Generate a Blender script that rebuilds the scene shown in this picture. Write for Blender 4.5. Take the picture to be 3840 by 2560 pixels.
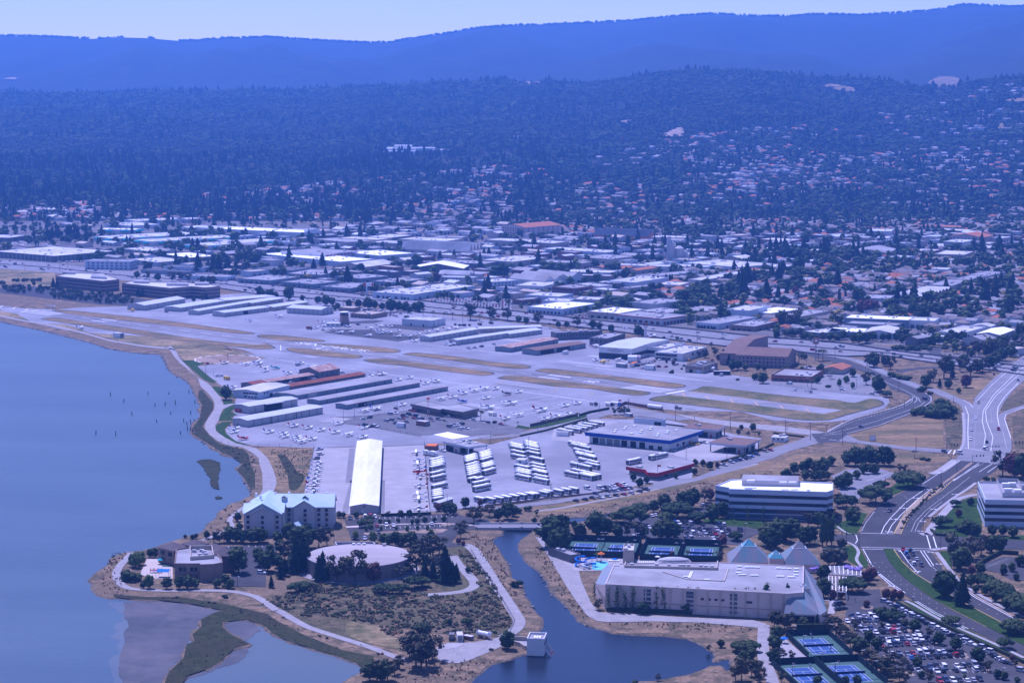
import bpy,bmesh,math,random
import numpy as np
from mathutils import Vector,Matrix,noise as mnoise
from mathutils.geometry import tessellate_polygon
R=random.Random(7)
NP=np.random.default_rng(7)
scene=bpy.context.scene
COL=scene.collection
for o in list(bpy.data.objects):
 bpy.data.objects.remove(o)
 # camera, sky, sun, exposure
CH,CF,CP=235.6,4945.6,math.radians(7.104)
cam_d=bpy.data.cameras.new('camera')
cam_d.sensor_width=36.0
cam_d.lens=36.0*CF/2352
cam_d.clip_start,cam_d.clip_end=5.0,60000.0
cam=bpy.data.objects.new('camera',cam_d)
COL.objects.link(cam)
cam.location=(0,0,CH)
cam.rotation_euler=(math.pi/2-CP,0,0)
scene.camera=cam
SUN_EL,SUN_AZ=math.radians(61),math.radians(-27)
sdir=Vector((math.sin(SUN_AZ)*math.cos(SUN_EL),math.cos(SUN_AZ)*math.cos(SUN_EL),math.sin(SUN_EL)))
sun_d=bpy.data.lights.new('sun','SUN')
sun_d.energy=4.3
sun_d.angle=math.radians(0.5)
sun_d.color=(1.0,0.965,0.92)
sun=bpy.data.objects.new('sun',sun_d)
COL.objects.link(sun)
sun.rotation_euler=sdir.to_track_quat('Z','Y').to_euler()
sun.location=(0,0,2000)
world=bpy.data.worlds.new('World')
scene.world=world
world.use_nodes=True
wn=world.node_tree
wn.nodes.clear()
sky=wn.nodes.new('ShaderNodeTexSky')
sky.sky_type='NISHITA'
sky.sun_disc=False
sky.sun_elevation=SUN_EL
sky.sun_rotation=SUN_AZ
sky.altitude=200
sky.air_density=1.0
sky.dust_density=0.0
sky.ozone_density=2.5
bg=wn.nodes.new('ShaderNodeBackground')
bg.inputs[1].default_value=0.09
wo=wn.nodes.new('ShaderNodeOutputWorld')
wn.links.new(sky.outputs[0],bg.inputs[0])
wn.links.new(bg.outputs[0],wo.inputs[0])
vs=scene.view_settings
vs.view_transform='Standard'
vs.look='None'
vs.gamma=1.0
vs.use_curve_mapping=False
vs.exposure=0.42
vs.use_white_balance=True
vs.white_balance_temperature=5050
vs.white_balance_tint=50
scene.render.engine='CYCLES'
cy=scene.cycles
cy.max_bounces,cy.diffuse_bounces,cy.glossy_bounces=4,2,2
cy.transmission_bounces,cy.volume_bounces,cy.transparent_max_bounces=2,1,4
cy.use_denoising=True
cy.caustics_reflective=cy.caustics_refractive=False
HAZE_D,HAZE_C,HAZE_G=0.00007,(0.17,0.42,1.0),0.3
# picture rows to places on the ground
CR={'a':(0,700,2.45),'b':(960,700,2.45),'c':(1920,700,2.45),'d':(2880,700,2.45),'e':(640,1300,2.94),'f':(1400,1300,2.94),'g':(2100,1300,2.94),'h':(2900,1300,2.502),'i':(320,1800,2.94),'j':(1100,1800,2.6133),'k':(2000,1750,2.6133),'l':(2900,1750,2.502),'m':(2900,2160,3.92),'n':(2080,1980,3.675),'o':(3240,2160,3.92),'p':(300,2160,2.13818),'q':(1300,2260,2.6133),'r':(2100,2260,2.6133),'P':(0,0,0.6125),'t':(0,0,1.8375),'u':(1280,0,1.8375),'v':(2560,0,1.8375),'z':(2220,1240,4.704),'y':(1580,1640,3.36),'x':(1400,1640,5.2278),'w':(1100,1900,6.5333),'V':(2640,1760,3.734)}
CPs,CPc=math.sin(CP),math.cos(CP)
def pix(c,u,v):
 a,b,s=CR[c]
 return(a+u/s)*0.6125,(b+v/s)*0.6125
def rayd(c,u,v):
 x,y=pix(c,u,v)
 x-=1176
 y=784-y
 return x,CF*CPc+y*CPs,-CF*CPs+y*CPc
def G(c,u,v,z=0.0):
 x,y,w=rayd(c,u,v)
 t=(z-CH)/w
 return Vector((x*t,y*t,z))
def px_of(p):
 """picture column (2352 wide) of a place"""
 yc=p[1]*CPc-(p[2]-CH)*CPs
 return 1176+CF*p[0]/yc
def lerp(xs,ys,x):
 return float(np.interp(x,xs,ys))
RX=[-400,0,90,160,230,290,350,430,520,620,700,780,850,900,960,1040,1100,1180,1260,1350,1450,1560,1640,1720,1810,1870,1960,2050,2120,2200,2240,2300,2352,2800]
RY=[90,85,86,89,92,88,90,97,91,88,94,98,101,100,89,78,67,62,60,56,51,40,35,41,42,36,39,34,30,16,16,20,18,20]
KX=[-400,0,300,600,860,1000,1200,1350,1450,1560,1700,1800,1900,2000,2100,2200,2352,2800]
KY=[222,220,216,213,204,196,190,194,184,169,167,176,184,190,206,200,178,170]
KD=[7800,7700,7600,7500,7300,7200,7000,6900,6700,6500,6500,6500,6600,6500,6300,6200,5800,5600]
RD=11800.0
def terr(X,Y):
 """height of the land, numpy arrays"""
 X=np.asarray(X,float)
 Y=np.asarray(Y,float)
 sx=1176+CF*X/np.maximum(Y,500)
 D=Y
 dc=np.interp(sx,KX,KD)
 zc=CH-(np.interp(sx,KX,KY)-168)*dc/CF
 n1=np.sin(X/310+1.3*np.sin(Y/520))*np.sin(Y/290+X/900)+.6*np.sin(X/130+Y/210)*np.sin(Y/150-X/260+1)
 n2=np.sin(X/620+1.1*np.sin(Y/700)+2)*np.cos(Y/800)+.5*np.sin(X/240+Y/500)+.3*np.sin(X/110-Y/300+2)
 wv=.9*np.sin(X/700+Y/1300)+.5*np.sin(X/310+Y/450)
 n3=.5-np.abs(np.sin(X/330+wv))*(.6+.4*np.sin(Y/520+X/800))+.35*(.5-np.abs(np.sin(X/140+1.7*wv+Y/900)))
 a=np.clip((D-3450)/(dc-3450),0,None)
 rise=np.minimum(a,1)**1.45*zc+n1*9*np.clip(a,0,1)*np.clip((1.02-a)*4,0,1)
 back=np.clip((D-dc)/1300,0,1)
 rise=np.where(D>dc,zc*(1-.55*back*back*(3-2*back)),rise)
 zr=CH-(np.interp(sx,RX,RY)-168)*RD/CF
 b=np.clip((D-dc-700)/(RD-dc-700),0,1)
 bb=b**.8
 z=np.where(D>dc,np.maximum(rise,0)*(1-bb)+zr*bb+(n2*34+n3*70)*np.clip(4*b*(1-b),0,1),rise)
 z=np.where(D>RD,zr*np.clip(1-(D-RD)/2500,0,1),z)
 return z
def T(c,u,v):
 """where the line of sight meets the terrain"""
 d=np.array(rayd(c,u,v))
 t=np.linspace(2600,11500,3600)/d[1]
 z=CH+d[2]*t
 k=np.argmax(z<=terr(d[0]*t,d[1]*t))
 k=k if k else len(t)-1
 return Vector((d[0]*t[k],d[1]*t[k],float(terr(d[0]*t[k],d[1]*t[k]))))
 # materials
def mat(name,c1,c2=None,scale=.2,rough=.85,detail=5,lo=.35,hi=.65,bump=0.,rnd=0.,metal=0.,spec=.04,coord='pos',c3=None,scale3=.02,stretch=None,fine=0.):
 m=bpy.data.materials.new(name)
 m.use_nodes=True
 t=m.node_tree
 n=t.nodes
 l=t.links
 p=n['Principled BSDF']
 p.inputs['Roughness'].default_value=rough
 p.inputs['Metallic'].default_value=metal
 p.inputs['Specular IOR Level'].default_value=spec
 out=None
 if c2 is None and not rnd:
  p.inputs['Base Color'].default_value=(*c1,1)
 else:
  if coord=='pos':
   src=n.new('ShaderNodeNewGeometry').outputs['Position']
  else:
   src=n.new('ShaderNodeTexCoord').outputs['Object']
  if stretch:
   mp=n.new('ShaderNodeMapping')
   mp.inputs['Rotation'].default_value=(0,0,stretch[1])
   mp.inputs['Scale'].default_value=stretch[0]
   l.new(src,mp.inputs['Vector'])
   src=mp.outputs[0]
  def nz(sc):
   x=n.new('ShaderNodeTexNoise')
   x.inputs['Scale'].default_value=sc
   x.inputs['Detail'].default_value=detail
   x.inputs['Roughness'].default_value=.62
   l.new(src,x.inputs['Vector'])
   return x.outputs[0]
  def mixn(f,a,b,lo_,hi_):
   mr=n.new('ShaderNodeMapRange')
   mr.inputs[1].default_value,mr.inputs[2].default_value=lo_,hi_
   l.new(f,mr.inputs[0])
   mx=n.new('ShaderNodeMix')
   mx.data_type='RGBA'
   l.new(mr.outputs[0],mx.inputs['Factor'])
   for k,s in(('A',a),('B',b)):
    sock=[q for q in mx.inputs if q.name==k and q.type=='RGBA'][0]
    if isinstance(s,tuple):
     sock.default_value=(*s,1)
    else:
     l.new(s,sock)
   return[q for q in mx.outputs if q.type=='RGBA'][0]
  col=c1
  if c2 is not None:
   f=nz(scale)
   col=mixn(f,c1,c2,lo,hi)
   if c3 is not None:
    col=mixn(nz(scale3),col,c3,.42,.62)
   if fine:
    fm=n.new('ShaderNodeMapRange')
    fm.inputs[1].default_value,fm.inputs[2].default_value=.3,.7
    fm.inputs[3].default_value,fm.inputs[4].default_value=1-fine,1+fine
    l.new(nz(scale*5),fm.inputs[0])
    hv=n.new('ShaderNodeHueSaturation')
    l.new(fm.outputs[0],hv.inputs['Value'])
    l.new(col,hv.inputs['Color'])
    col=hv.outputs[0]
   if bump:
    b=n.new('ShaderNodeBump')
    b.inputs['Strength'].default_value=bump
    b.inputs['Distance'].default_value=1.0
    l.new(f,b.inputs['Height'])
    l.new(b.outputs[0],p.inputs['Normal'])
  if rnd:
   oi=n.new('ShaderNodeObjectInfo')
   hs=n.new('ShaderNodeHueSaturation')
   mr=n.new('ShaderNodeMapRange')
   mr.inputs[3].default_value,mr.inputs[4].default_value=1-rnd,1+rnd
   l.new(oi.outputs['Random'],mr.inputs[0])
   l.new(mr.outputs[0],hs.inputs['Value'])
   mh=n.new('ShaderNodeMapRange')
   mh.inputs[3].default_value,mh.inputs[4].default_value=.5+rnd*.09,.5-rnd*.09
   l.new(oi.outputs['Random'],mh.inputs[0])
   l.new(mh.outputs[0],hs.inputs['Hue'])
   if isinstance(col,tuple):
    hs.inputs['Color'].default_value=(*col,1)
   else:
    l.new(col,hs.inputs['Color'])
   col=hs.outputs[0]
  if isinstance(col,tuple):
   p.inputs['Base Color'].default_value=(*col,1)
  else:
   l.new(col,p.inputs['Base Color'])
 m.diffuse_color=(*c1,1)
 return m
M={}
def D(name,*a,**k):
 M[name]=mat(name,*a,**k)
g=lambda v:(v,v,v)
D('land',(.215,.15,.085),(.075,.066,.035),scale=.12,c3=(.14,.105,.06),scale3=.02,lo=.42,hi=.58,fine=.45)
D('land_town',(.105,.10,.095),(.16,.145,.125),scale=.02)
D('terrain',(.012,.018,.008),(.026,.029,.014),scale=.012,fine=.5,c3=(.022,.027,.012),scale3=.0016)
D('asphalt',g(.055),g(.075),scale=.08,rough=.9)
D('asphalt_dark',g(.050),g(.066),scale=.06,rough=.9)
D('asphalt_pale',(.17,.167,.17),(.21,.207,.208),scale=.05,rough=.9)
D('apron',(.225,.225,.235),(.275,.275,.285),scale=.035,rough=.9,fine=.06,c3=(.185,.185,.195),scale3=.012)
D('concrete',(.27,.26,.25),(.33,.315,.30),scale=.08,rough=.9)
D('runway',(.17,.168,.172),(.215,.212,.215),scale=.02,rough=.9,stretch=((.25,2.2,1),0))
D('gravel',(.23,.22,.21),(.29,.275,.255),scale=.15,fine=.15)
D('dirt',(.25,.185,.125),(.17,.125,.085),scale=.09,fine=.3,c3=(.30,.235,.17),scale3=.02)
D('dry_grass',(.27,.18,.085),(.15,.11,.052),scale=.14,c3=(.105,.092,.042),scale3=.03,stretch=((.5,1.6,1),0),lo=.4,hi=.6,fine=.4)
D('dry_green',(.17,.13,.06),(.06,.075,.026),scale=.06,fine=.4,c3=(.27,.20,.10),scale3=.025)
D('lawn',(.016,.044,.005),(.032,.066,.009),scale=.2,fine=.25)
D('marsh',(.022,.030,.009),(.046,.050,.018),scale=.12,fine=.4,c3=(.036,.036,.016),scale3=.03,bump=.4)
D('scrub_ground',(.15,.11,.06),(.045,.048,.022),scale=.14,lo=.42,hi=.58,fine=.45,c3=(.085,.078,.036),scale3=.03)
D('mudflat',(.082,.084,.090),(.115,.106,.100),scale=.03,rough=.55,c3=(.062,.068,.07),scale3=.025,fine=.15)
D('white_paint',(.72,.72,.70),(.58,.58,.57),scale=.2)
D('yellow_paint',(.62,.42,.07),(.5,.36,.1),scale=.3)
D('red_paint',(.45,.05,.04))
D('white',(.78,.78,.77),(.70,.70,.69),scale=.15,rough=.6)
D('roof_white',(.53,.525,.515),(.45,.445,.435),scale=.09,c3=(.36,.355,.345),scale3=.04)
D('roof_pale',(.32,.315,.31),(.26,.258,.255),scale=.08,c3=(.215,.21,.205),scale3=.03)
D('roof_grey',(.26,.255,.25),(.33,.325,.32),scale=.08,c3=(.22,.215,.21),scale3=.03)
D('roof_dark',(.10,.10,.10),(.145,.14,.14),scale=.1)
D('roof_metal',(.42,.445,.475),(.48,.50,.52),scale=.08,rough=.45)
D('roof_tan',(.42,.36,.28),(.34,.29,.23),scale=.1)
D('roof_rust',(.17,.055,.032),(.24,.095,.055),scale=.25)
D('roof_mottle',(.42,.34,.29),(.24,.11,.07),scale=.25,detail=8)
D('roof_tile',(.30,.115,.06),(.37,.15,.08),scale=.4)
D('roof_brown',(.15,.10,.078),(.19,.13,.10),scale=.3)
D('roof_plum',(.085,.072,.07),(.115,.097,.09),scale=.3)
D('wall_mauve',(.27,.20,.17),(.31,.235,.20),scale=.3)
D('roof_sheet',(.68,.675,.66),(.57,.565,.55),scale=.12,stretch=((1,.12,1),0),fine=.06)
D('copper',(.12,.215,.24),(.22,.20,.21),scale=.09,rough=.6,detail=8,stretch=((2.5,.5,.3),.0))
D('roof_teal',(.36,.50,.53),(.44,.56,.58),scale=.1,rough=.4)
D('teal',(.02,.33,.36))
D('wall_white',(.66,.655,.64),(.60,.595,.58),scale=.15)
D('wall_grey',(.42,.41,.40),(.47,.46,.45),scale=.15)
D('wall_dark',(.14,.135,.13),(.17,.165,.16),scale=.2)
D('wall_blue',(.44,.50,.56),(.49,.545,.60),scale=.2)
D('wall_tan',(.40,.345,.28),(.45,.39,.32),scale=.2)
D('wall_brown',(.23,.165,.12),(.27,.20,.15),scale=.2)
D('wall_pink',(.52,.42,.365),(.57,.47,.41),scale=.2)
D('wall_brick',(.21,.10,.075),(.25,.125,.095),scale=.3)
D('wall_slate',(.20,.235,.255),(.23,.265,.285),scale=.2)
D('metal_wall',(.44,.43,.415),(.40,.39,.38),scale=.5,rough=.5,stretch=((1,1,.1),0))
D('tank_wall',(.22,.185,.16),(.16,.135,.12),scale=.15,stretch=((1,1,.15),0))
D('tank_roof',(.33,.295,.275),(.25,.225,.21),scale=.06,c3=(.38,.35,.32),scale3=.02,stretch=((.25,1.2,1),0))
D('glass',(.018,.022,.028),rough=.12,spec=.6)
D('glass_blue',(.04,.075,.11),rough=.08,spec=.8)
D('glass_teal',(.10,.30,.33),rough=.15,spec=.6)
D('dark',g(.018),rough=.6)
D('door_dark',g(.045),rough=.7)
D('door_grey',g(.22),rough=.6)
D('unit',g(.42),g(.5),scale=1.5,rough=.6)
D('steel',g(.30),rough=.5)
D('pole',g(.10),rough=.6)
D('wood',(.12,.085,.06),(.16,.115,.08),scale=1.)
D('blue_trim',(.03,.08,.34))
D('red_trim',(.36,.018,.02))
D('pale_trim',(.44,.51,.62))
D('orange',(.62,.16,.03))
D('yellow',(.66,.42,.03))
D('blue',(.03,.16,.55))
D('court_blue',(.04,.085,.20),(.046,.095,.215),scale=.3)
D('court_green',(.055,.115,.09),(.065,.125,.10),scale=.3)
D('screen',(.018,.032,.036),rough=.9)
D('asphalt_mid',(.105,.104,.106),(.14,.138,.14),scale=.06,fine=.1)
D('net',(.03,.065,.16),rough=.9)
D('hedge',(.022,.035,.014),(.05,.06,.025),scale=.8,bump=.6)
D('rock',(.30,.265,.235),(.16,.14,.125),scale=.5)
D('rubber',g(.02),rough=.9)
D('skin',(.42,.27,.2))
D('lilac',(.30,.22,.50),(.2,.15,.35),scale=.6)
D('trunk',(.085,.065,.05),(.13,.10,.08),scale=1.5)
D('leaf',(.040,.066,.018),(.085,.118,.034),scale=.45,coord='obj',rnd=.38,rough=.75)
D('leaf_dark',(.026,.045,.016),(.058,.084,.030),scale=.4,coord='obj',rnd=.3,rough=.75)
D('leaf_grey',(.048,.056,.032),(.085,.088,.052),scale=.5,coord='obj',rnd=.3,rough=.75)
D('leaf_bright',(.055,.095,.022),(.10,.15,.04),scale=.4,coord='obj',rnd=.3,rough=.7)
D('leaf_yellow',(.16,.15,.025),(.22,.19,.04),scale=.4,coord='obj',rnd=.25,rough=.7)
D('leaf_red',(.075,.035,.028),(.11,.05,.04),scale=.4,coord='obj',rnd=.25,rough=.7)
D('leaf_olive',(.050,.054,.028),(.092,.088,.048),scale=.4,coord='obj',rnd=.3,rough=.75)
D('needle',(.014,.028,.013),(.034,.054,.026),scale=.5,coord='obj',rnd=.3,rough=.8)
D('scrub',(.06,.07,.03),(.12,.105,.052),scale=.6,coord='obj',rnd=.45,rough=.8)
D('tuft',(.30,.205,.10),(.21,.15,.075),scale=.6,coord='obj',rnd=.3,rough=.9)
def water_mat(name,col,rough,sc,bump,col2=None,spec=.5):
 m=mat(name,col,col2 or tuple(c*1.12 for c in col),scale=.009,stretch=((.5,1.4,1),.5),rough=rough,spec=spec,detail=3)
 t=m.node_tree
 p=t.nodes['Principled BSDF']
 x=t.nodes.new('ShaderNodeTexNoise')
 x.inputs['Scale'].default_value=sc
 x.inputs['Detail'].default_value=3
 mp=t.nodes.new('ShaderNodeMapping')
 mp.inputs['Scale'].default_value=(.35,1.3,1)
 mp.inputs['Rotation'].default_value=(0,0,.25)
 gq=t.nodes.new('ShaderNodeNewGeometry')
 t.links.new(gq.outputs['Position'],mp.inputs[0])
 t.links.new(mp.outputs[0],x.inputs[0])
 b=t.nodes.new('ShaderNodeBump')
 b.inputs['Strength'].default_value=bump
 b.inputs['Distance'].default_value=.5
 t.links.new(x.outputs[0],b.inputs['Height'])
 t.links.new(b.outputs[0],p.inputs['Normal'])
 return m
M['bay']=water_mat('bay',(.020,.054,.072),.42,.3,.5,(.033,.071,.087),.38)
M['slough']=water_mat('slough',(.004,.008,.012),.26,.4,.15,None,.22)
M['lagoon']=water_mat('lagoon',(.050,.080,.085),.4,.4,.2,(.068,.092,.09),.3)
# mesh helpers
class MB:
 def __init__(s):
  s.v,s.f,s.m,s.mats=[],[],[],[]
 def mi(s,m):
  m=M[m]if isinstance(m,str)else m
  if m not in s.mats:
   s.mats.append(m)
  return s.mats.index(m)
 def face(s,pts,m):
  k=len(s.v)
  s.v+=[tuple(p)for p in pts]
  s.f.append(tuple(range(k,k+len(pts))))
  s.m.append(s.mi(m))
 def box(s,c,d,m,rz=0.,taper=1.,tx=None):
  cx,cy_,cz=c
  x,y,z=d[0]/2,d[1]/2,d[2]/2
  k=len(s.v)
  co,si=math.cos(rz),math.sin(rz)
  for zz,q in((-z,1.),(z,taper)):
   for a,b in((-x,-y),(x,-y),(x,y),(-x,y)):
    qx=q if tx is None or q==1.else tx
    a,b=a*qx,b*q
    s.v.append((cx+a*co-b*si,cy_+a*si+b*co,cz+zz))
  i=s.mi(m)
  for f in((0,3,2,1),(4,5,6,7),(0,1,5,4),(1,2,6,5),(2,3,7,6),(3,0,4,7)):
   s.f.append(tuple(k+j for j in f))
   s.m.append(i)
 def prism(s,pts,z0,z1,m,top=True,mt=None):
  n=len(pts)
  ar=sum(pts[i][0]*pts[(i+1)%n][1]-pts[(i+1)%n][0]*pts[i][1]for i in range(n))
  if ar<0:
   pts=pts[::-1]
  k=len(s.v)
  s.v+=[(p[0],p[1],z0)for p in pts]+[(p[0],p[1],z1)for p in pts]
  i=s.mi(m)
  for j in range(n):
   q=(j+1)%n
   s.f.append((k+j,k+q,k+n+q,k+n+j))
   s.m.append(i)
  if top:
   s.flat(pts,z1,mt or m)
 def flat(s,pts,z,m):
  pts=[Vector((p[0],p[1],0))for p in pts]
  k=len(s.v)
  s.v+=[(p.x,p.y,z)for p in pts]
  i=s.mi(m)
  for t in tessellate_polygon([pts]):
   a,b,c=(pts[q]for q in t)
   if(b-a).cross(c-a).z<0:
    t=t[::-1]
   s.f.append(tuple(k+q for q in t))
   s.m.append(i)
 def tube(s,a,b,r0,r1,m,n=8,caps=True):
  a,b=Vector(a),Vector(b)
  d=(b-a).normalized()
  x=d.orthogonal().normalized()
  y=d.cross(x)
  k=len(s.v)
  for p,r in((a,r0),(b,r1)):
   for j in range(n):
    t=2*math.pi*j/n
    s.v.append(tuple(p+(x*math.cos(t)+y*math.sin(t))*r))
  i=s.mi(m)
  for j in range(n):
   q=(j+1)%n
   s.f.append((k+j,k+q,k+n+q,k+n+j))
   s.m.append(i)
  if caps:
   s.f+=[tuple(k+j for j in reversed(range(n))),tuple(k+n+j for j in range(n))]
   s.m+=[i,i]
 def loft(s,rings,m,caps=True):
  n=len(rings[0])
  k=len(s.v)
  for r in rings:
   s.v+=[tuple(p)for p in r]
  i=s.mi(m)
  for a in range(len(rings)-1):
   for j in range(n):
    q=(j+1)%n
    s.f.append((k+a*n+j,k+a*n+q,k+(a+1)*n+q,k+(a+1)*n+j))
    s.m.append(i)
  if caps:
   e=k+(len(rings)-1)*n
   s.f+=[tuple(k+j for j in reversed(range(n))),tuple(e+j for j in range(n))]
   s.m+=[i,i]
 def mesh(s,name):
  me=bpy.data.meshes.new(name)
  me.from_pydata(s.v,[],s.f)
  for m in s.mats:
   me.materials.append(m)
  if len(s.mats)>1:
   me.polygons.foreach_set('material_index',s.m)
  me.update()
  return me
 def obj(s,name,parent=None,**k):
  return put(name,s.mesh(name),parent,**k)
def put(name,me,parent=None,loc=None,rz=0.,scale=None):
 o=bpy.data.objects.new(name,me)
 COL.objects.link(o)
 if parent is not None:
  o.parent=parent
 if loc is not None:
  o.location=loc
 if rz:
  o.rotation_euler=(0,0,rz)
 if scale is not None:
  o.scale=scale if not isinstance(scale,(int,float))else(scale,)*3
 return o
def tag(o,label=None,cat=None,group=None,kind=None):
 for k,v in(('label',label),('category',cat),('group',group),('kind',kind)):
  if v:
   o[k]=v
 return o
def root(name,loc,label,cat,group=None,rz=0.):
 return tag(put(name,None,None,loc,rz),label,cat,group)
_ub={}
def ubox(m):
 if m not in _ub:
  b=MB()
  b.box((0,0,0),(1,1,1),m)
  _ub[m]=b.mesh('block_'+m)
 return _ub[m]
def block(name,parent,m,c,d,rz=0.):
 return put(name,ubox(m),parent,c,rz,d)
def copy_tree(o,parent=None):
 c=o.copy()
 COL.objects.link(c)
 c.parent=parent
 for ch in o.children:
  copy_tree(ch,c)
 return c
def smooth(pts,n=4):
 """Catmull-Rom through 2D/3D points"""
 pts=[Vector(p)for p in pts]
 out=[]
 for i in range(len(pts)-1):
  p0,p1,p2,p3=pts[max(i-1,0)],pts[i],pts[i+1],pts[min(i+2,len(pts)-1)]
  for j in range(n):
   t=j/n
   out.append(.5*((2*p1)+(p2-p0)*t+(2*p0-5*p1+4*p2-p3)*t*t+(3*p1-p0-3*p2+p3)*t**3))
 out.append(pts[-1])
 return out
def L(c,s,z=0.):
 """'u v, u v, ...' in one picture region (or 'c:u v' to switch) to ground points"""
 out=[]
 for w in s.split(','):
  w=w.strip()
  if ':' in w:
   c,w=w.split(':')
  u,v=w.split()
  out.append(G(c,float(u),float(v),z))
 return out
SHZ=[0]
def rough(pts,amp,n=3,fr=9.):
 """an outline with natural raggedness"""
 out=[]
 m=len(pts)
 for i in range(m):
  p,q=pts[i],pts[(i+1)%m]
  k=n if(q-p).length<300 else 1
  for j in range(k):
   w=p.lerp(q,j/k)
   if k>1:
    w=w+Vector((mnoise.noise(Vector((w.x/fr,w.y/fr,1)))+.5*mnoise.noise(Vector((w.x/3,w.y/3,5))),1.6*mnoise.noise(Vector((w.x/fr,w.y/fr,9))),0))*amp
   out.append(w)
 return out
def sheet(name,pts,z,m,kind='structure',sm=0,skirt=None):
 if z>0:
  SHZ[0]+=1
  z+=(SHZ[0]%47)*.0011
 if sm:
  pts=smooth(list(pts)+[pts[0]],sm)[:-1]
 b=MB()
 if skirt is not None:
  b.prism(pts,skirt,z,m)
 else:
  b.flat(pts,z,m)
 return tag(b.obj(name),kind=kind)
def ribbon(b,pts,w,z,m,dash=None,sm=0):
 """a strip of width w along pts added to b"""
 if sm:
  pts=smooth(pts,sm)
 pts=[Vector((p[0],p[1]))for p in pts]
 if dash:
  on,off=dash
  acc,seg=0.,[]
  tot=[0.]
  for i in range(len(pts)-1):
   tot.append(tot[-1]+(pts[i+1]-pts[i]).length)
  def at(d):
   k=min(max(int(np.searchsorted(tot,d)-1),0),len(pts)-2)
   return pts[k].lerp(pts[k+1],(d-tot[k])/max(tot[k+1]-tot[k],1e-6))
  d=0.
  while d<tot[-1]-on:
   ribbon(b,[at(d),at(d+on)],w,z,m)
   d+=on+off
  return
 n=len(pts)
 lft,rgt=[],[]
 for i in range(n):
  d=(pts[min(i+1,n-1)]-pts[max(i-1,0)])
  d=Vector((-d.y,d.x)).normalized()*w/2
  lft.append(pts[i]+d)
  rgt.append(pts[i]-d)
 for i in range(n-1):
  q=[rgt[i],rgt[i+1],lft[i+1],lft[i]]
  b.face([(p.x,p.y,z)for p in q],m)
def band(pts,z):
 """(region,u,v_top,v_bottom) rows to a polygon"""
 return[G(c,u,a,z)for c,u,a,_ in pts]+[G(c,u,b_,z)for c,u,_,b_ in reversed(pts)]
def scatter(name,meshes,P,S,A,I,kind='stuff'):
 """many small alike things as one object: points that carry copies of the given meshes"""
 me=bpy.data.meshes.new(name)
 me.vertices.add(len(P))
 me.vertices.foreach_set('co',np.asarray(P,np.float32).ravel())
 for nm,ty,arr in(('scl','FLOAT_VECTOR',np.asarray(S,np.float32).ravel()),('ang','FLOAT',np.asarray(A,np.float32)),('idx','INT',np.asarray(I,np.int32))):
  at=me.attributes.new(nm,ty,'POINT')
  at.data.foreach_set('vector' if ty=='FLOAT_VECTOR' else 'value',arr)
 me.update()
 o=put(name,me)
 tag(o,kind=kind)
 src=bpy.data.collections.new(name+'_kinds')
 for k,m in enumerate(meshes):
  src.objects.link(bpy.data.objects.new('%s_%02d'%(name,k),m))
 ng=bpy.data.node_groups.new(name,'GeometryNodeTree')
 ng.interface.new_socket('Geometry',in_out='INPUT',socket_type='NodeSocketGeometry')
 ng.interface.new_socket('Geometry',in_out='OUTPUT',socket_type='NodeSocketGeometry')
 n,l=ng.nodes,ng.links
 gi,go=n.new('NodeGroupInput'),n.new('NodeGroupOutput')
 ci=n.new('GeometryNodeCollectionInfo')
 ci.inputs['Collection'].default_value=src
 ci.inputs['Separate Children'].default_value=True
 ci.inputs['Reset Children'].default_value=True
 io=n.new('GeometryNodeInstanceOnPoints')
 io.inputs['Pick Instance'].default_value=True
 def na(nm,ty):
  q=n.new('GeometryNodeInputNamedAttribute')
  q.data_type=ty
  q.inputs['Name'].default_value=nm
  return[s for s in q.outputs if s.enabled][0]if ty!='INT' else[s for s in q.outputs if s.enabled][0]
 cx=n.new('ShaderNodeCombineXYZ')
 l.new(na('ang','FLOAT'),cx.inputs[2])
 l.new(gi.outputs[0],io.inputs['Points'])
 l.new(ci.outputs[0],io.inputs['Instance'])
 l.new(na('idx','INT'),io.inputs['Instance Index'])
 l.new(cx.outputs[0],io.inputs['Rotation'])
 l.new(na('scl','FLOAT_VECTOR'),io.inputs['Scale'])
 l.new(io.outputs[0],go.inputs[0])
 md=o.modifiers.new('copies','NODES')
 md.node_group=ng
 return o
ORD='leftmost second third fourth fifth sixth seventh eighth ninth tenth eleventh twelfth thirteenth fourteenth fifteenth sixteenth seventeenth eighteenth nineteenth twentieth twenty-first twenty-second twenty-third twenty-fourth twenty-fifth twenty-sixth twenty-seventh twenty-eighth twenty-ninth thirtieth'.split()
def ordl(i,what):
 """'third from the left of the white cars by the pier'"""
 return('leftmost' if i==0 else ORD[i]+' from left')+' of the '+what
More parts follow.
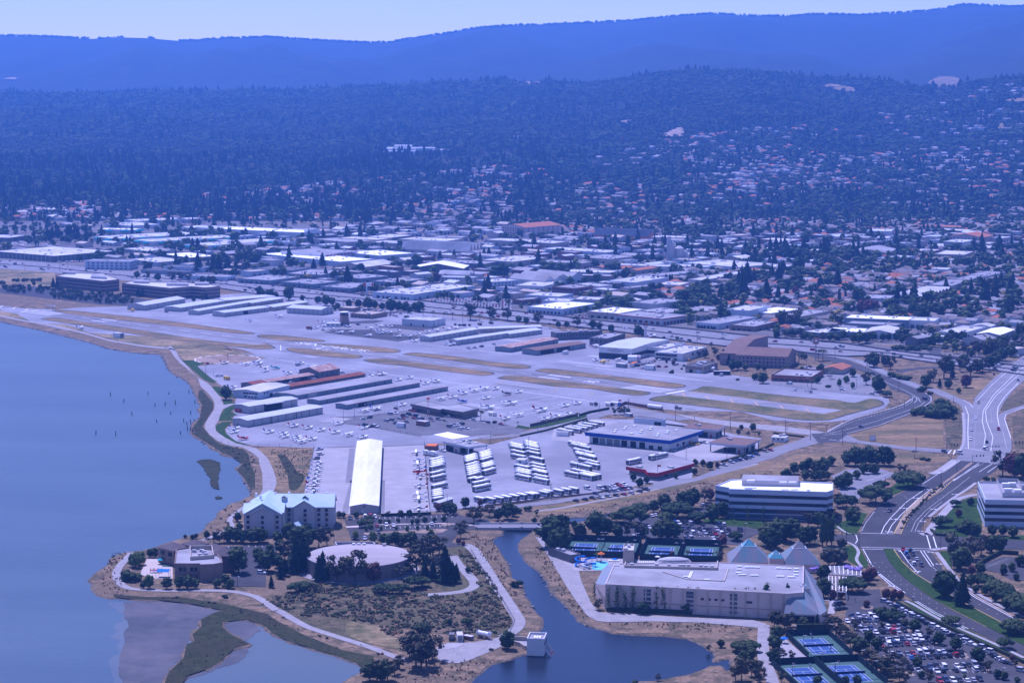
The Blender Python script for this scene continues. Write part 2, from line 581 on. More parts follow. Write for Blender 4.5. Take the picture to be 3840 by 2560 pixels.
 # land, water, hills
D('apron_light',(.27,.27,.275),(.31,.31,.315),scale=.05)
D('chevron',(.42,.30,.19))
D('bank',(.15,.115,.08),(.065,.06,.038),scale=.25,fine=.5)
def inside(poly,q):
 c=False
 j=len(poly)-1
 for i in range(len(poly)):
  xi,yi,xj,yj=poly[i].x,poly[i].y,poly[j].x,poly[j].y
  if(yi>q[1])!=(yj>q[1])and q[0]<(xj-xi)*(q[1]-yi)/(yj-yi)+xi:
   c=not c
  j=i
 return c
SHORE=L('a','-80 1212,0 1232,200 1278,400 1320,600 1370,800 1420,1000 1480,1150 1510,1300 1528,1450 1535,1500 1548,e:0 265,60 300,130 345,200 385,235 420,225 445,260 470,280 520,300 560,300 600,345 640,315 690,345 740,320 790,250 830,235 900,240 960,330 1020,420 1070,440 1105,500 1140,560 1160,580 1190,680 1210,740 1230,790 1260,800 1290,740 1320,730 1350,790 1390,800 1430,830 1480,860 1540,880 1567,i:1800 20,1835 110,1845 170,1780 190,1740 215,1640 245,1560 290,1490 340,1470 400,1420 440,1350 480,1330 530,1290 570,1190 600,1110 620,1040 650,900 690,760 740,640 770,560 780,420 800,340 830,290 860,300 900,220 950,140 1010,50 1090,100 1130,90 1210,140 1260,300 1290,p:270 165,400 180,520 190,640 190,800 195,870 215,960 225,1020 245,1100 255,1150 270,1080 290,1040 315,970 345,955 385,975 400,915 430,900 465,890 490,920 520,855 545,845 600,820 640,830 655,790 690,730 740,710 770,710 790,670 855,620 960,740 960,800 855,870 790,990 730,1010 745,1040 720,1110 690,1180 630,1190 600,1240 575,1330 560,1360 540,1300 510,1270 480,1200 460,1190 440,1140 400,1130 375,1200 355,1330 343,1400 365,1480 395,1520 430,1560 465,1680 520,1780 545,1900 590,2050 630,2150 660,2220 690,2270 720,2275 765,2200 800,2100 855,1980 960,q:1100 960,1150 800,1240 730,1300 680,1340 640,1400 600,1500 570,1600 540,1700 510,1760 490,1790 420,1830 330,1870 290,1890 230,1900 170,1890 130,1840 80,1790 20,j:2352 1290,2330 1270,2290 1180,2230 1090,2235 1020,2140 960,2110 900,2090 820,2050 760,2020 700,1990 660,1955 610,1940 575,1990 545,2040 525,2060 440,2110 405,k:0 545,120 530,250 520,390 490,570 480,800 440,1000 415,1010 425,800 470,580 520,400 548,250 560,120 590,0 590,j:2352 500,2290 545,2245 580,2230 620,2220 680,2260 740,2300 800,2352 850,k:0 930,30 980,100 1060,170 1170,220 1260,300 1310,370 1400,420 1450,450 1500,540 1550,r:190 165,260 200,350 235,440 260,520 285,700 300,850 310,1000 320,1150 330,1250 340,1340 370,1420 410,1500 470,1540 520,1530 570,1600 545,1690 540,1690 655,1600 660,1580 610,1480 610,1430 640,1300 690,1130 720,1000 745,900 760,760 775,700 784,600 960')
SHORE=rough(SHORE+[SHORE[-1]+Vector((.1,.1,0))],1.1)[:-3]
land=SHORE+[G('P',2700,1680),Vector((1500,900,0)),Vector((1500,3450,0)),Vector((-1500,3450,0)),Vector((-1500,2000,0))]
b=MB()
lp=[Vector((p.x,p.y,0))for p in land]
nl=len(SHORE)
lo_=[]
for i in range(nl):
 d=lp[min(i+1,nl-1)]-lp[max(i-1,0)]
 lo_.append(lp[i]+Vector((d.y,-d.x,0)).normalized()*(4.2+1.5*mnoise.noise(lp[i]/7)))
sg=1 if inside(lp,(lo_[40].x,lo_[40].y))else-1
if sg>0:
 lo_=[lp[i]*2-q for i,q in enumerate(lo_)]
b.flat(lp,0,'land')
for i in range(nl-1):
 if(lp[i+1]-lp[i]).length<90:
  b.face([(lp[i].x,lp[i].y,0),(lp[i+1].x,lp[i+1].y,0),(lo_[i+1].x,lo_[i+1].y,-1.6),(lo_[i].x,lo_[i].y,-1.6)],'bank')
tag(b.obj('ground'),kind='structure')
b=MB()
b.flat([(-4000,200),(4000,200),(4000,3500),(-4000,3500)],-.5,'bay')
tag(b.obj('bay_water'),kind='structure')
sheet('lagoon_water',L('p','1120 330,1350 320,1700 500,2300 700,2300 860,2100 1010,640 1010,800 850,1000 730,1380 545'),-.46,'lagoon')
sheet('slough_water',L('q','1050 990,1150 790,1340 620,1600 500,1740 470,1800 300,1780 0,j:2290 1260,2050 900,1900 620,1900 560,2030 400,k:0 530,1020 400,1020 430,0 620,j:2280 560,2250 680,2352 820,k:60 960,400 1400,600 1540,r:500 260,1300 330,1560 500,1750 520,1720 680,1400 680,700 810,560 990'),-.43,'slough')
M['shallow']=water_mat('shallow',(.055,.078,.088),.4,.4,.25,(.078,.098,.098),.3)
for i_,am in enumerate((1.,.45)):
 sheet('shallow_water',rough(L('p','%d 205,500 180,900 205,1150 250,960 360,900 500,850 610,700 780,640 1000,%d 1000,%d 850,%d 700,%d 480,%d 350'%tuple(int(v-62*am)for v in(335,325,312,318,350,375))),5,6,10.),-.47+.02*i_,'shallow')
sheet('mud_flat',rough(L('p','340 200,500 188,640 182,1150 262,960 350,900 490,850 600,700 760,640 1000,325 1000,312 850,318 700,350 480,375 400,378 350,335 235'),2.2,6,14.),-.4,'mudflat')
sheet('mud_flat',rough(L('p','1130 370,1330 338,1400 380,1440 430,1380 470,1300 520,1200 480'),2.2,6,14.),-.38,'mudflat')
sheet('mud_flat',rough(L('p','850 810,1000 730,1200 620,1340 560,1390 590,1300 650,1180 700,1080 740,950 790'),2.2,6,14.),-.38,'mudflat')
sheet('marsh_island',rough(L('e','280 1260,330 1240,450 1235,540 1270,550 1330,530 1400,520 1460,528 1545,i:1455 60,1465 92,1420 85,1380 40,e:435 1500,440 1430,400 1400,370 1340,330 1280'),1.0,4,5.),-.1,'marsh',skirt=-1)
sheet('marsh_island',rough(L('i','1425 185,1470 168,1510 185,1500 200,1440 203'),1.0,4,5.),-.1,'marsh',skirt=-1)
ny,nx=260,150
Yg=3450*(15500/3450)**(np.linspace(0,1,ny))
Tx=np.linspace(-.34,.34,nx)
XX,YY=np.meshgrid(Tx,Yg)
XX=XX*YY
ZZ=terr(XX,YY)
b=MB()
b.v=list(zip(XX.ravel().tolist(),YY.ravel().tolist(),ZZ.ravel().tolist()))
b.mi('terrain')
for i in range(ny-1):
 for j in range(nx-1):
  k=i*nx+j
  b.f.append((k,k+1,k+nx+1,k+nx))
  b.m.append(0)
o=tag(b.obj('hills'),kind='structure')
for p in o.data.polygons:
 p.use_smooth=True
PATCH=[]
def patch(name,c,s,m,up=5.):
 """a clearing draped on the hillside"""
 pts=[]
 for w in s.split(','):
  u,v=map(float,w.split())
  pts.append(T(c,u,v))
 PATCH.append(pts)
 cen=sum(pts,Vector())/len(pts)
 b=MB()
 pts=smooth(pts+[pts[0]],3)[:-1]
 n=len(pts)
 rings=[]
 for q in(1.,.66,.33):
  rings.append([Vector((lambda p:(p.x,p.y,float(terr(p.x,p.y))+up))(cen.lerp(p,q)))for p in pts])
 b.loft(rings,m,caps=False)
 b.face(rings[-1],m)
 return tag(b.obj(name),kind='structure')
for s in('955 600,1030 590,1170 615,1185 640,1100 638,1000 615','1500 600,1700 570,1890 545,1900 580,1890 600,1905 630,1820 620,1750 630,1640 610','2210 705,2300 690,2352 695,2352 715,2250 712','2035 550,2085 555,2080 570,2050 565','2185 870,2205 860,2210 900,2170 905','2040 800,2065 790,2068 810,2030 815'):
 patch('dry_hillside_clearing','v',s,'dry_grass')
for c,s in(('u','2190 945,2290 905,2350 890,2352 950,2250 955'),('u','760 625,840 612,950 602,940 615,800 628'),('u','1200 572,1370 568,1372 576,1210 584'),('u','1110 600,1140 585,1138 603'),('t','20 552,80 540,115 545,100 556'),('u','1900 850,2010 838,2015 862,1920 860')):
 patch('bare_earth_clearing',c,s,'dirt')
 # town floor, airport floor, roads
FW=[('a',-60,668,748),('a',0,672,752),('a',500,705,790),('a',1000,765,850),('a',1500,800,890),('a',2000,850,930),('a',2352,890,985),('b',300,925,1010),('b',700,965,1045),('b',1100,1010,1080),('b',1500,1050,1150),('b',2000,1110,1190),('b',2352,1145,1235),('c',300,1180,1260),('c',700,1222,1300),('c',1100,1265,1350),('c',1600,1310,1425),('c',2100,1365,1480),('c',2352,1390,1500),('d',300,1410,1520),('d',700,1445,1560),('h',1000,25,85),('h',1300,62,125),('h',1700,105,180),('h',2100,160,230),('h',2500,210,290)]
top=[G(c,u,a)for c,u,a,_ in FW]
sheet('town_ground',[Vector((-1400,3449,0)),Vector((-1400,2400,0))]+top+[G('P',2600,700),Vector((1400,3449,0))],.04,'land_town')
sheet('freeway',band(FW,.1),.1,'asphalt_pale')
b=MB()
for f in(.16,.26,.36,.62,.72,.82):
 ribbon(b,[G(c,u,a+(d-a)*f)for c,u,a,d in FW],.28,.16,'white_paint',dash=(5,9))
for f in(.06,.46,.54,.92):
 ribbon(b,[G(c,u,a+(d-a)*f)for c,u,a,d in FW],.22,.16,'white_paint')
tag(b.obj('freeway_lane_markings'),kind='structure')
b=MB()
fm=smooth([G(c,u,a+(d-a)*.5)for c,u,a,d in FW],2)
for i in range(len(fm)-1):
 p,q=fm[i],fm[i+1]
 m_=(p+q)/2
 b.box((m_.x,m_.y,.5),((q-p).length,.7,.9),'wall_dark',rz=math.atan2(q.y-p.y,q.x-p.x))
tag(b.obj('freeway_median_barrier'),'long low dark concrete barrier down the middle of the freeway','barrier')
for f,lb in((-.03,'low grey concrete wall along the town edge of the freeway'),(1.03,'low grey concrete wall along the airport edge of the freeway')):
 b=MB()
 fm=smooth([G(c,u,a+(d-a)*f)for c,u,a,d in FW[5:]],2)
 for i in range(len(fm)-1):
  p,q=fm[i],fm[i+1]
  m_=(p+q)/2
  b.box((m_.x,m_.y,.6),((q-p).length,.4,1.2),'wall_dark',rz=math.atan2(q.y-p.y,q.x-p.x))
 tag(b.obj('freeway_wall'),lb,'wall')
sheet('dry_verge',L('d','480 1400,900 1430,1500 1440,2100 1430,2352 1480,2352 1610,1900 1540,1400 1490,900 1440'),.07,'dry_grass')
sheet('office_verge',L('a','0 760,500 790,520 900,480 960,380 940,200 880,0 905'),.07,'dry_green')
b=MB()
ribbon(b,L('d','2500 1400,2100 1442,1850 1450,1650 1475,1560 1495,1530 1515,1560 1545,1700 1575,1900 1600'),10,.13,'asphalt',sm=3)
ribbon(b,L('d','700 1440,1200 1446,1700 1440,2200 1430'),6,.12,'asphalt_pale',sm=3)
ribbon(b,L('h','1160 240,1300 210,1500 195,1640 200,1760 215'),8,.13,'asphalt',sm=3)
tag(b.obj('freeway_ramp_road'),kind='structure')
AP=L('P','-100 722,0 713,40 708,135 711,180 706,300 703,310 692,600 670,780 690,830 705,1010 722,1260 750,1400 790,1600 850,1720 866,1850 885,2040 912')
AP+=L('h','1090 520,1040 580,740 680,560 705,300 708,0 690,g:2000 715,1330 705,1160 690,1000 675,900 660,700 655,540 700,0 850,f:2352 745,1730 885,1560 900,1200 1010,560 1085,e:1580 1115,900 1090,720 1040,620 960,600 905,690 870,700 640,735 545,640 480,500 390,290 215,480 185,840 165,1040 125,700 60,300 0,b:0 1545')
AP+=L('a','2250 1500,2000 1450,1600 1400,1200 1365,850 1345,620 1320,300 1250,200 1200,-100 1180')
sheet('airport_apron',AP,.05,'apron')
sheet('shore_verge',L('a','-100 1150,0 1142,150 1165,220 1205,300 1245,600 1268,720 1300,840 1350,1400 1375,1800 1430,2000 1450,2100 1490,e:60 0,300 0,560 20,700 50,900 100,1060 122,840 165,560 185,290 213,420 330,520 385,500 390,380 340,200 200,110 110,40 20,a:1600 1500,1400 1475,1100 1415,800 1340,500 1275,200 1230,0 1195,-100 1180'),.08,'dry_green')
sheet('shore_lawn',L('e','120 150,300 150,420 180,290 213,500 390,380 370,230 240'),.12,'lawn',sm=2)
sheet('shore_lawn',L('e','440 440,530 440,560 460,690 510,735 545,640 560,540 540,480 480'),.12,'lawn',sm=2)
sheet('shore_lawn',L('e','575 590,640 590,715 625,620 635,585 632'),.12,'lawn',sm=2)
sheet('shore_lawn',L('e','715 640,650 650,590 690,560 740,528 800,560 812,690 810,660 770,740 750,660 715,710 680'),.12,'lawn',sm=2)
sheet('shore_lawn',L('e','690 822,560 835,495 880,510 930,600 1005,720 1060,900 1090,720 1040,620 960,595 910,640 860'),.12,'lawn',sm=2)
D('field_green',(.12,.105,.04),(.05,.07,.02),scale=.07,c3=(.19,.14,.065),scale3=.03,fine=.35)
GR=[('a','475 1138,520 1130,700 1140,1000 1170,1400 1215,1800 1265,2200 1320,2345 1345,2300 1356,2200 1352,2000 1332,1500 1272,1000 1217,600 1165'),('a','370 1215,430 1203,550 1205,800 1245,1200 1300,1600 1365,2000 1425,2352 1452,b:100 1440,170 1470,175 1485,100 1494,0 1492,a:2200 1478,2000 1455,1500 1395,1000 1320,700 1270,450 1230'),('b','5 1372,60 1358,300 1370,600 1405,630 1417,600 1425,300 1420,60 1395'),('e','1275 30,1320 10,1700 40,2000 75,2110 100,2115 112,2080 125,1950 130,1600 97,1350 62'),('b','540 1448,600 1440,900 1455,1200 1480,1330 1505,1310 1520,1200 1528,900 1500,650 1465'),('f','320 85,380 68,500 66,900 105,1300 165,1650 200,1745 220,1700 240,1550 245,1300 215,900 160,500 110'),('f','-115 150,-60 136,100 130,300 150,700 195,1000 235,1250 270,1335 290,1320 305,1200 318,900 285,500 235,200 195,0 178'),('f','1365 345,1450 320,1600 320,1900 345,2352 405,g:600 440,900 480,1000 510,960 530,830 540,600 510,294 460,f:2000 440,1700 395,1400 357'),('f','1775 265,1850 242,2000 242,2352 285,g:400 300,900 355,1300 405,1392 430,1340 450,1200 455,900 420,500 360,100 318,f:2200 320,1900 290'),('g','1510 465,1560 440,1640 437,2000 480,2352 522,h:300 478,600 500,765 530,910 490,1000 500,1040 530,1000 560,700 640,520 690,300 690,100 668,g:2000 712,1400 640,1030 600,980 578,1060 548,1200 530')]
for i,(c,s)in enumerate(GR):
 pts=L(c,s)
 sheet('infield_shoulder',pts,.09,'asphalt',sm=2)
 cen=sum(pts,Vector())/len(pts)
 ins=[]
 n=len(pts)
 for k in range(n):
  d=(pts[(k+1)%n]-pts[k-1])
  nn=Vector((-d.y,d.x,0)).normalized()*1.6
  ins.append(pts[k]+nn if((pts[k]+nn-cen).length<(pts[k]-nn-cen).length)else pts[k]-nn)
 sheet('infield_grass',ins,.14,'dry_grass' if i<9 else 'field_green',sm=2)
RN,RF=G('P',1555.0,901.5),G('P',67.5,715.0)
u_=(RF-RN).normalized()
v_=Vector((-u_.y,u_.x,0))
RL=(RF-RN).length
hw=11.4
def rw(a,s):
 p=RN+u_*a+v_*s
 return(p.x,p.y)
b=MB()
b.flat([rw(0,-hw),rw(RL,-hw),rw(RL,hw),rw(0,hw)],.19,'runway')
b.flat([rw(-138,-hw),rw(0,-hw),rw(0,hw),rw(-138,hw)],.19,'apron')
b.flat([rw(RL,-hw),rw(RL+75,-hw),rw(RL+75,hw),rw(RL,hw)],.19,'apron')
tag(b.obj('runway'),kind='structure')
b=MB()
for e,sg in((0,1),(RL,-1)):
 q=lambda a,s:rw(e+sg*a,s)
 b.flat([q(0,-hw),q(3,-hw),q(3,hw),q(0,hw)],.25,'white_paint')
 for k in range(8):
  s=-9.6+k*2.55+(1.1 if k>3 else 0)
  b.flat([q(8,s),q(46,s),q(46,s+.85),q(8,s+.85)],.25,'white_paint')
 for s in(-7.5,5.5):
  b.flat([q(110,s),q(132,s),q(132,s+2),q(110,s+2)],.25,'white_paint')
for k in range(22):
 a=85+k*30
 b.flat([rw(a,-.35),rw(a+16,-.35),rw(a+16,.35),rw(a,.35)],.25,'white_paint')
for k in range(6):
 a=-4-k*22
 for s in(1,-1):
  b.flat([rw(a,0),rw(a-11.5,s*hw),rw(a-13.2,s*hw),rw(a-1.7,0)],.25,'chevron')
for k in range(3):
 a=RL+6+k*22
 for s in(1,-1):
  b.flat([rw(a,0),rw(a+11.5,s*hw),rw(a+13.2,s*hw),rw(a+1.7,0)],.25,'white_paint')
tag(b.obj('runway_markings'),kind='structure')
b=MB()
rt=random.Random(3)
for k in range(90):
 a=(120+rt.gauss(0,55))if k<45 else RL-110+rt.gauss(0,55)
 s_=rt.choice((-3,3))+rt.gauss(0,1.2)
 ln=rt.uniform(8,34)
 b.flat([rw(a,s_),rw(a+ln,s_),rw(a+ln,s_+.45),rw(a,s_+.45)],.232+k*.0001,'asphalt_mid')
tag(b.obj('tyre_marks'),kind='structure')
def text_obj(name,body,size,m,loc,rot,parent=None,sx=1.,ext=0.,align='CENTER'):
 cu=bpy.data.curves.new(name,'FONT')
 cu.body=body
 cu.size=size
 cu.extrude=ext
 cu.align_x=align
 t=bpy.data.objects.new(name+'_shape',cu)
 COL.objects.link(t)
 bpy.context.view_layer.update()
 me=bpy.data.meshes.new_from_object(t.evaluated_get(bpy.context.evaluated_depsgraph_get()))
 bpy.data.objects.remove(t)
 me.materials.clear()
 me.materials.append(M[m])
 o=put(name,me,parent,loc)
 o.rotation_euler=rot
 o.scale=(sx,1,1)
 return o
ang=math.atan2(-u_.y,-u_.x)
p=rw(78,0)
o=text_obj('runway_markings','30',15,'white_paint',(p[0],p[1],.26),(0,0,math.atan2(u_.y,u_.x)-math.pi/2),sx=.75)
tag(o,kind='structure')
p=G('b',660,1478)
tag(text_obj('taxiway_lettering','SAN CARLOS',15,'white_paint',(p.x,p.y,.26),(0,0,ang),sx=.98),kind='structure')
p=G('b',585,1492)
tag(text_obj('taxiway_lettering','R.T.',12,'white_paint',(p.x,p.y-6,.26),(0,0,ang),sx=1.),kind='structure')
b=MB()
for c,s,w in(('g','180 209,700 270',.9),('g','740 277,860 290',.9),('g','870 293,1690 387',.9),('e','1080 130,1700 212,2352 290',.7),('f','0 285,460 345,820 390,1300 455,1700 505,2352 590',.8),('g','0 555,370 608',.8),('b','1310 1425,1560 1388',.7),('b','1320 1424,2000 1500,2352 1542',.7),('a','1400 1160,1950 1226,2060 1203',.6),('a','1020 1172,1390 1160',.5),('b','225 1442,228 1505',.6),('f','700 520,1100 440',.4),('f','800 580,1400 470',.4),('f','820 470,990 420',.4),('f','1010 600,1700 500',.4),('f','1200 660,1900 540',.4),('f','1340 690,2050 555',.4),('f','1250 780,2180 590',.4),('f','1540 780,2300 610',.4),('f','920 460,1080 430',.4),('f','1400 745,2100 640',.4)):
 ribbon(b,L(c,s),w,.17,'white_paint')
for c,s in(('f','1290 440,1410 390,1450 370',),('g','290 550,360 520,330 500'),('f','180 250,260 230,210 200'),('f','1060 370,1150 345'),('f','1960 500,2030 465,2000 440')):
 ribbon(b,L(c,s),.3,.17,'yellow_paint',sm=4)
tag(b.obj('apron_markings'),kind='structure')
b=MB()
rp=random.Random(12)
apz=[q for q in AP]
for i in range(60):
 a,s_=rp.uniform(-250,RL),rp.uniform(-190,160)
 p=Vector((*rw(a,s_),0))
 if inside(apz,p):
  w,d=rp.uniform(8,60),rp.uniform(3,12)
  b.flat([rw(a,s_),rw(a+w,s_),rw(a+w,s_+d),rw(a,s_+d)],.066+i*.0003,'asphalt_pale' if i%3 else 'apron_light')
tag(b.obj('pavement_repair'),kind='structure')
b=MB()
hp=G('e',625,140)
hr=[hp+Vector((27*math.cos(t),27*math.sin(t),0))for t in np.linspace(0,2*math.pi,60)]
ribbon(b,hr,1.3,.2,'white',dash=(6,4))
tag(b.obj('helipad_ring_marking'),kind='structure')
sheet('helipad_ground',hr,.15,'dirt')
sheet('hangar_apron',L('e','1580 1118,f:80 1102,560 1086,j:1300 0,1340 310,860 330,430 330,110 135,e:1480 1567'),.1,'concrete')
b=MB()
for c,s in(('j','505 320,590 0'),('j','862 320,870 0'),('e','1960 1500,2000 1120')):
 ribbon(b,L(c,s),3.5,.15,'asphalt_pale')
for c,s,w in(('e','1580 1116,2030 1094',3),('f','90 1090,560 1073',3.5)):
 ribbon(b,L(c,s),w,.15,'asphalt_pale')
tag(b.obj('drainage_strip'),kind='structure')
b=MB()
for k in range(13):
 t=k/12
 ribbon(b,[G('j',120+470*t,330-60*(t<.3)),G('e',1560+480*t,1125)],.22,.13,'asphalt_mid')
 ribbon(b,[G('j',870+440*t,318),G('f',110+440*t,1098)],.22,.13,'asphalt_mid')
rj=random.Random(5)
for k in range(70):
 p=G('j',rj.uniform(880,1180),rj.uniform(0,300))if k%2 else G('j',rj.uniform(230,480),rj.uniform(0,300))
 ribbon(b,[p,p+Vector((rj.uniform(-1,1),rj.uniform(2,9),0))],rj.uniform(.3,.8),.135,'asphalt_mid' if k%3 else 'asphalt')
tag(b.obj('pavement_joints'),kind='structure')
sheet('bus_yard',L('f','570 1088,1290 1078,1620 990,1900 905,g:0 885,400 795,1200 810,1900 960,2220 1012,2180 1130,1780 1250,1480 1290,1450 1470,1010 1500,y:2352 680,1600 780,850 870,500 900,110 940'),.1,'apron')
sheet('bus_yard_slab',L('g','-60 870,400 800,1560 960,2200 1030,2140 1150,1740 1240,1500 1270,1240 1190,500 1090,-100 1030'),.15,'concrete')
sheet('terminal_car_park',L('e','1700 830,1770 778,2352 742,f:0 742,110 735,430 695,800 780,1000 790,1230 840,1480 860,1680 915,1600 960,1200 975,1070 990,700 965,500 985,0 895,e:1930 850'),.12,'asphalt_mid')
sheet('apron_slab',L('e','1630 830,1800 778,2000 795,1830 835'),.16,'concrete')
sheet('apron_slab',L('f','660 970,820 940,1070 990,870 1020'),.17,'white')
sheet('access_road',L('g','-50 855,250 780,560 690,740 662,800 668,1100 722,1400 782,1450 800,1300 815,900 765,780 772,540 750,300 830,-50 905'),.14,'asphalt_pale')
b=MB()
ribbon(b,L('f','1180 1010,1500 985,1800 925,2200 830,2352 790'),9,.15,'asphalt_pale')
tag(b.obj('access_road'),kind='structure')
sheet('access_road_verge',L('f','1560 895,1600 865,1730 888,2000 830,2240 770,2352 748,2352 775,2100 840,1900 885,1700 905'),.18,'lawn')
sheet('perimeter_track',L('g','1250 735,1700 800,2200 855,h:100 745,350 780,480 800,380 835,100 800,g:2200 910,1900 880,1560 830'),.09,'gravel')
sheet('hotel_side_field',L('e','950 1115,1580 1118,1500 1567,i:2352 150,2200 150,2110 100,e:1165 1567,1140 1360,1060 1220'),.06,'dry_grass')
sheet('field_marsh_patch',L('e','1180 1190,1260 1195,1330 1280,1400 1380,1480 1430,1400 1567,1310 1567,1290 1420,1240 1320'),.1,'marsh',sm=3)
sheet('transient_ramp',L('b','560 1345,800 1260,1100 1255,2000 1300,1560 1385,1300 1425'),.11,'asphalt_pale')
for c,s in(('b','620 1340,760 1310,1000 1315,1180 1330,1560 1385,1310 1422'),('b','1150 1290,1250 1265,1700 1290,1500 1325'),('b','840 1240,1100 1225,1180 1235,880 1290')):
 sheet('tie_down_asphalt',L(c,s),.15,'asphalt')
sheet('service_road',L('h','360 828,690 820,800 880,1200 932,1600 960,1655 962,1640 1000,1300 975,800 905,640 890,420 905,330 930,150 980,0 1045,g:2200 1270,1900 1370,1500 1480,1100 1567,k:1100 215,600 300,300 345,0 400,y:1700 830,850 930,860 890,1700 780,k:0 355,300 310,600 262,900 225,1040 200,1140 190,g:1020 1530,1040 1480,1440 1450,1500 1440,1700 1360,1760 1310,2000 1225,2352 1120,h:0 950,200 890'),.14,'asphalt_pale')
sheet('curving_road',L('h','350 815,480 812,740 690,1000 620,1200 560,1280 515,1285 465,1220 430,1100 395,1060 340,900 260,700 185,400 100,100 50,0 40,0 10,200 30,480 82,700 130,950 225,1150 300,1300 368,1430 430,1495 470,1490 520,1400 580,1270 640,1000 740,700 820,600 890,420 900'),.16,'asphalt')
b=MB()
ribbon(b,L('h','300 45,500 75,780 130,950 200,1130 280,1390 388,1500 405,1650 470,1780 525,1840 570'),10,.18,'asphalt_pale',sm=3)
tag(b.obj('slip_road'),kind='structure')
sheet('main_road',L('h','1700 1075,1790 920,1800 760,1790 640,1760 550,1830 545,1870 560,1890 480,2060 300,2200 190,2352 80,2500 0,2500 230,2352 320,2240 420,2150 540,2110 640,2180 600,2352 545,2500 530,2500 600,2352 580,2220 615,2170 660,2230 850,2240 960,2180 1060,2110 1115'),.15,'asphalt_pale')
PKWY=L('o','2500 1240,2352 1165,1900 950,1300 650,760 375,550 240,400 130,200 -20,l:890 900,845 800,825 770,700 710,560 690,560 630,700 640,815 620,830 560,880 480,990 370,1150 270,1270 210,1380 150,h:1500 1190,1650 1080,1700 1068,2115 1112,l:1900 150,1700 280,1540 385,1450 465,1395 560,1400 620,1440 640,1600 650,2352 690,2500 695,2500 790,2352 780,1620 762,1480 775,1500 830,1570 920,1600 985,1700 1090,1830 1185,2200 1395,2352 1470,2600 1600,o:2700 1340')
sheet('parkway',PKWY,.17,'asphalt_dark',sm=3)
sheet('parkway_median',L('l','1035 775,1060 768,1110 772,1140 800,1230 920,1330 1015,1500 1115,1800 1290,2170 1480,2500 1650,2400 1700,2130 1567,2000 1500,1700 1350,1500 1240,1300 1100,1180 1000,1080 880'),.3,'lawn',skirt=.1)
sheet('parkway_median',L('l','1135 630,1190 632,1215 560,1270 450,1370 350,1480 280,1560 230,1610 160,1720 80,1790 30,h:1880 1090,1850 1085,1740 1170,1640 1240,1570 1290,l:1545 190,1440 260,1340 330,1240 430,1180 530'),.3,'dirt',skirt=.1)
b=MB()
for s,w,da in(('1040 775,1085 880,1185 1000,1300 1098,1500 1238,1700 1350,2000 1500',.3,None),('1130 775,1200 880,1330 1000,1500 1105,1800 1280,2170 1475',.3,None),('1130 630,1180 528,1240 425,1340 325,1440 255,1550 185',.3,None),('1195 632,1225 560,1280 455,1380 355,1480 285,1580 225,1700 110',.3,None)):
 ribbon(b,L('l',s),w,.36 if False else.22,'yellow_paint',da)
for s,w,da in(('815 622,1130 630',.5,None),('1010 630,1040 560,1100 480,1250 330,1440 200',.35,None),('1070 630,1110 550,1200 450,1350 310,1480 210',.35,None),('825 755,1470 770',.5,None),('830 772,1030 775',.5,None),('1135 778,1480 790',.5,None),('1440 645,1475 768',.5,None),('1500 655,1532 760',.5,None),('775 640,790 690,770 720',.4,None),('1190 785,1270 900,1360 1000',.35,None),('1380 790,1480 935',.35,None),('1410 790,1505 930',.35,None),('840 770,915 905',.35,None),('830 600,870 520,950 420',.35,(2,2)),('1295 605,1330 520,1420 420,1560 310,1700 210,1850 90',.35,(1.2,1.8)),('1330 605,1360 530,1450 430,1580 330',.35,(1.2,1.8)),('880 870,1000 1010,1100 1090',.3,(2,2.4)),('1480 930,1560 1000',.3,(2,2)),('950 900,1100 1040,1300 1180,1600 1370,1900 1530',.17,(1.,8)),('1020 900,1160 1040,1350 1170,1650 1350',.17,(1.,8)),('1500 1030,1700 1160,2000 1330,2250 1460',.17,(1.,8)),('985 1010,1100 1110,1200 1175',.4,None),('1000 1005,1130 1110,1240 1185',.4,None),('1330 1265,1500 1370,1800 1520',.4,None),('1350 1262,1520 1365,1830 1520',.3,None),('1720 1110,1900 1230,2250 1420',.4,None),('1735 1103,1920 1225,2280 1420',.3,None),('980 480,1080 380,1250 270,1420 180',.17,(1.,8)),('1260 560,1330 460,1450 350,1640 240',.17,(1.,8)),('1690 135,1930 -20',.3,None)):
 ribbon(b,L('l',s),w,.22,'white_paint',da)
for s,w,da in(('1830 960,1825 800,1830 640,1800 560',.4,None),('1970 980,1990 830,1960 700,1970 600,2060 460,2250 270,2352 190',.35,None),('2040 980,2060 850,2000 700,1990 600,2080 470,2260 300,2352 230',.35,None),('2125 780,2100 640,2110 560,2170 470,2300 340',.4,None),('2230 860,2170 680,2180 640,2352 570',.4,None),('1900 520,2060 350,2200 230',.3,None),('1790 950,1990 980',.6,None),('1640 1005,1670 970',.8,None),('1690 1010,1705 970',.8,None),('1870 570,1850 540,1780 500',.3,None),('1880 960,1900 700,1930 560,2100 380,2300 210',.22,(2,8)),('2050 700,2040 600,2130 470,2300 330',.22,(2,8)),('2190 960,2150 780',.3,(1.5,2)),('1720 1080,1640 1130,1400 1290',.3,None),('1690 1255,1930 1090',.35,None),('1930 1175,2050 1100',.35,None),('2010 1180,2100 1115',.35,None),('1600 1310,1800 1180,2000 1080',.3,(2,2.5)),('490 812,760 695,1010 630,1220 565,1300 520,1310 470',.3,(2.5,2)),('690 815,1000 735,1270 630,1400 570,1480 515,1480 470,1420 430',.35,None),('520 815,780 755,1030 680,1260 600,1380 555,1420 520',.25,None),('1320 530,1350 500,1340 480,1300 465',.3,None),('900 255,1080 345,1250 420,1360 480,1380 520',.25,None),('780 135,960 205,1140 285,1380 385',.25,None),('440 853,490 857',.5,None),('520 870,600 882',.5,None),('470 830,640 815',.4,None)):
 ribbon(b,L('h',s),w,.22,'white_paint',da)
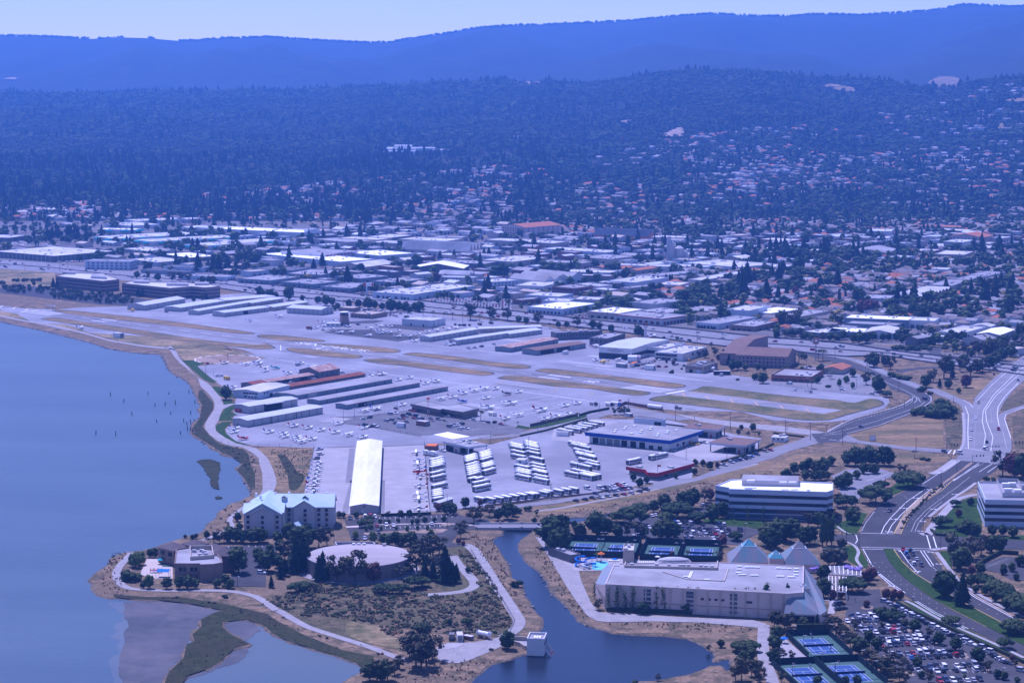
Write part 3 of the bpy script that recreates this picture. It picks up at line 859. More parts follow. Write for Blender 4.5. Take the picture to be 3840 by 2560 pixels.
for u,v in((1045,612),(1100,615),(1095,495),(1145,497),(1180,390),(1235,393),(1305,296),(1355,300),(1435,215),(1485,217),(1350,607),(1370,515),(1470,400),(1670,260),(1170,795),(1440,805),(1310,985),(1520,915),(1075,1122)):
 p=G('l',u,v)
 ribbon(b,[p,p+Vector((2.6,.2,0))],.35,.22,'white_paint')
 b.face([(p.x+2.4,p.y-.7,.22),(p.x+4,p.y+.2,.22),(p.x+2.4,p.y+1.2,.22)],'white_paint')
 ribbon(b,[p+Vector((1.4,0,0)),p+Vector((.6,2.2,0))],.35,.224,'white_paint')
tag(b.obj('road_markings'),kind='structure')
b=MB()
for c,s,w in(('o','555 350,700 400,1000 570,1250 700,1900 985,2352 1200',1.9),('l','690 705,760 740,800 800,780 870,830 940',1.6),('l','600 560,640 590,700 625,770 630',1.4),('l','1400 620,1450 640,1480 580,1560 480,1660 370,1720 310,1850 270,1920 265',4.5),('l','1480 780,1600 765,1660 760',4),('l','1530 800,1600 890,1650 960,1760 1090,1900 1180,2100 1290,2352 1410',2.2),('l','1460 470,1560 390,1680 300,1820 210,1900 150',2.0),('h','1470 1190,1560 1170,1720 1060',6),('h','1780 620,1790 760,1780 920,1720 1000',2),('h','500 800,740 680,1000 610,1200 550,1300 490',1.6),('l','500 1260,560 1250,540 1380',3)):
 ribbon(b,L(c,s),w,.2,'concrete',sm=3)
tag(b.obj('sidewalk'),kind='structure')
for c,s,m in(('l','660 742,760 735,830 790,885 900,885 945,820 945,700 880','lawn'),('l','560 560,640 520,830 430,880 440,820 560,780 630,700 640','lawn'),('l','1090 200,1160 150,1400 80,1430 110,1330 170,1150 255,1100 262','lawn'),('l','1500 570,1600 440,1780 310,1910 290,1960 560,1940 670,1700 655,1520 630','lawn'),('l','1560 795,1650 785,1680 960,1640 960','lawn'),('l','1980 680,2352 640,2352 690,1980 690','lawn'),('o','560 360,700 415,1000 585,1250 715,1900 1000,2352 1220,2500 1290,2500 1330,2300 1230,1900 1050,1250 760,900 590','lawn'),('o','640 345,780 390,1000 500,1300 670,1900 965,2352 1180,1900 975,1250 690,1000 560','lawn'),('k','1650 510,1900 500,2352 550,2352 620,2050 590,1700 560','lawn'),('h','700 835,1000 750,1270 655,1590 690,1592 950,1450 956,900 900,780 880','dry_grass'),('h','1540 400,1700 370,1880 320,2060 310,1970 410,1860 495,1770 490','dry_grass'),('h','1600 690,1660 660,1740 560,1770 640,1780 900,1700 960,1640 950','scrub_ground'),('h','2140 580,2180 500,2352 390,2352 540,2180 600','scrub_ground'),('h','2240 660,2352 600,2352 960,2280 980,2250 860','scrub_ground'),('h','0 1110,200 1010,650 1000,1100 1000,1640 1020,1640 1070,1300 1100,700 1080,300 1100,0 1230','dry_grass'),('k','1040 215,1500 120,2000 0,2352 -60,2352 60,1700 150,1200 260,900 340,600 420,300 450,0 480,0 410,500 330','dry_grass'),('j','1500 640,1700 640,1960 900,2150 1250,2150 1480,1900 1540,1400 1500,0 1290,0 1050,150 960,700 1010,1100 1000','scrub_ground'),('p','1450 180,1900 60,2352 150,2352 560,1900 420,1600 270','scrub_ground')):
 sheet({'lawn':'lawn','dry_grass':'dry_field','scrub_ground':'scrubland'}[m],L(c,s),.065 if m!='lawn' else.12,m)
b=MB()
ribbon(b,L('k','0 440,300 400,600 340,900 285,1200 220,1700 100,2200 -30'),3,.14,'gravel')
tag(b.obj('levee_track'),kind='structure')
sheet('shore_path',L('e','-30 10,40 110,100 180,200 260,300 350,330 440,400 500,450 560,485 620,480 690,420 780,380 850,375 900,430 970,520 1040,640 1090,800 1112,900 1170,970 1230,980 1300,1010 1400,1015 1567,i:1915 180,2060 170,2110 40,e:1160 1450,1130 1350,1070 1230,1000 1160,950 1120,860 1095,720 1062,600 1002,500 930,490 870,530 810,550 740,575 690,700 632,690 625,580 640,560 570,500 500,440 430,390 390,280 330,180 210,100 130,60 50,0 -10,a:1500 1490,1300 1470,1000 1420,800 1360,500 1285,200 1235,0 1195,0 1180,200 1222,500 1270,800 1345,1000 1405,1300 1455,1500 1475,1620 1500'),.13,'gravel')
b=MB()
for c,s,w in(('i','1950 160,1750 300,1650 370,1590 450,1610 520,1360 640,1280 660',3),('i','520 800,440 880,370 960,340 1040,370 1120,450 1180,600 1205,900 1218,1200 1215,1600 1225,1850 1275,1960 1330,2100 1430,p:1600 280,1800 395,2000 465,2300 560,q:400 500,560 560',4),('j','1680 630,1740 660,1800 720,1900 880,1980 1010,2060 1130,2150 1270,q:1690 170,1670 240,1600 300,1530 330',5.5),('r','2000 215,1990 400,2000 550,2060 700,2090 800',5),('j','1560 740,1620 830,1720 930,1780 1020,1700 1080,1500 1110,1280 1125',5)):
 ribbon(b,L(c,s),w,.16,'gravel',sm=3)
tag(b.obj('footpath'),kind='structure')
sheet('club_path',L('k','20 685,100 800,210 980,330 1180,430 1330,530 1460,620 1510,r:470 188,650 188,900 182,1300 190,1700 220,1980 248,2060 240,2010 200,1900 170,1200 140,700 110,430 95,370 85,k:640 1420,560 1320,470 1120,440 1000,300 880,230 830,120 690'),.14,'gravel')
sheet('pump_yard',L('q','880 440,1000 390,1250 385,1520 330,1600 300,1640 330,1530 420,1300 520,1100 590,900 560'),.12,'gravel',sm=2)
sheet('pump_yard',L('q','890 440,980 400,1100 395,1150 412,1000 452'),.17,'concrete',sm=2)
sheet('marsh_shore',L('p','270 140,400 155,520 165,800 165,960 190,1200 230,1500 300,1600 370,1800 470,2100 590,2352 640,2352 720,2270 735,2220 690,2050 630,1900 590,1680 520,1560 465,1480 395,1330 343,1140 365,1140 400,1200 460,1300 510,1360 540,1240 575,1180 630,1110 690,1010 745,870 790,740 960,640 960,710 770,830 655,855 545,920 520,900 465,975 400,970 345,1080 290,1150 270,1020 245,870 215,640 190,400 180,270 165'),.07,'marsh')
sheet('marsh_shore',L('e','300 560,310 490,340 470,400 540,470 620,470 690,400 790,350 880,420 970,520 1060,640 1100,800 1125,860 1190,880 1290,930 1400,930 1567,880 1567,800 1430,730 1350,800 1290,680 1210,560 1160,420 1070,240 960,235 900,320 790,345 640'),.07,'marsh')
sheet('wetland',L('q','0 170,130 200,340 240,370 310,520 350,540 420,480 450,240 400,0 310'),.13,'dry_green',sm=2)
sheet('hotel_car_park',L('j','500 390,850 345,1600 330,1720 370,1900 380,1960 440,2352 445,2352 490,1790 485,1640 490,1590 560,1540 610,1720 640,1500 660,1470 640,1300 600,700 580,570 590'),.15,'asphalt_dark')
sheet('hotel_path',L('j','515 455,640 447,640 462,515 466'),.19,'wall_pink')
sheet('hotel_path',L('j','840 432,1480 420,1800 440,1800 450,1480 428,840 440'),.19,'wall_tan')
sheet('office_car_park',L('i','1440 735,2110 715,2115 830,1990 950,1990 1175,1605 1172,1600 850'),.15,'asphalt_dark')
sheet('club_car_park',L('m','1070 280,1350 200,1560 190,1600 320,o:250 360,700 590,1200 830,1800 1110,2500 1450,2500 1750,m:2200 1750,1800 1420,1600 1230,1400 1010,1240 850,1050 640,1070 500'),.15,'asphalt')
sheet('tennis_club_car_park',L('k','790 560,1100 470,1230 470,1400 540,2100 590,2260 635,2050 720,2050 770,1450 730,1050 690,800 690'),.15,'asphalt')
sheet('club_drive',L('k','1580 470,1600 410,1700 390,1790 380,1790 450,1650 500'),.15,'asphalt')
sheet('office_rear_car_park',L('h','550 1215,680 1150,860 1140,1000 1145,1150 1190,900 1334,l:900 195,760 350,680 330,640 260'),.15,'asphalt_pale')
sheet('roadside_car_park',L('l','1910 960,2000 900,2150 845,2290 850,2500 880,2500 1080,2230 1060,2100 990'),.15,'asphalt')
sheet('plaza',L('i','600 1040,680 870,800 860,960 900,965 1085,780 1090'),.12,'wall_tan')
sheet('playground_lawn',L('i','840 915,960 935,955 958,845 955'),.16,'court_green')
sheet('pool_deck',L('n','110 470,470 360,940 400,1200 440,2240 420,2240 560,700 590,300 590'),.15,'concrete')
sheet('club_courtyard',L('m','60 900,150 900,460 1170,520 1200,500 1260,110 1270'),.17,'concrete')
sheet('tank_path',[Vector((G('j',641,733,7.3).x+29*math.cos(t),G('j',641,733,7.3).y+29*math.sin(t),0))for t in np.linspace(0,2*math.pi,40)[:-1]],.14,'gravel')
b=MB()
ribbon(b,L('b','-300 250,250 312,900 355,1400 400,2000 430,c:300 485,900 520,1500 555,2000 585,2352 605,d:500 640,1000 690,1600 720,2500 790'),13,.13,'wall_brown',sm=2)
tag(b.obj('railway_bed'),kind='structure')
b=MB()
ribbon(b,L('b','250 325,900 370,1400 418,2000 450,c:300 505,900 540,1500 575,2000 605,2352 625'),16,.11,'dry_green',sm=2)
tag(b.obj('railway_verge'),kind='structure')
FA=math.atan2(*(lambda d:(d.y,d.x))(G('c',2100,1420)-G('a',2000,890)))
fx,fy=Vector((math.cos(FA),math.sin(FA),0)),Vector((-math.sin(FA),math.cos(FA),0))
FO=G('c',1100,1300)
b=MB()
for s,a0,a1,w in((75,-900,600,9),(290,-900,700,11),(500,-1000,700,11),(700,-1100,900,11),(880,-1200,1000,13)):
 ribbon(b,[FO+fx*a0+fy*s,FO+fx*a1+fy*s],w,.09,'asphalt')
for a in range(-1200,900,165):
 ribbon(b,[FO+fx*a+fy*70,FO+fx*a+fy*1500],9,.085,'asphalt')
tag(b.obj('town_streets'),kind='structure')
for c,s,m in(('b','0 560,700 550,720 590,0 650','asphalt'),('c','1000 590,1600 560,1700 610,1450 660,1150 640','asphalt'),('d','600 1230,760 1170,800 1230,640 1260,d:300 1320,100 1290','asphalt'),('d','1280 1290,1700 1230,1900 1250,1600 1320','asphalt_pale'),('a','1750 220,2150 245,2100 280,1750 262','asphalt'),('b','1550 1040,2200 990,2352 1050,2352 1140,1900 1090','asphalt_pale'),('a','0 930,300 915,900 980,1400 1040,1240 1100,900 1080,0 975','asphalt_dark'),('h','0 240,500 180,720 230,930 300,1000 470,400 410,0 355','asphalt_pale'),('g','620 230,780 160,1050 130,1400 160,1400 290,1000 260','asphalt_pale')):
 sheet('car_park',L(c,s),.12,m)
 # buildings
LM=[]
FOOT=[]
def P3(c,t,z=0.):
 return G(t[0],t[1],t[2],z)if len(t)==3 else G(c,t[0],t[1],z)
def roof_kit(parent,O,ex,ey,Lx,Wy,h,n,mats=('unit',),seed=0,sk=0,big=1.):
 r=random.Random(seed)
 a=math.atan2(ex.y,ex.x)
 for i in range(n):
  p=O+ex*(Lx*r.uniform(.08,.92))+ey*(Wy*r.uniform(.15,.85))
  s=r.uniform(1.5,3.2)*big
  block('rooftop_unit',parent,'unit',(p.x,p.y,h+.6),(s,s*r.uniform(.6,1),1.2),a)
 for i in range(sk):
  q=max(1,sk//2)
  p=O+ex*(Lx*((i%q)+.6)/(q+.2))+ey*(Wy*(.33 if i<q else.66))
  block('skylight',parent,'white',(p.x,p.y,h+.25),(2.4,1.3,.5),a)
def face_parts(parent,O,ex,nrm,Lx,specs):
 """specs: (name, count, width, height, z0, material[, x0, x1]) laid along a wall"""
 a=math.atan2(ex.y,ex.x)
 for sp in specs:
  nm,n,w,hh,z0,m=sp[:6]
  x0,x1=(sp[6],sp[7])if len(sp)>7 else(.03,.97)
  d=4.if nm=='awning' else 2.6 if 'awning' in nm else.25
  for i in range(max(n,1)):
   x=Lx*(x0+(x1-x0)*(i+.5)/max(n,1))
   ww=w if n else Lx*(x1-x0)
   p=O+ex*x+nrm*(d/2-.08)
   block(nm,parent,m,(p.x,p.y,z0+hh/2),(ww,d,hh),a)
def bld(name,label,c,A,B,C,h,wall='wall_grey',roof='roof_pale',kind='flat',cat='building',top=False,ab=(),ac=(),n=0,sk=0,par=.5,ref=None,group=None,ov=0.,rise=None,fascia=None,gables=1):
 z=h if top else 0.
 pa,pb,pc=P3(c,A,z),P3(c,B,z),P3(c,C,z)
 pa.z=pb.z=pc.z=0
 ex=(pb-pa)
 Lx=ex.length
 ex.normalize()
 ey=(pc-pa)-ex*(pc-pa).dot(ex)
 Wy=ey.length
 ey.normalize()
 r=root(name,(0,0,0),label,cat,group)
 cen=pa+ex*Lx/2+ey*Wy/2
 if ref:
  LM.append((ref,cen.copy()))
 FOOT.append((cen,ex,ey,Lx/2+2,Wy/2+2))
 cs=[pa,pa+ex*Lx,pa+ex*Lx+ey*Wy,pa+ey*Wy]
 b=MB()
 if kind in('flat','canopy'):
  if kind=='flat':
   b.prism(cs,-.3,h+par,wall,top=False)
   ins=[pa+ex*.35+ey*.35,pa+ex*(Lx-.35)+ey*.35,pa+ex*(Lx-.35)+ey*(Wy-.35),pa+ex*.35+ey*(Wy-.35)]
   for i in range(4):
    j=(i+1)%4
    b.face([(cs[i].x,cs[i].y,h+par),(cs[j].x,cs[j].y,h+par),(ins[j].x,ins[j].y,h+par),(ins[i].x,ins[i].y,h+par)],wall)
    b.face([(ins[i].x,ins[i].y,h+par),(ins[j].x,ins[j].y,h+par),(ins[j].x,ins[j].y,h-.05),(ins[i].x,ins[i].y,h-.05)],wall)
   b.obj('wall',r)
   b=MB()
   b.flat(ins,h,roof)
   b.obj('roof',r)
  if fascia or kind=='canopy':
   fm,f0,f1,fo=fascia or('white',h-1.4,h,1.2)
   q=[pa-ex*fo-ey*fo,pa+ex*(Lx+fo)-ey*fo,pa+ex*(Lx+fo)+ey*(Wy+fo),pa-ex*fo+ey*(Wy+fo)]
   t_=[pa-ex*(fo-.7)-ey*(fo-.7),pa+ex*(Lx+fo-.7)-ey*(fo-.7),pa+ex*(Lx+fo-.7)+ey*(Wy+fo-.7),pa-ex*(fo-.7)+ey*(Wy+fo-.7)]
   b=MB()
   b.loft([[(p.x,p.y,f0)for p in t_],[(p.x,p.y,f1)for p in q]],fm,caps=False)
   b.flat(t_,f0,fm)
   b.obj('fascia',r)
   b=MB()
   b.flat(q,f1+.02,roof)
   b.obj('roof',r)
 else:
  rs=rise if rise is not None else Wy*.09
  along=kind=='gable'
  if along:
   o,u,v,lu,lv=pa,ex,ey,Lx,Wy
  else:
   o,u,v,lu,lv=pa,ey,ex,Wy,Lx
  b.prism(cs,-.3,h,wall,top=False)
  e=.5+ov
  rb=MB()
  for gi in range(gables):
   v0,v1=lv*gi/gables,lv*(gi+1)/gables
   vm=(v0+v1)/2
   def q(x,y,zz):
    p=o+u*x+v*y
    return(p.x,p.y,zz)
   if kind=='hip':
    pass
   b.face([q(0,v0,h),q(0,v1,h),q(0,vm,h+rs)],wall)
   b.face([q(lu,v1,h),q(lu,v0,h),q(lu,vm,h+rs)],wall)
   y0,y1=v0-(e if gi==0 else 0),v1+(e if gi==gables-1 else 0)
   zs=h-rs*e/(vm-v0)if gi==0 else h
   for ya,za in((y0,zs if gi==0 else h),(y1,zs if gi==gables-1 else h)):
    f=[q(-e,ya,za+.12),q(lu+e,ya,za+.12),q(lu+e,vm,h+rs+.12),q(-e,vm,h+rs+.12)]
    f2=[q(-e,ya,za-.1),q(lu+e,ya,za-.1),q(lu+e,vm,h+rs-.1),q(-e,vm,h+rs-.1)]
    rb.face(f,roof)
    rb.face(f2,roof)
    rb.face([f[0],f[1],f2[1],f2[0]],roof)
    rb.face([f[0],f[3],f2[3],f2[0]],roof)
    rb.face([f[1],f[2],f2[2],f2[1]],roof)
  b.obj('wall',r)
  rb.obj('roof',r)
 face_parts(r,pa,ex,-ey,Lx,ab)
 face_parts(r,pa,ey,-ex,Wy,ac)
 if n or sk:
  roof_kit(r,pa,ex,ey,Lx,Wy,h+.02,n,seed=int(Lx*7+Wy*13),sk=sk)
 r['_f']=0
 del r['_f']
 return r,pa,ex,ey,Lx,Wy
def pbld(name,label,c,s,h,wall,roof,bands=(),par=.6,ref=None,cat='building',top=True,n=0,inset=.4,group=None):
 pts=L(c,s,h if top else 0.)
 for p in pts:
  p.z=0
 m=len(pts)
 ar=sum(pts[i].x*pts[(i+1)%m].y-pts[(i+1)%m].x*pts[i].y for i in range(m))
 if ar<0:
  pts=pts[::-1]
 cen=sum(pts,Vector())/m
 r=root(name,(0,0,0),label,cat,group)
 def off(d):
  out=[]
  for i in range(m):
   a,b_,c_=pts[i-1],pts[i],pts[(i+1)%m]
   d1,d2=(b_-a).normalized(),(c_-b_).normalized()
   n1,n2=Vector((d1.y,-d1.x,0)),Vector((d2.y,-d2.x,0))
   nn=(n1+n2).normalized()
   out.append(b_+nn*d/max(.4,nn.dot(n1)))
  return out
 ins=off(-inset)
 b=MB()
 b.prism(pts,-.3,h+par,wall,top=False)
 for i in range(m):
  j=(i+1)%m
  b.face([(pts[i].x,pts[i].y,h+par),(pts[j].x,pts[j].y,h+par),(ins[j].x,ins[j].y,h+par),(ins[i].x,ins[i].y,h+par)],wall)
  b.face([(ins[i].x,ins[i].y,h+par),(ins[j].x,ins[j].y,h+par),(ins[j].x,ins[j].y,h-.1),(ins[i].x,ins[i].y,h-.1)],wall)
 b.obj('wall',r)
 b=MB()
 b.flat(ins,h,roof)
 b.obj('roof',r)
 for z0,z1,mm,nm,d in bands:
  o=off(d)
  b=MB()
  b.prism(o,z0,z1,mm)
  b.flat(o,z0,mm)
  b.obj(nm,r)
 if ref:
  LM.append((ref,cen.copy()))
 xs=max((p-cen).length for p in pts)
 FOOT.append((cen,Vector((1,0,0)),Vector((0,1,0)),xs*.8,xs*.6))
 if n:
  ex=(pts[1]-pts[0]).normalized()
  rr=random.Random(int(cen.x))
  for i in range(n):
   p=cen+Vector((rr.uniform(-.45,.45)*xs,rr.uniform(-.3,.3)*xs,0))
   block('rooftop_unit',r,'unit',(p.x,p.y,h+.7),(rr.uniform(1.5,4),rr.uniform(1.5,3),1.4),math.atan2(ex.y,ex.x))
 return r,pts,cen
HG=dict(cat='hangar')
dr=lambda n,h,m='door_grey',w=None:('door',n,w or 6,h,0,m)
def seam(n,h):
 return('door_joint',n,.22,h,0,'door_dark')
bld('hangar','pale grey hangar with low arched roof, nearest the shore path','e',(848,885),(1678,735),(692,860),4.6,'metal_wall','roof_metal','gable',rise=.9,ab=[seam(9,4.2),('door_post',2,.5,4.4,0,'door_dark',.15,.8)],ac=[('vent',1,1.5,1.2,.6,'door_grey',.55,.75)],ref='nearest arched grey hangar',**HG)
r_,*_=bld('hangar','pale grey hangar with its wide dark door standing open','e',(862,738),(1400,650),(718,712),5.2,'metal_wall','roof_metal','gable',rise=.9,ab=[('doorway',1,17,4.6,0,'dark',.26,.72),('door_awning',1,17,.25,4.9,'roof_white',.26,.72),seam(5,4.4)],ref='open-door grey hangar',**HG)
bld('office_hangar','pale blue office hangar with wide white roof behind the round tree','e',(985,580),(1308,500),(735,545),5.4,'wall_blue','roof_white','gable',cat='hangar',rise=1.2,ab=[('doorway',1,3.5,2.6,0,'dark',.3,.45),('window',2,1.5,1.3,3.2,'glass',.1,.3),('canopy_awning',1,4,.3,2.8,'roof_white',.3,.5)],ac=[('window',5,2,1.2,3.3,'glass',.08,.62),('window',4,1.8,1.2,.8,'glass',.1,.6),('sign_board',1,6,1.,2.2,'white',.15,.5)],ref='pale blue office hangar')
bld('hangar_row','long grey hangar row, nearest the rust-red roofed row','e',(1405,580),('f',208,398),(1222,540),3.1,'wall_slate','roof_grey','gable',cat='hangar',rise=.6,ab=[seam(9,2.9),('door',1,10,2.7,0,'wall_grey',.1,.2),('eave_trim',0,0,.25,3.,'roof_rust',0,1)],ref='hangar row beside rust roof')
bld('hangar_row','long grey hangar row in the middle of three','e',(1640,638),('f',513,440),(1520,618),3.1,'wall_slate','roof_grey','gable',cat='hangar',rise=.6,ab=[seam(10,2.9),('eave_trim',0,0,.25,3.,'roof_rust',0,1)],ref='middle grey hangar row')
bld('hangar_row','long grey hangar row nearest the terminal with one open bay','e',(1940,690),('f',822,485),(1832,672),3.3,'wall_slate','roof_grey','gable',cat='hangar',rise=.6,ab=[seam(11,3),('doorway',1,9,2.8,0,'dark',.08,.22),('eave_trim',0,0,.25,3.2,'roof_rust',0,1)],ref='hangar row beside the terminal')
bld('hangar_row','dark long hangar row with an even rust-red roof','e',(1310,498),(2147,357),(1228,478),4,'wall_dark','roof_rust','gable',cat='hangar',rise=1.3,ab=[seam(9,3.6)],ref='rust-red roofed hangar row')
bld('hangar_row','dark hangar row with a pale roof mottled by rust','e',(1060,440),(1625,347),(985,418),3.4,'wall_dark','roof_mottle','gable',cat='hangar',rise=1.1,ab=[seam(7,3),('doorway',2,8,2.8,0,'dark',.2,.9)],ref='mottled rust hangar row')
bld('hangar','small dark hangar with red roof at the end of the mottled row','e',(900,466),(1055,440),(806,446),3.6,'wall_dark','roof_rust','gable',rise=1.2,ab=[seam(3,3)],**HG)
bld('hangar','tall dark hangar with high rusty gable roof beside the taxiway','e',(1640,355),(1866,314),(1475,322),5.6,'wall_dark','roof_mottle','gable',rise=3,ab=[seam(4,5)],ref='tall rusty hangar',**HG)
bld('hangar','wide cream hangar with shallow gable, farthest towards the office car park','a',(1330,1137),(1703,1072),(1232,1118),5.2,'metal_wall','roof_metal','gable',rise=1.8,ab=[seam(5,4.6)],ref='wide cream hangar',**HG)
for i,(A,B,C,lb)in enumerate((((1660,1150),(2062,1085),(1525,1138),'cream hangar row with white roof, first behind the wide cream hangar'),((1820,1180),(2290,1100),(1755,1170),'cream hangar row with white roof, middle of the three near the runway end'),((2060,1197),(2474,1145),(1938,1188),'cream hangar row with one dark open bay beside the apron edge'))):
 bld('hangar_row',lb,'a',A,B,C,4.2,'metal_wall','roof_metal','gable',cat='hangar',rise=.9,ab=[seam(6,3.8)]+([('doorway',1,6,3.4,0,'dark',.4,.55)]if i==2 else[]),ref='cream hangar rows')
bld('hangar_row','white roofed hangar row farthest back towards the freeway','a',(2070,1080),(2530,1042),(1985,1062),4,'wall_tan','roof_metal','gable',cat='hangar',rise=.9,ab=[seam(7,3.6)])
bld('hangar_row','hangar row between the freeway and the cream rows, ending at trees','b',(-40,1102),(252,1058),(-130,1088),3.8,'wall_tan','roof_metal','gable',cat='hangar',rise=.8,ab=[seam(5,3.4)])
bld('hangar_row','hangar row with tan doors beside the wide grey gabled hangar','b',(160,1142),(478,1095),(92,1128),4,'wall_tan','roof_metal','gable',cat='hangar',rise=.9,ab=[seam(6,3.6)])
bld('hangar','wide grey gabled hangar left of the control tower','b',(598,1182),(712,1162),(352,1150),5.6,'metal_wall','roof_metal','gable2',rise=1.8,ab=[seam(3,5)],ac=[seam(7,5)],ref='wide grey gabled hangar',**HG)
bld('hangar','square white hangar standing alone beside the dark tie-down asphalt','b',(1610,1292),(1742,1266),(1372,1268),6,'wall_white','roof_white',ab=[seam(3,5.5)],ac=[('door',2,1.4,2.4,0,'door_dark',.05,.9)],sk=4,ref='square white hangar',**HG)
bld('hangar_row','white roofed hangar row nearest the dark tie-down asphalt','b',(1595,1425),(2047,1350),(1555,1408),4.4,'metal_wall','roof_metal','gable',cat='hangar',rise=.9,ab=[seam(9,4)],ref='east hangar rows')
bld('hangar_row','white roofed hangar row nearest the taxiway and the parked twin aircraft','b',(1850,1455),(2312,1388),(1815,1440),4.4,'metal_wall','roof_metal','gable',cat='hangar',rise=.9,ab=[seam(8,4)])
bld('hangar_row','white roofed hangar row furthest back, beside the freeway palms','b',(2055,1345),('c',275,1325),(2005,1330),4,'wall_tan','roof_metal','gable',cat='hangar',rise=.9,ab=[seam(9,3.6)])
bld('hangar_row','white roofed hangar row behind the two near the taxiway','b',(2330,1392),('c',278,1352),(2262,1372),4,'metal_wall','roof_metal','gable',cat='hangar',rise=.9,ab=[seam(6,3.6)])
bld('hangar_row','grey hangar row with partly rusted roof beside the black motel','c',(-15,1522),(425,1438),('b',2205,1508),4,'wall_slate','roof_mottle','gable',cat='hangar',rise=.9,ab=[seam(7,3.6)])
bld('hangar_row','grey hangar row with brown roof and open black bays by the museum','c',(225,1550),(678,1482),(112,1532),4.2,'wall_slate','roof_brown','gable',cat='hangar',rise=.9,ab=[('doorway',2,17,3.6,0,'dark',.05,.7),seam(6,3.8)],ref='brown roofed hangar row')
r_,pa,ex,ey,Lx,Wy=bld('long_hangar','very long white hangar with bright roof between two aircraft rows','j',(832,250),('f',92,1035),(556,252),4.3,'wall_grey','roof_sheet','gable',cat='hangar',top=True,rise=1.3,ac=[('gable_vent',1,.7,.7,3.6,'dark',.45,.55)],ref='very long white hangar')
r_,pa,ex,ey,Lx,Wy=bld('museum','big white aviation museum hall with dark lower wall band','z',(705,320),(1350,155),(145,275),9.4,'wall_white','roof_metal','gable2',cat='museum',top=True,rise=1.2,ab=[('dark_wall_band',0,0,3.,2.4,'door_dark',0,.98),('glazing',0,0,2.4,0,'wall_white',0,.9)],ac=[('dark_wall_band',0,0,4.6,0,'door_dark',0,1),('wall_panel',1,9.5,2.5,0,'white',.1,.25),('wall_panel',1,9,2.5,0,'white',.72,.98),('window',1,3,1.6,3.4,'glass',.05,.15)],ref='aviation museum')
wrot=(math.pi/2,0,math.atan2(-ey.y,-ey.x))
cp=pa+ey*Wy/2-ex*.35
for body,sz,zz in(('HILLER',1.0,8.2),('AVIATION MUSEUM',1.35,6.7),('AT SAN CARLOS AIRPORT',.55,5.7)):
 text_obj('lettering',body,sz,'dark',(cp.x,cp.y,zz),wrot,r_,sx=1.25)
bld('museum_annex','white flat roofed museum annex with rows of roof units','z',(1280,330),(1655,235),(985,300),6.6,'wall_white','roof_white',top=True,ab=[('window',3,5,2.5,1,'glass')],ac=[('window',5,2.4,2.6,2.6,'glass',.3,.98)],n=7,par=1.2)
bld('office_building','white two-storey office with balcony windows beside the museum','z',(1600,412),(2035,288),(1142,370),6.2,'wall_white','roof_white',top=True,ac=[('window',7,2.6,2,3.6,'glass',.2,.97),('window',7,2.6,2,.5,'glass',.2,.97),('balcony_rail',1,15,.5,3,'wall_grey',.2,.97)],ab=[('window',3,4,2,3,'glass',.3,.9)],n=6,sk=4,ref='white two-storey office')
bld('plant_building','tan and brown flat roofed plant building with pipes on its roof','z',(1960,640),(2222,565),(1688,605),5.2,'wall_tan','roof_dark',top=True,ab=[('wall_panel',4,4,2.4,2.6,'wall_brown')],ac=[('wall_panel',4,3.8,2.2,2.8,'wall_brown'),('door',1,3,2.6,0,'wall_blue',.15,.35),('doorway',1,3,2.6,0,'dark',.55,.8)],n=7,par=.9,ref='tan plant building')
bld('motel','low black-walled two-storey motel block nearest the museum','c',(880,1398),(1040,1350),(742,1380),7,'wall_dark','roof_pale',top=True,ab=[('window',8,1.2,1.6,4,'glass')],ac=[('window',4,1.6,1.6,4,'glass')],n=4,ref='black motel')
bld('motel','long black-walled motel wing with pale roof facing a grass court','c',(395,1345),(830,1325),(325,1335),6.5,'wall_dark','roof_pale',top=True,ab=[('window',14,1.2,1.5,3.6,'glass')],n=5)
bld('hotel','large pinkish hotel with brown hipped roof beside the curving road','h',(130,205),(212,150),('g',1960,205),9.6,'wall_mauve','roof_brown','gable2',rise=4.5,ac=[('window',12,1.4,1.4,6.6,'glass'),('window',12,1.4,1.4,3.8,'glass'),('window',12,1.4,1.4,1,'glass')],ab=[('window',3,1.4,1.4,6.6,'glass'),('window',3,1.4,1.4,3.8,'glass')],ref='pink hotel')
bld('hotel','pink hotel wing with brown roof reaching back to the freeway','g',(1960,205),('c',2352,1470),('g',1890,120),9.6,'wall_mauve','roof_brown','gable2',rise=4.2,ab=[('window',5,1.4,1.4,6.6,'glass')])
bld('restaurant','orange-brown flat roofed restaurant with ivy on its walls','h',(360,340),(470,275),(18,300),4.2,'wall_brick','roof_pale',top=False,cat='restaurant',ac=[('window',6,3,1.6,.8,'glass'),('ledge',0,0,.4,2.8,'orange',0,1)],n=5,par=.8,ref='ivy-covered restaurant')
bld('restaurant','small restaurant with tiled pyramid roof beside the curving road','h',(640,262),(735,225),(500,235),4,'wall_tan','roof_tile','gable',cat='restaurant',rise=2,n=0)
r_,pa,ex,ey,Lx,Wy=bld('bus_garage','big bus garage with deep blue roof edge and seven bay doors','g',(1195,1150),(1525,1045),(410,1035),5.6,'wall_white','roof_pale',cat='garage',ac=[('doorway',3,4,4,0,'dark',.27,.61),('doorway',1,4,4,0,'dark',.87,.97),('bay_door',3,4,4,0,'door_grey',.6,.88),('bay_door',2,3,2.6,0,'door_dark',.05,.27)],ab=[('window',2,3,1.4,1.5,'glass',.2,.6),('door',2,1.2,2.4,0,'red_trim',.4,.8),('window',6,1.2,.5,4.4,'glass')],par=0,fascia=('blue_trim',4.9,7.4,2.6),ref='blue-edged bus garage')
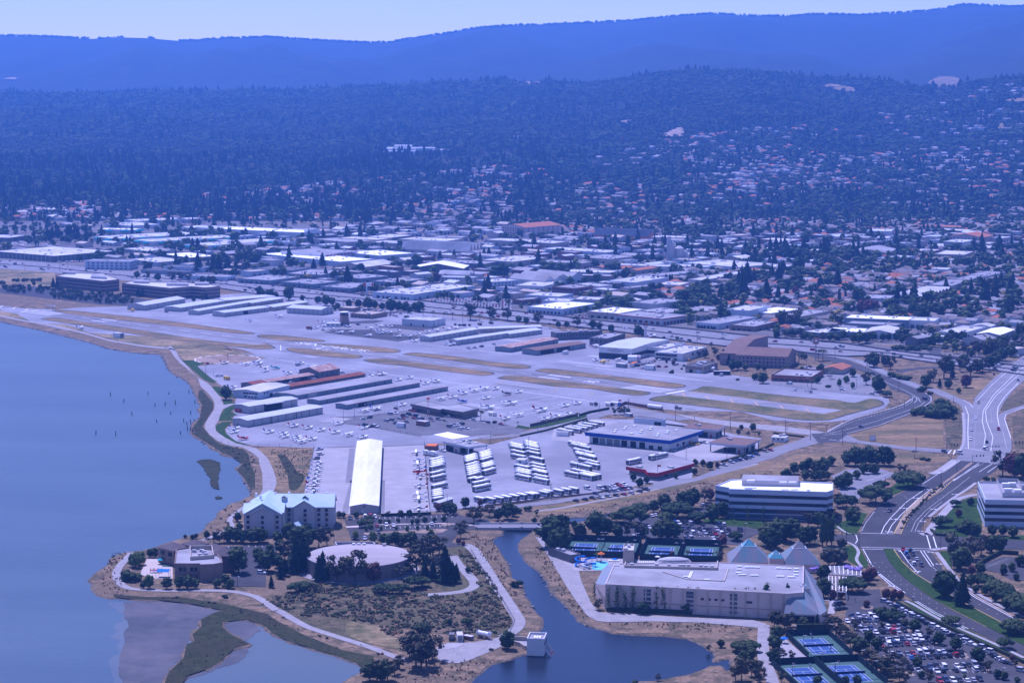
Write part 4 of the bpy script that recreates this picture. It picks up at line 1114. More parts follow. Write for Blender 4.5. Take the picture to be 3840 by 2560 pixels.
for i in range(15):
 p=pa+ex*Lx*(.15+.16*(i%5))+ey*Wy*(.2+.27*(i//5)+.05*(i%2))
 block('skylight',r_,'white',(p.x,p.y,7.75),(2.6,1.6,.7),math.atan2(ex.y,ex.x))
for c,A,B,C,lb,ref in(('g',(1735,915),(1830,872),(1425,855),'pale blue edged wash canopy with brown roof behind the bus garage','brown wash canopy'),('g',(2040,1088),(2208,1022),(1692,1035),'pale blue edged fuel canopy with brown roof and open sides','fuel canopy'),('f',(1050,1102),(1262,1074),(672,1050),'white roofed canopy building with pale blue edge in the bus yard','white canopy building')):
 r_,pa,ex,ey,Lx,Wy=bld('canopy_building',lb,c,A,B,C,6,'wall_grey','roof_pale' if c=='f' else 'roof_brown','canopy',top=True,fascia=('pale_trim',4.6,6,.4),ref=ref,cat='canopy')
 a=math.atan2(ex.y,ex.x)
 k0,k1=(.45,.95)if c=='f' else(.08,.6)
 p=pa+ex*Lx*.5+ey*Wy*(k0+k1)/2
 block('wall',r_,'wall_grey',(p.x,p.y,2.4),(Lx*.75,Wy*(k1-k0),4.8),a)
 face_parts(r_,pa+ex*Lx*.125+ey*Wy*k0,ex,-ey,Lx*.75,[('doorway',2,4,3.2,0,'dark')])
 face_parts(r_,pa+ex*Lx*.12+ey*Wy*k0,ey,-ex,Wy*(k1-k0),[('doorway',1,8,3.4,0,'dark',.55,.95),('door',1,1.2,2.3,0,'red_trim',.2,.3)])
 for fx_,fy_ in((.03,.03),(.97,.03),(.97,.97),(.03,.97)):
  p=pa+ex*Lx*fx_+ey*Wy*fy_
  block('pillar',r_,'pole' if c=='g' else 'white',(p.x,p.y,2.3),(.5,.5,4.6),a)
 roof_kit(r_,pa,ex,ey,Lx,Wy,6,2 if c=='g' else 4,seed=5,sk=6 if c=='f' else 0,big=.7)
pbld('depot_office','bus depot office with bright red roof edge and grey walls','g','765 1325,965 1358,985 1385,1065 1392,1455 1288,1440 1268,1190 1232,960 1290,920 1300',4.2,'wall_grey','roof_pale',bands=[(2.6,4.5,'red_trim','fascia',1.4),(.7,2.2,'glass','window_band',.05),(4.52,4.6,'roof_pale','roof_edge',1.2)],par=0,n=2,ref='red-edged depot office')
bld('store_building','grey flat building with dark sloped roof behind the bus garage','g',(1125,810),(1165,795),(808,788),5,'wall_blue','roof_dark',top=True,ac=[('doorway',1,5,3.6,0,'dark',.05,.25)],par=.2)
bld('shed','small brick shed with orange roof beside the canopy building','f',(690,1145),(720,1120),(585,1130),3,'wall_brick','orange',cat='shed',par=0)
bld('portable_office','small white portable office among the parked buses','f',(1665,1300),(1700,1280),(1578,1290),3,'white','roof_white',cat='portable office',ac=[('window',1,1.2,1,1.3,'glass')],par=0)
bld('bicycle_shelter','low open shelter with striped blue-grey roof beside the depot trees','j',(1425,270),(1565,225),(1400,255),2.8,'wall_dark','roof_metal','gable',cat='shelter',rise=.4)
bld('guard_booth','tiny white guard booth beside the red-edged office','g',(1065,1452),(1072,1446),(1030,1447),2.6,'white','roof_white',cat='booth',ac=[('window',1,1.2,1,1.1,'glass')],par=.1)
bld('portable_office','white portable office beside the fuel canopy hedge','h',(110,895),(140,875),(-10,880),3,'white','roof_white',cat='portable office',ac=[('window',3,1.2,1,1.2,'glass')],par=0,n=2)
pbld('terminal','brown airport terminal with dark overhanging roof and sunken white roof','f','425 640,735 700,760 690,985 728,1150 690,935 640,822 662,560 605',4.4,'wall_brown','roof_white',bands=[(3.6,5.2,'wall_dark','roof_parapet',.9),(.9,2.7,'glass','window_band',.06)],par=0,ref='brown airport terminal',cat='terminal')
b_=[o for o in COL.objects if o.name.startswith('roof_parapet')][-1]
bpts=L('f','445 634,735 692,760 682,985 717,1125 683,935 634,822 655,560 600',5.25)
b=MB()
b.flat(bpts,5.28,'roof_pale')
b.obj('roof',b_.parent)
tw=G('b',812,1274)
r_=root('control_tower',tw,'brown eight-sided airport control tower with white topped glass cab','control tower')
LM.append(('control tower',tw.copy()))
def octr(rad,z,n=8):
 return[(rad*math.cos(2*math.pi*(k+.5)/n),rad*math.sin(2*math.pi*(k+.5)/n),z)for k in range(n)]
b=MB()
b.loft([octr(5.4,0),octr(4.0,9.3)],'wall_brown')
b.obj('tower_shaft',r_)
b=MB()
b.loft([octr(4.7,9.3),octr(4.9,10.2)],'wall_brick')
b.obj('balcony',r_)
b=MB()
b.loft([octr(3.7,10.2),octr(4.4,12.4)],'glass')
b.obj('window_band',r_)
b=MB()
b.loft([octr(4.8,12.4),octr(4.6,13)],'white')
b.obj('roof',r_)
b=MB()
b.tube((1,0,13),(1,0,17),.08,.05,'pole')
b.tube((-1,1,13),(-1,1,15.5),.08,.05,'pole')
b.obj('antenna',r_)
bld('airport_office','small white flat roofed hut at the foot of the control tower','b',(770,1288),(792,1272),(655,1275),3,'wall_white','roof_white',ac=[('window',3,1.4,1,1.2,'glass')])
bld('cafe_building','low brown building with orange-tan roof behind the control tower','b',(900,1150),(962,1135),(790,1138),3.6,'wall_brown','roof_tan',par=.3)
bld('office_building','long low brown office behind the control tower with cars alongside','b',(1060,1215),(1205,1190),(888,1198),4,'wall_brown','roof_tan',n=3,ac=[('window',6,2,1.3,1.2,'glass')])
r_=root('lattice_mast',G('f',606,805),'red and white lattice radio mast beside the terminal','mast')
for i in range(6):
 b=MB()
 z0,z1=i*2.4,(i+1)*2.4
 m_='red_paint' if i%2 else 'white_paint'
 for sx_,sy_ in((1,1),(1,-1),(-1,-1),(-1,1)):
  b.tube((sx_*(.9-i*.09),sy_*(.9-i*.09),z0),(sx_*(.81-i*.09),sy_*(.81-i*.09),z1),.09,.09,m_,n=4)
  b.tube((sx_*(.9-i*.09),sy_*(.9-i*.09),z0),(-sy_*(.81-i*.09),sx_*(.81-i*.09),z1),.05,.05,m_,n=4)
 b.obj('mast_section',r_)
b=MB()
b.box((0,0,14.9),(2.2,2.2,.9),'red_paint')
b.obj('beacon_platform',r_)
r_=root('windsock',G('e',631,143),'orange windsock on a tall mast inside the white dashed ring','windsock')
b=MB()
b.tube((0,0,0),(0,0,5.2),.12,.08,'pole')
b.obj('mast',r_)
b=MB()
b.tube((0,0,5),(-.3,.2,3.4),.35,.6,'orange')
b.obj('sock',r_)
# near buildings
O=G('j',392,466)
r_=root('waterside_hotel',O,'four-storey grey hotel with pale teal-white gabled metal roofs at the water','hotel')
LM.append(('teal-roofed hotel',O+Vector((-25,8,0))))
FOOT.append((O+Vector((-25,4,0)),Vector((1,0,0)),Vector((0,1,0)),28,22))
HH=11.4
def wing(x0,x1,y0,y1,ridge,along,nm='roof',wall='wall_grey',h=HH):
 b=MB()
 b.prism([(x0,y0),(x1,y0),(x1,y1),(x0,y1)],-.3,h,wall,top=False)
 e=.7
 q=MB()
 if along=='x':
  ym=(y0+y1)/2
  for x in(x0,x1):
   b.face([(x,y0,h),(x,y1,h),(x,ym,h+ridge)],wall)
  d=ridge*e/(ym-y0)
  for ya in(y0-e,y1+e):
   q.face([(x0-e,ya,h-d+.15),(x1+e,ya,h-d+.15),(x1+e,ym,h+ridge+.15),(x0-e,ym,h+ridge+.15)],'roof_teal')
   q.face([(x0-e,ya,h-d-.1),(x1+e,ya,h-d-.1),(x1+e,ym,h+ridge-.1),(x0-e,ym,h+ridge-.1)],'white')
 else:
  xm=(x0+x1)/2
  for y in(y0,y1):
   b.face([(x0,y,h),(x1,y,h),(xm,y,h+ridge)],wall)
  d=ridge*e/(xm-x0)
  for xa in(x0-e,x1+e):
   q.face([(xa,y0-e,h-d+.15),(xa,y1+e,h-d+.15),(xm,y1+e,h+ridge+.15),(xm,y0-e,h+ridge+.15)],'roof_teal')
   q.face([(xa,y0-e,h-d-.1),(xa,y1+e,h-d-.1),(xm,y1+e,h+ridge-.1),(xm,y0-e,h+ridge-.1)],'white')
 b.obj('wall',r_)
 q.obj(nm,r_)
wing(-34,0,0,17,5,'x')
wing(-44,-25.5,-18,17,5.2,'y')
wing(-40.7,-28.8,-19.2,-10,3.4,'y')
wing(-20.5,-9.5,-1.3,8,3.4,'y')
wing(-44.8,-24.7,-14,-2,3.2,'x')
for x in(-3.5,-7.5,-14.5,-23,-27):
 for z in(1.4,4.2,7,9.3):
  block('window',r_,'glass',(x,-.05 if not-20<x<-10 else-1.35,z+.2),(1.5,.3,1.5))
  block('balcony',r_,'wall_grey',(x,-.35 if not-20<x<-10 else-1.65,z-.9),(2.1,.8,.35))
for x in(-42.3,-34.7,-27.2):
 for z in(1.4,4.2,7,9.6):
  block('window',r_,'glass',(x,-18.05 if x!=-34.7 else-19.25,z),(1.4,.3,1.5))
for y in(-13,-8,-3,3,9,14):
 for z in(1.4,4.2,7,9.6):
  block('window',r_,'glass',(-44.02 if not-14<y<-2 else-44.82,y,z),(.3,1.4,1.5))
for x,y in((-31,9),(-24,11),(-12,11),(-41,8),(-38,2),(-36,-8),(-4,11)):
 block('chimney',r_,'white',(x,y,HH+4.6),(1.1,1.1,1.9))
for x in(-26,-15):
 b=MB()
 b.box((x,5.2,HH+3.2),(2.4,2.4,1.2),'wall_grey')
 b.face([(x-1.5,3.8,HH+3.8),(x+1.5,3.8,HH+3.8),(x,3.8,HH+5.)],'glass')
 for s in(-1.6,1.6):
  b.face([(x+s,3.7,HH+3.8),(x+s,7,HH+3.8),(x,7,HH+5.1),(x,3.7,HH+5.1)],'roof_teal')
 b.obj('dormer',r_)
bld('gazebo','little teal-roofed gazebo between trees beside the hotel','j',(40,505),(85,490),(0,490),3,'white','roof_teal','gable',cat='gazebo',rise=1.6)
r_,pts,cen=pbld('brown_office','brown two-storey office with flat white roofs and hipped corners on the point','i','982 930,1262 930,1264 942,1412 936,1515 918,1500 868,1398 768,1160 745,1000 768',7.6,'wall_brown','roof_pale',par=.7,n=0,ref='brown waterside office')
rz_=math.atan2(pts[1].y-pts[0].y,pts[1].x-pts[0].x)
def hip(c,s,h,peak,wall,roof,ov=.6):
 pts=L(c,s,h)
 for p in pts:
  p.z=0
 cn=sum(pts,Vector())/len(pts)
 b=MB()
 b.prism(pts,-.3,h,wall)
 b.obj('wall',r_)
 e=[p+(p-cn).normalized()*ov for p in pts]
 b=MB()
 n=len(e)
 for i in range(n):
  j=(i+1)%n
  b.face([(e[i].x,e[i].y,h),(e[j].x,e[j].y,h),(cn.x,cn.y,h+peak)],roof)
 b.flat([(p.x,p.y)for p in e],h-.02,wall)
 b.obj('roof',r_)
 return pts,cn
q1,c1=hip('i','800 735,978 778,1118 722,960 680',7.6,1.9,'wall_brown','roof_plum')
hip('i','1070 695,1205 740,1365 692,1210 660',8.2,1.9,'wall_brown','roof_plum')
hip('i','1405 835,1628 832,1560 765,1400 765',7.6,3,'wall_brown','roof_plum')
hip('i','1330 720,1460 765,1540 740,1420 700',7.6,1.5,'wall_brown','roof_plum')
def wins(c,A,B,zs,n,w,hh,x0=.05,x1=.95,m='glass',nm='window',out=.06):
 a,b_=G(c,*A),G(c,*B)
 d=b_-a
 ll=d.length
 d.normalize()
 nn=Vector((d.y,-d.x,0))
 if nn.y>0:
  nn=-nn
 for z in zs:
  for i in range(n):
   p=a+d*ll*(x0+(x1-x0)*(i+.5)/n)+nn*out
   block(nm,r_,m,(p.x,p.y,z+hh/2),(w,.3,hh),math.atan2(d.y,d.x))
def gz(c,u,v,h):
 p=G(c,u,v,h)
 return p
def wall_line(p,q,zs,n,w,hh,x0=.05,x1=.95,m='glass',nm='window',out=.06,par_=None):
 d=(q-p)
 ll=d.length
 d=d.normalized()
 nn=Vector((d.y,-d.x,0))
 if nn.y>0:
  nn=-nn
 for z in zs:
  for i in range(n):
   k=p+d*ll*(x0+(x1-x0)*(i+.5)/n)+nn*out
   block(nm,par_ or r_,m,(k.x,k.y,z+hh/2),(w,.3,hh),math.atan2(d.y,d.x))
H0=lambda c,u,v,h:Vector((*G(c,u,v,h)[:2],0))
fa,fb,fc,fd,fe=(H0('i',u,v,7.6)for u,v in((982,930),(1262,930),(1264,942),(1412,936),(1515,918)))
wall_line(fa,fb,(1.1,4.5),2,3.4,1.9,.1,.98)
wall_line(fa,fb,(1.1,4.5),2,.35,1.9,.1,.98,m='wall_brown',nm='mullion',out=.14)
wall_line(fc,fe,(1.1,4.5),1,3.6,1.9,.1,.6)
wall_line(fc,fe,(1.1,4.5),1,1,1.9,.72,.9)
wall_line(fa,fb,(3.6,),1,(fb-fa).length,.35,0,1,m='wall_dark',nm='floor_band')
wall_line(fc,fe,(3.6,),1,(fe-fc).length,.35,0,1,m='wall_dark',nm='floor_band')
wall_line(q1[0],q1[1],(1.1,4.5),2,2.8,1.9,.08,.98,out=.1)
pb_=L('i','1155 760,1395 755,1412 860,1160 880',7.6)
b=MB()
for i in range(4):
 j=(i+1)%4
 p,q=pb_[i],pb_[j]
 m_=(p+q)/2
 b.box((m_.x,m_.y,8.5),((q-p).length,.4,1.8),'wall_tan',rz=math.atan2(q.y-p.y,q.x-p.x))
b.obj('plant_screen',r_)
for u,v in((1200,790),(1285,785),(1310,800),(1270,830),(1330,825),(1215,855),(1290,855)):
 p=G('i',u,v,7.6)
 block('rooftop_unit',r_,'unit',(p.x,p.y,8.2),(2,1.3,1.2),rz_)
tc=G('j',641,733,7.3)
tc.z=0
r_=root('reservoir_tank',tc,'huge round concrete reservoir with flat stained roof','tank')
LM.append(('round concrete reservoir',tc.copy()))
FOOT.append((tc,Vector((1,0,0)),Vector((0,1,0)),25,25))
TR=24.4
b=MB()
ring=lambda rad,z,n=72:[(rad*math.cos(2*math.pi*k/n),rad*math.sin(2*math.pi*k/n),z)for k in range(n)]
b.loft([ring(TR,-.3),ring(TR,7.3)],'tank_wall',caps=False)
b.obj('wall',r_)
b=MB()
b.loft([ring(TR+.35,6.95),ring(TR+.35,7.35),ring(TR*.5,7.75),ring(.5,7.9)],'tank_roof')
b.obj('roof',r_)
for k in range(28):
 t=2*math.pi*k/28
 block('wall_rib',r_,'tank_wall',((TR+.05)*math.cos(t),(TR+.05)*math.sin(t),3.4),(.3,.35,6.8),t)
b=MB()
for p,q in(((-12,20.5),(-13.5,27)),((-13.5,27),(5,27.8)),((5,27.8),(6.5,22.5))):
 m_=((p[0]+q[0])/2,(p[1]+q[1])/2)
 b.box((m_[0],m_[1],3.9),(math.hypot(q[0]-p[0],q[1]-p[1]),.4,7.8),'wall_grey',rz=math.atan2(q[1]-p[1],q[0]-p[0]))
b.obj('pump_enclosure',r_)
for x in(-4,-1.5,1):
 block('roof_hatch',r_,'white',(x,22.5,7.9),(1.6,1.2,.6))
block('rooftop_unit',r_,'unit',(11,20,8),(1.8,1.2,1))
r_,pa,ex,ey,Lx,Wy=bld('pump_house','small white concrete pump house standing in the slough','q',(1935,512),(1962,450),(1770,497),6.2,'wall_white','roof_grey',cat='pump house',par=.8,n=0,ab=[('window',3,1,1.6,3.6,'glass')],ref='white pump house')
a=math.atan2(ex.y,ex.x)
for i in range(3):
 p=pa+ex*Lx*.4+ey*Wy*(.3+.15*i)
 block('roof_hatch',r_,'white',(p.x,p.y,6.5),(3.2,.8,.5),a)
b=MB()
for k in(.05,.95):
 p=pa+ex*Lx*k-ey*.2
 b.tube((p.x,p.y,2.6),tuple((p-ey*3.4)+Vector((0,0,-1.2))),.18,.18,'white',n=6)
for k in range(5):
 p,q=pa+ex*Lx*.05-ey*(.5+.6*k),pa+ex*Lx*.95-ey*(.5+.6*k)
 z=2.2-k*.66
 b.tube((p.x,p.y,z),(q.x,q.y,z),.1,.1,'roof_rust',n=5)
b.obj('trash_rack',r_)
b=MB()
for s,w in(('1640 362,1770 372',.4),('1650 412,1700 425,1740 455,1770 460',.4)):
 ps=L('q',s)
 for i in range(len(ps)-1):
  p,q=ps[i],ps[i+1]
  m_=(p+q)/2
  b.box((m_.x,m_.y,.5),((q-p).length,w,2.6),'wall_tan',rz=math.atan2(q.y-p.y,q.x-p.x))
tag(b.obj('retaining_wall'),'tan concrete wall between the pump house and bank','wall')
sheet('pump_house_deck',L('q','1635 372,1770 378,1770 440,1690 405'),.2,'concrete')
ba,bb=G('j',1780,462),G('k',130,592)
bd=(bb-ba).normalized()
bn=Vector((-bd.y,bd.x,0))
r_=root('road_bridge',(0,0,0),'low grey concrete bridge with solid parapets over the slough','bridge')
LM.append(('slough bridge',((ba+bb)/2).copy()))
m_=(ba+bb)/2
a=math.atan2(bd.y,bd.x)
block('deck',r_,'asphalt_pale',(m_.x,m_.y,.2),((bb-ba).length,11.5,.9),a)
for s in(-1,1):
 p=m_+bn*5.9*s
 block('parapet',r_,'wall_grey',(p.x,p.y,.6),((bb-ba).length,.4,1.5),a)
 for k in(.02,.35,.65,.98):
  p=ba.lerp(bb,k)+bn*5.9*s
  block('parapet_post',r_,'wall_tan',(p.x,p.y,.8),(1,.8,2.2),a)
for k in(.33,.66):
 p=ba.lerp(bb,k)
 block('pier',r_,'wall_grey',(p.x,p.y,-1.2),(1,10,2),a)
block('footway',r_,'concrete',((m_-bn*4.3).x,(m_-bn*4.3).y,.72),((bb-ba).length,2.2,.15),a)
# the club
CHt=11.2
r_,pts,cen=pbld('sports_club','huge tan sports club hall with flat white roof beside the slough','k','705 1152,l:130 1192,283 1182,287 932,k:1815 938,790 952',CHt,'wall_pink','roof_pale',par=.35,ref='tan sports club hall')
c0,c1,c2,c3,c5=(H0('k',705,1152,CHt),H0('l',130,1192,CHt),H0('l',283,1182,CHt),H0('l',287,932,CHt),H0('k',790,952,CHt))
for i,k in enumerate(np.linspace(.02,.98,15)):
 p=c0.lerp(c1,float(k))
 block('pilaster',r_,'wall_tan',(p.x,p.y-.1,CHt/2),(.7,.4,CHt))
wall_line(c0,c1,(1.2,3.2,5.2,7.2,8.8),1,3.2,1.3,.2,.27,m='glass_blue',nm='glass_block_panel')
wall_line(c0,c1,(1.2,3.2,5.2,7.2,8.8),1,3.2,1.3,.44,.5,m='glass_blue',nm='glass_block_panel')
wall_line(c0,c1,(1.2,3.2,5.2,7.2,8.8),1,3.2,1.3,.68,.74,m='glass_blue',nm='glass_block_panel')
wall_line(c0,c1,(6.6,),4,1.4,.9,.52,.67)
wall_line(c0,c1,(6.2,),1,2.6,1,.77,.82)
wall_line(c0,c1,(3.9,),1,(c1-c0).length,.2,0,1,m='wall_brown',nm='wall_joint')
for s,z0,z1,m in(('895 985,1800 1010,1805 940,905 950',CHt,CHt+1.2,'wall_tan'),):
 q=L('k',s,CHt)
 b=MB()
 for i in(0,1,3):
  p,w=q[i],q[(i+1)%4]
  mm=(p+w)/2
  b.box((mm.x,mm.y,(z0+z1)/2),((w-p).length,.4,z1-z0),m,rz=math.atan2(w.y-p.y,w.x-p.x))
 b.obj('plant_screen',r_)
for u,v in((965,972),(1210,978),(1330,982),(1440,985),(1475,985),(1520,985),(1640,990),(1690,995),(1750,997)):
 p=G('k',u,v,CHt)
 block('rooftop_unit',r_,'unit',(p.x,p.y,CHt+.8),(1.7,1.4,1.5))
for u,v in((2018,980),(2016,1010),(2010,1042),(2095,988),(2145,988),(2195,990),(2045,1062),(2165,1068),(1495,1080),(1700,1110),(820,968)):
 p=G('k',u,v,CHt)
 block('skylight',r_,'white',(p.x,p.y,CHt+.3),(2.2 if u not in(2045,2165)else 3.6,1.2,.55))
for u,v in((48,955),(98,958),(148,960),(215,962),(215,990),(212,1020),(65,1032),(170,1038)):
 p=G('l',u,v,CHt)
 block('skylight',r_,'white',(p.x,p.y,CHt+.3),(2.2 if v<1030 else 3.6,1.2,.55))
b=MB()
for s in('1270 1030,1510 1105,1870 1120,1910 1000','1520 1090,1545 1030','1535 1092,1560 1030'):
 ps=L('k',s,CHt)
 for i in range(len(ps)-1):
  p,q=ps[i],ps[i+1]
  mm=(p+q)/2
  b.box((mm.x,mm.y,CHt+.22),((q-p).length,.5,.35),'wall_tan' if len(ps)>2 else 'white',rz=math.atan2(q.y-p.y,q.x-p.x))
b.obj('roof_pipe',r_)
b=MB()
w1,w2,w3,w4=G('l',132,1195,10.6),G('l',283,1184,10.6),G('l',438,1388,3.8),G('l',100,1376,3.8)
e1,e2=G('l',287,936,10.6),G('l',432,1095,3.8)
e3=G('l',500,1348,3.8)
b.face([w1,w2,w3,w4],'copper')
b.face([w2,e1,e2,e3,w3],'copper')
b.obj('copper_roof',r_)
b=MB()
b.prism([(p.x,p.y)for p in(w4,w3,e3,e2,e1,w2,w1)],-.3,3.7,'wall_pink')
b.obj('annex_wall',r_)
wall_line(Vector((w4.x,w4.y,0)),Vector((w3.x,w3.y,0)),(.2,),1,10,3,.25,.8,m='dark',nm='doorway')
b=MB()
sa,sb,sc,sd=G('k',790,954,11),G('k',705,1154,11),G('k',606,1142,5),G('k',690,985,5)
b.face([sa,sb,sc,sd],'wall_slate')
b.prism([(p.x,p.y)for p in(sa,sb,sc,sd)],-.3,4.9,'wall_pink',top=False)
b.face([sb,sc,(sb.x,sb.y,0)],'wall_pink')
b.obj('side_wing',r_)
def pyramid(front,side,z0,apx,name='copper_pyramid_roof',m='copper',rot=0.,cut=.66,capm='glass_teal'):
 f=G(*front,z0)
 cx_,cy_=f.x,f.y+side/2
 d=rayd(*apx)
 za=CH+d[2]/d[1]*cy_
 b=MB()
 s=side/2
 base=[(cx_+a*s,cy_+b_*s,z0)for a,b_ in((-1,-1),(1,-1),(1,1),(-1,1))]
 k=1-cut
 mid=[(cx_+a*s*k,cy_+b_*s*k,z0+(za-z0)*cut)for a,b_ in((-1,-1),(1,-1),(1,1),(-1,1))]
 b.loft([base,mid],m,caps=False)
 b.obj(name,r_)
 b=MB()
 mi_=[(cx_+(p[0]-cx_)*.93,cy_+(p[1]-cy_)*.93,p[2])for p in mid]
 for i in range(4):
  b.face([mi_[i],mi_[(i+1)%4],(cx_,cy_,za)],capm)
 b.obj('pyramid_cap',r_)
 b=MB()
 for i in range(4):
  b.tube(base[i],(cx_,cy_,za),.09,.07,'wall_grey',n=4)
  b.tube(mid[i],mid[(i+1)%4],.12,.12,'white',n=4)
 b.obj('ridge_trim',r_)
 b=MB()
 b.prism([(p[0],p[1])for p in base],-.3,z0-.02,'wall_pink')
 b.obj('wall',r_)
pyramid(('V',655,1300),19,4,('V',725,962))
pyramid(('V',1365,1330),18.5,4,('V',1332,992),capm='copper')
pyramid(('V',1020,1242),7,7,('V',1018,1122),m='glass_teal',cut=.5)
pyramid(('l',290,1142),5,10.6,('l',288,1092),m='copper',cut=.6,capm='copper')
bld('club_pavilion','dark-walled low pool pavilion with flat pale roof beside the courts','n',(215,480),(360,460),(95,345),3.6,'wall_dark','roof_pale',cat='pavilion',n=2)
bld('stair_tower','small tan tower with open white roof frame by the pool','n',(1090,490),(1100,400),(940,485),6,'wall_tan','roof_white',cat='tower',par=.8,n=2)
r_=root('pergola',(0,0,0),'white timber pergola grid with purple blossom beside the club entrance','pergola')
LM.append(('white pergola',G('l',640,1020)))
for s,nb in(('500 1000,822 1022,822 935,490 930',9),('520 1162,684 1172,684 1035,520 1025',6)):
 q=L('l',s,3.6)
 for k in range(nb):
  t=k/(nb-1)
  p,w=q[0].lerp(q[1],t),q[3].lerp(q[2],t)
  mm=(p+w)/2
  block('rafter',r_,'white',(mm.x,mm.y,3.75),((w-p).length,.3,.3),math.atan2(w.y-p.y,w.x-p.x))
 for k in range(8):
  t=k/7
  p,w=q[0].lerp(q[3],t),q[1].lerp(q[2],t)
  mm=(p+w)/2
  block('beam',r_,'white',(mm.x,mm.y,3.5),((w-p).length,.3,.3),math.atan2(w.y-p.y,w.x-p.x))
 for k in(0,.5,1):
  for e0,e1_ in((0,1),(3,2)):
   p=q[e0].lerp(q[e1_],k)
   block('post',r_,'white',(p.x,p.y,1.7),(.4,.4,3.4))
OB=[(11.3,13.1,'glass','window_band',.05),(7.4,9.2,'glass','window_band',.05),(3.2,5.5,'glass','window_band',.05),(.2,2.6,'glass_blue','window_band',.03)]
r_,pts,cen=pbld('office_block','long white three-storey office block with dark ribbon windows in trees','V','160 236,350 266,352 284,1720 327,1808 298,1806 196,1325 176,545 140,375 150',15.2,'wall_blue','white',bands=OB,par=.6,ref='long white office block')
q=L('V','528 225,1325 240,1325 165,545 140',15.2)
b=MB()
b.prism([(p.x,p.y)for p in q],15.2,18.2,'wall_grey',mt='roof_grey')
b.obj('penthouse',r_)
for u,v in((655,170),(1110,195),(1240,195),(1460,300),(620,270)):
 p=G('V',u,v,18.2 if v<220 else 15.2)
 block('rooftop_unit',r_,'white',(p.x,p.y,p.z+.5),(4 if u<1400 else 1.5,2,1))
r_,pts,cen=pbld('office_block','grey office block with dark ribbon windows at the lawn, cut by the frame edge','l','1917 150,1988 318,2700 332,2700 155',13.6,'wall_blue','roof_pale',bands=[(10,11.8,'glass','window_band',.05),(6.3,8.1,'glass','window_band',.05),(2.8,4.6,'glass','window_band',.05)],par=.8,ref='grey lawn-side office block')
q=L('l','2100 150,2290 150,2330 215,2700 220,2700 290,2150 285',13.6)
b=MB()
b.prism([(p.x,p.y)for p in q],13.6,16.2,'wall_grey',top=False)
b.obj('plant_screen',r_)
for u,v in((2180,190),(2240,185),(2200,240),(2290,250)):
 p=G('l',u,v,13.6)
 block('rooftop_unit',r_,'white',(p.x,p.y,14.8),(4,2.4,2.2))
r_,pts,cen=pbld('office_block','brown three-storey office block with ribbon windows nearer the freeway bend','a','512 824,945 870,1094 854,945 800,640 795',11.8,'wall_brown','roof_white',bands=[(8.2,9.8,'glass','window_band',.06),(4.6,6.2,'glass','window_band',.06),(1,2.6,'glass','window_band',.06)],ref='smaller brown office block')
for s in('570 800,690 806,690 790,600 786','835 840,980 850,980 830,850 820'):
 q=L('a',s,11.8)
 b=MB()
 b.prism([(p.x,p.y)for p in q],11.8,14,'wall_grey',mt='roof_grey')
 b.obj('penthouse',r_)
r_,pts,cen=pbld('office_block','brown three-storey office block with two angled wings and glazed entrances','a','1120 890,1560 935,1760 920,1880 930,2022 918,1900 893,1200 872',11.8,'wall_brown','roof_white',bands=[(8.2,9.8,'glass','window_band',.06),(4.6,6.2,'glass','window_band',.06),(1,2.6,'glass','window_band',.06)],ref='two-wing brown office block')
for s in('1225 885,1370 890,1370 875,1240 872','1530 910,1730 912,1730 898,1540 895','1790 905,1920 905,1920 893,1800 892'):
 q=L('a',s,11.8)
 b=MB()
 b.prism([(p.x,p.y)for p in q],11.8,14,'wall_grey',mt='roof_grey')
 b.obj('penthouse',r_)
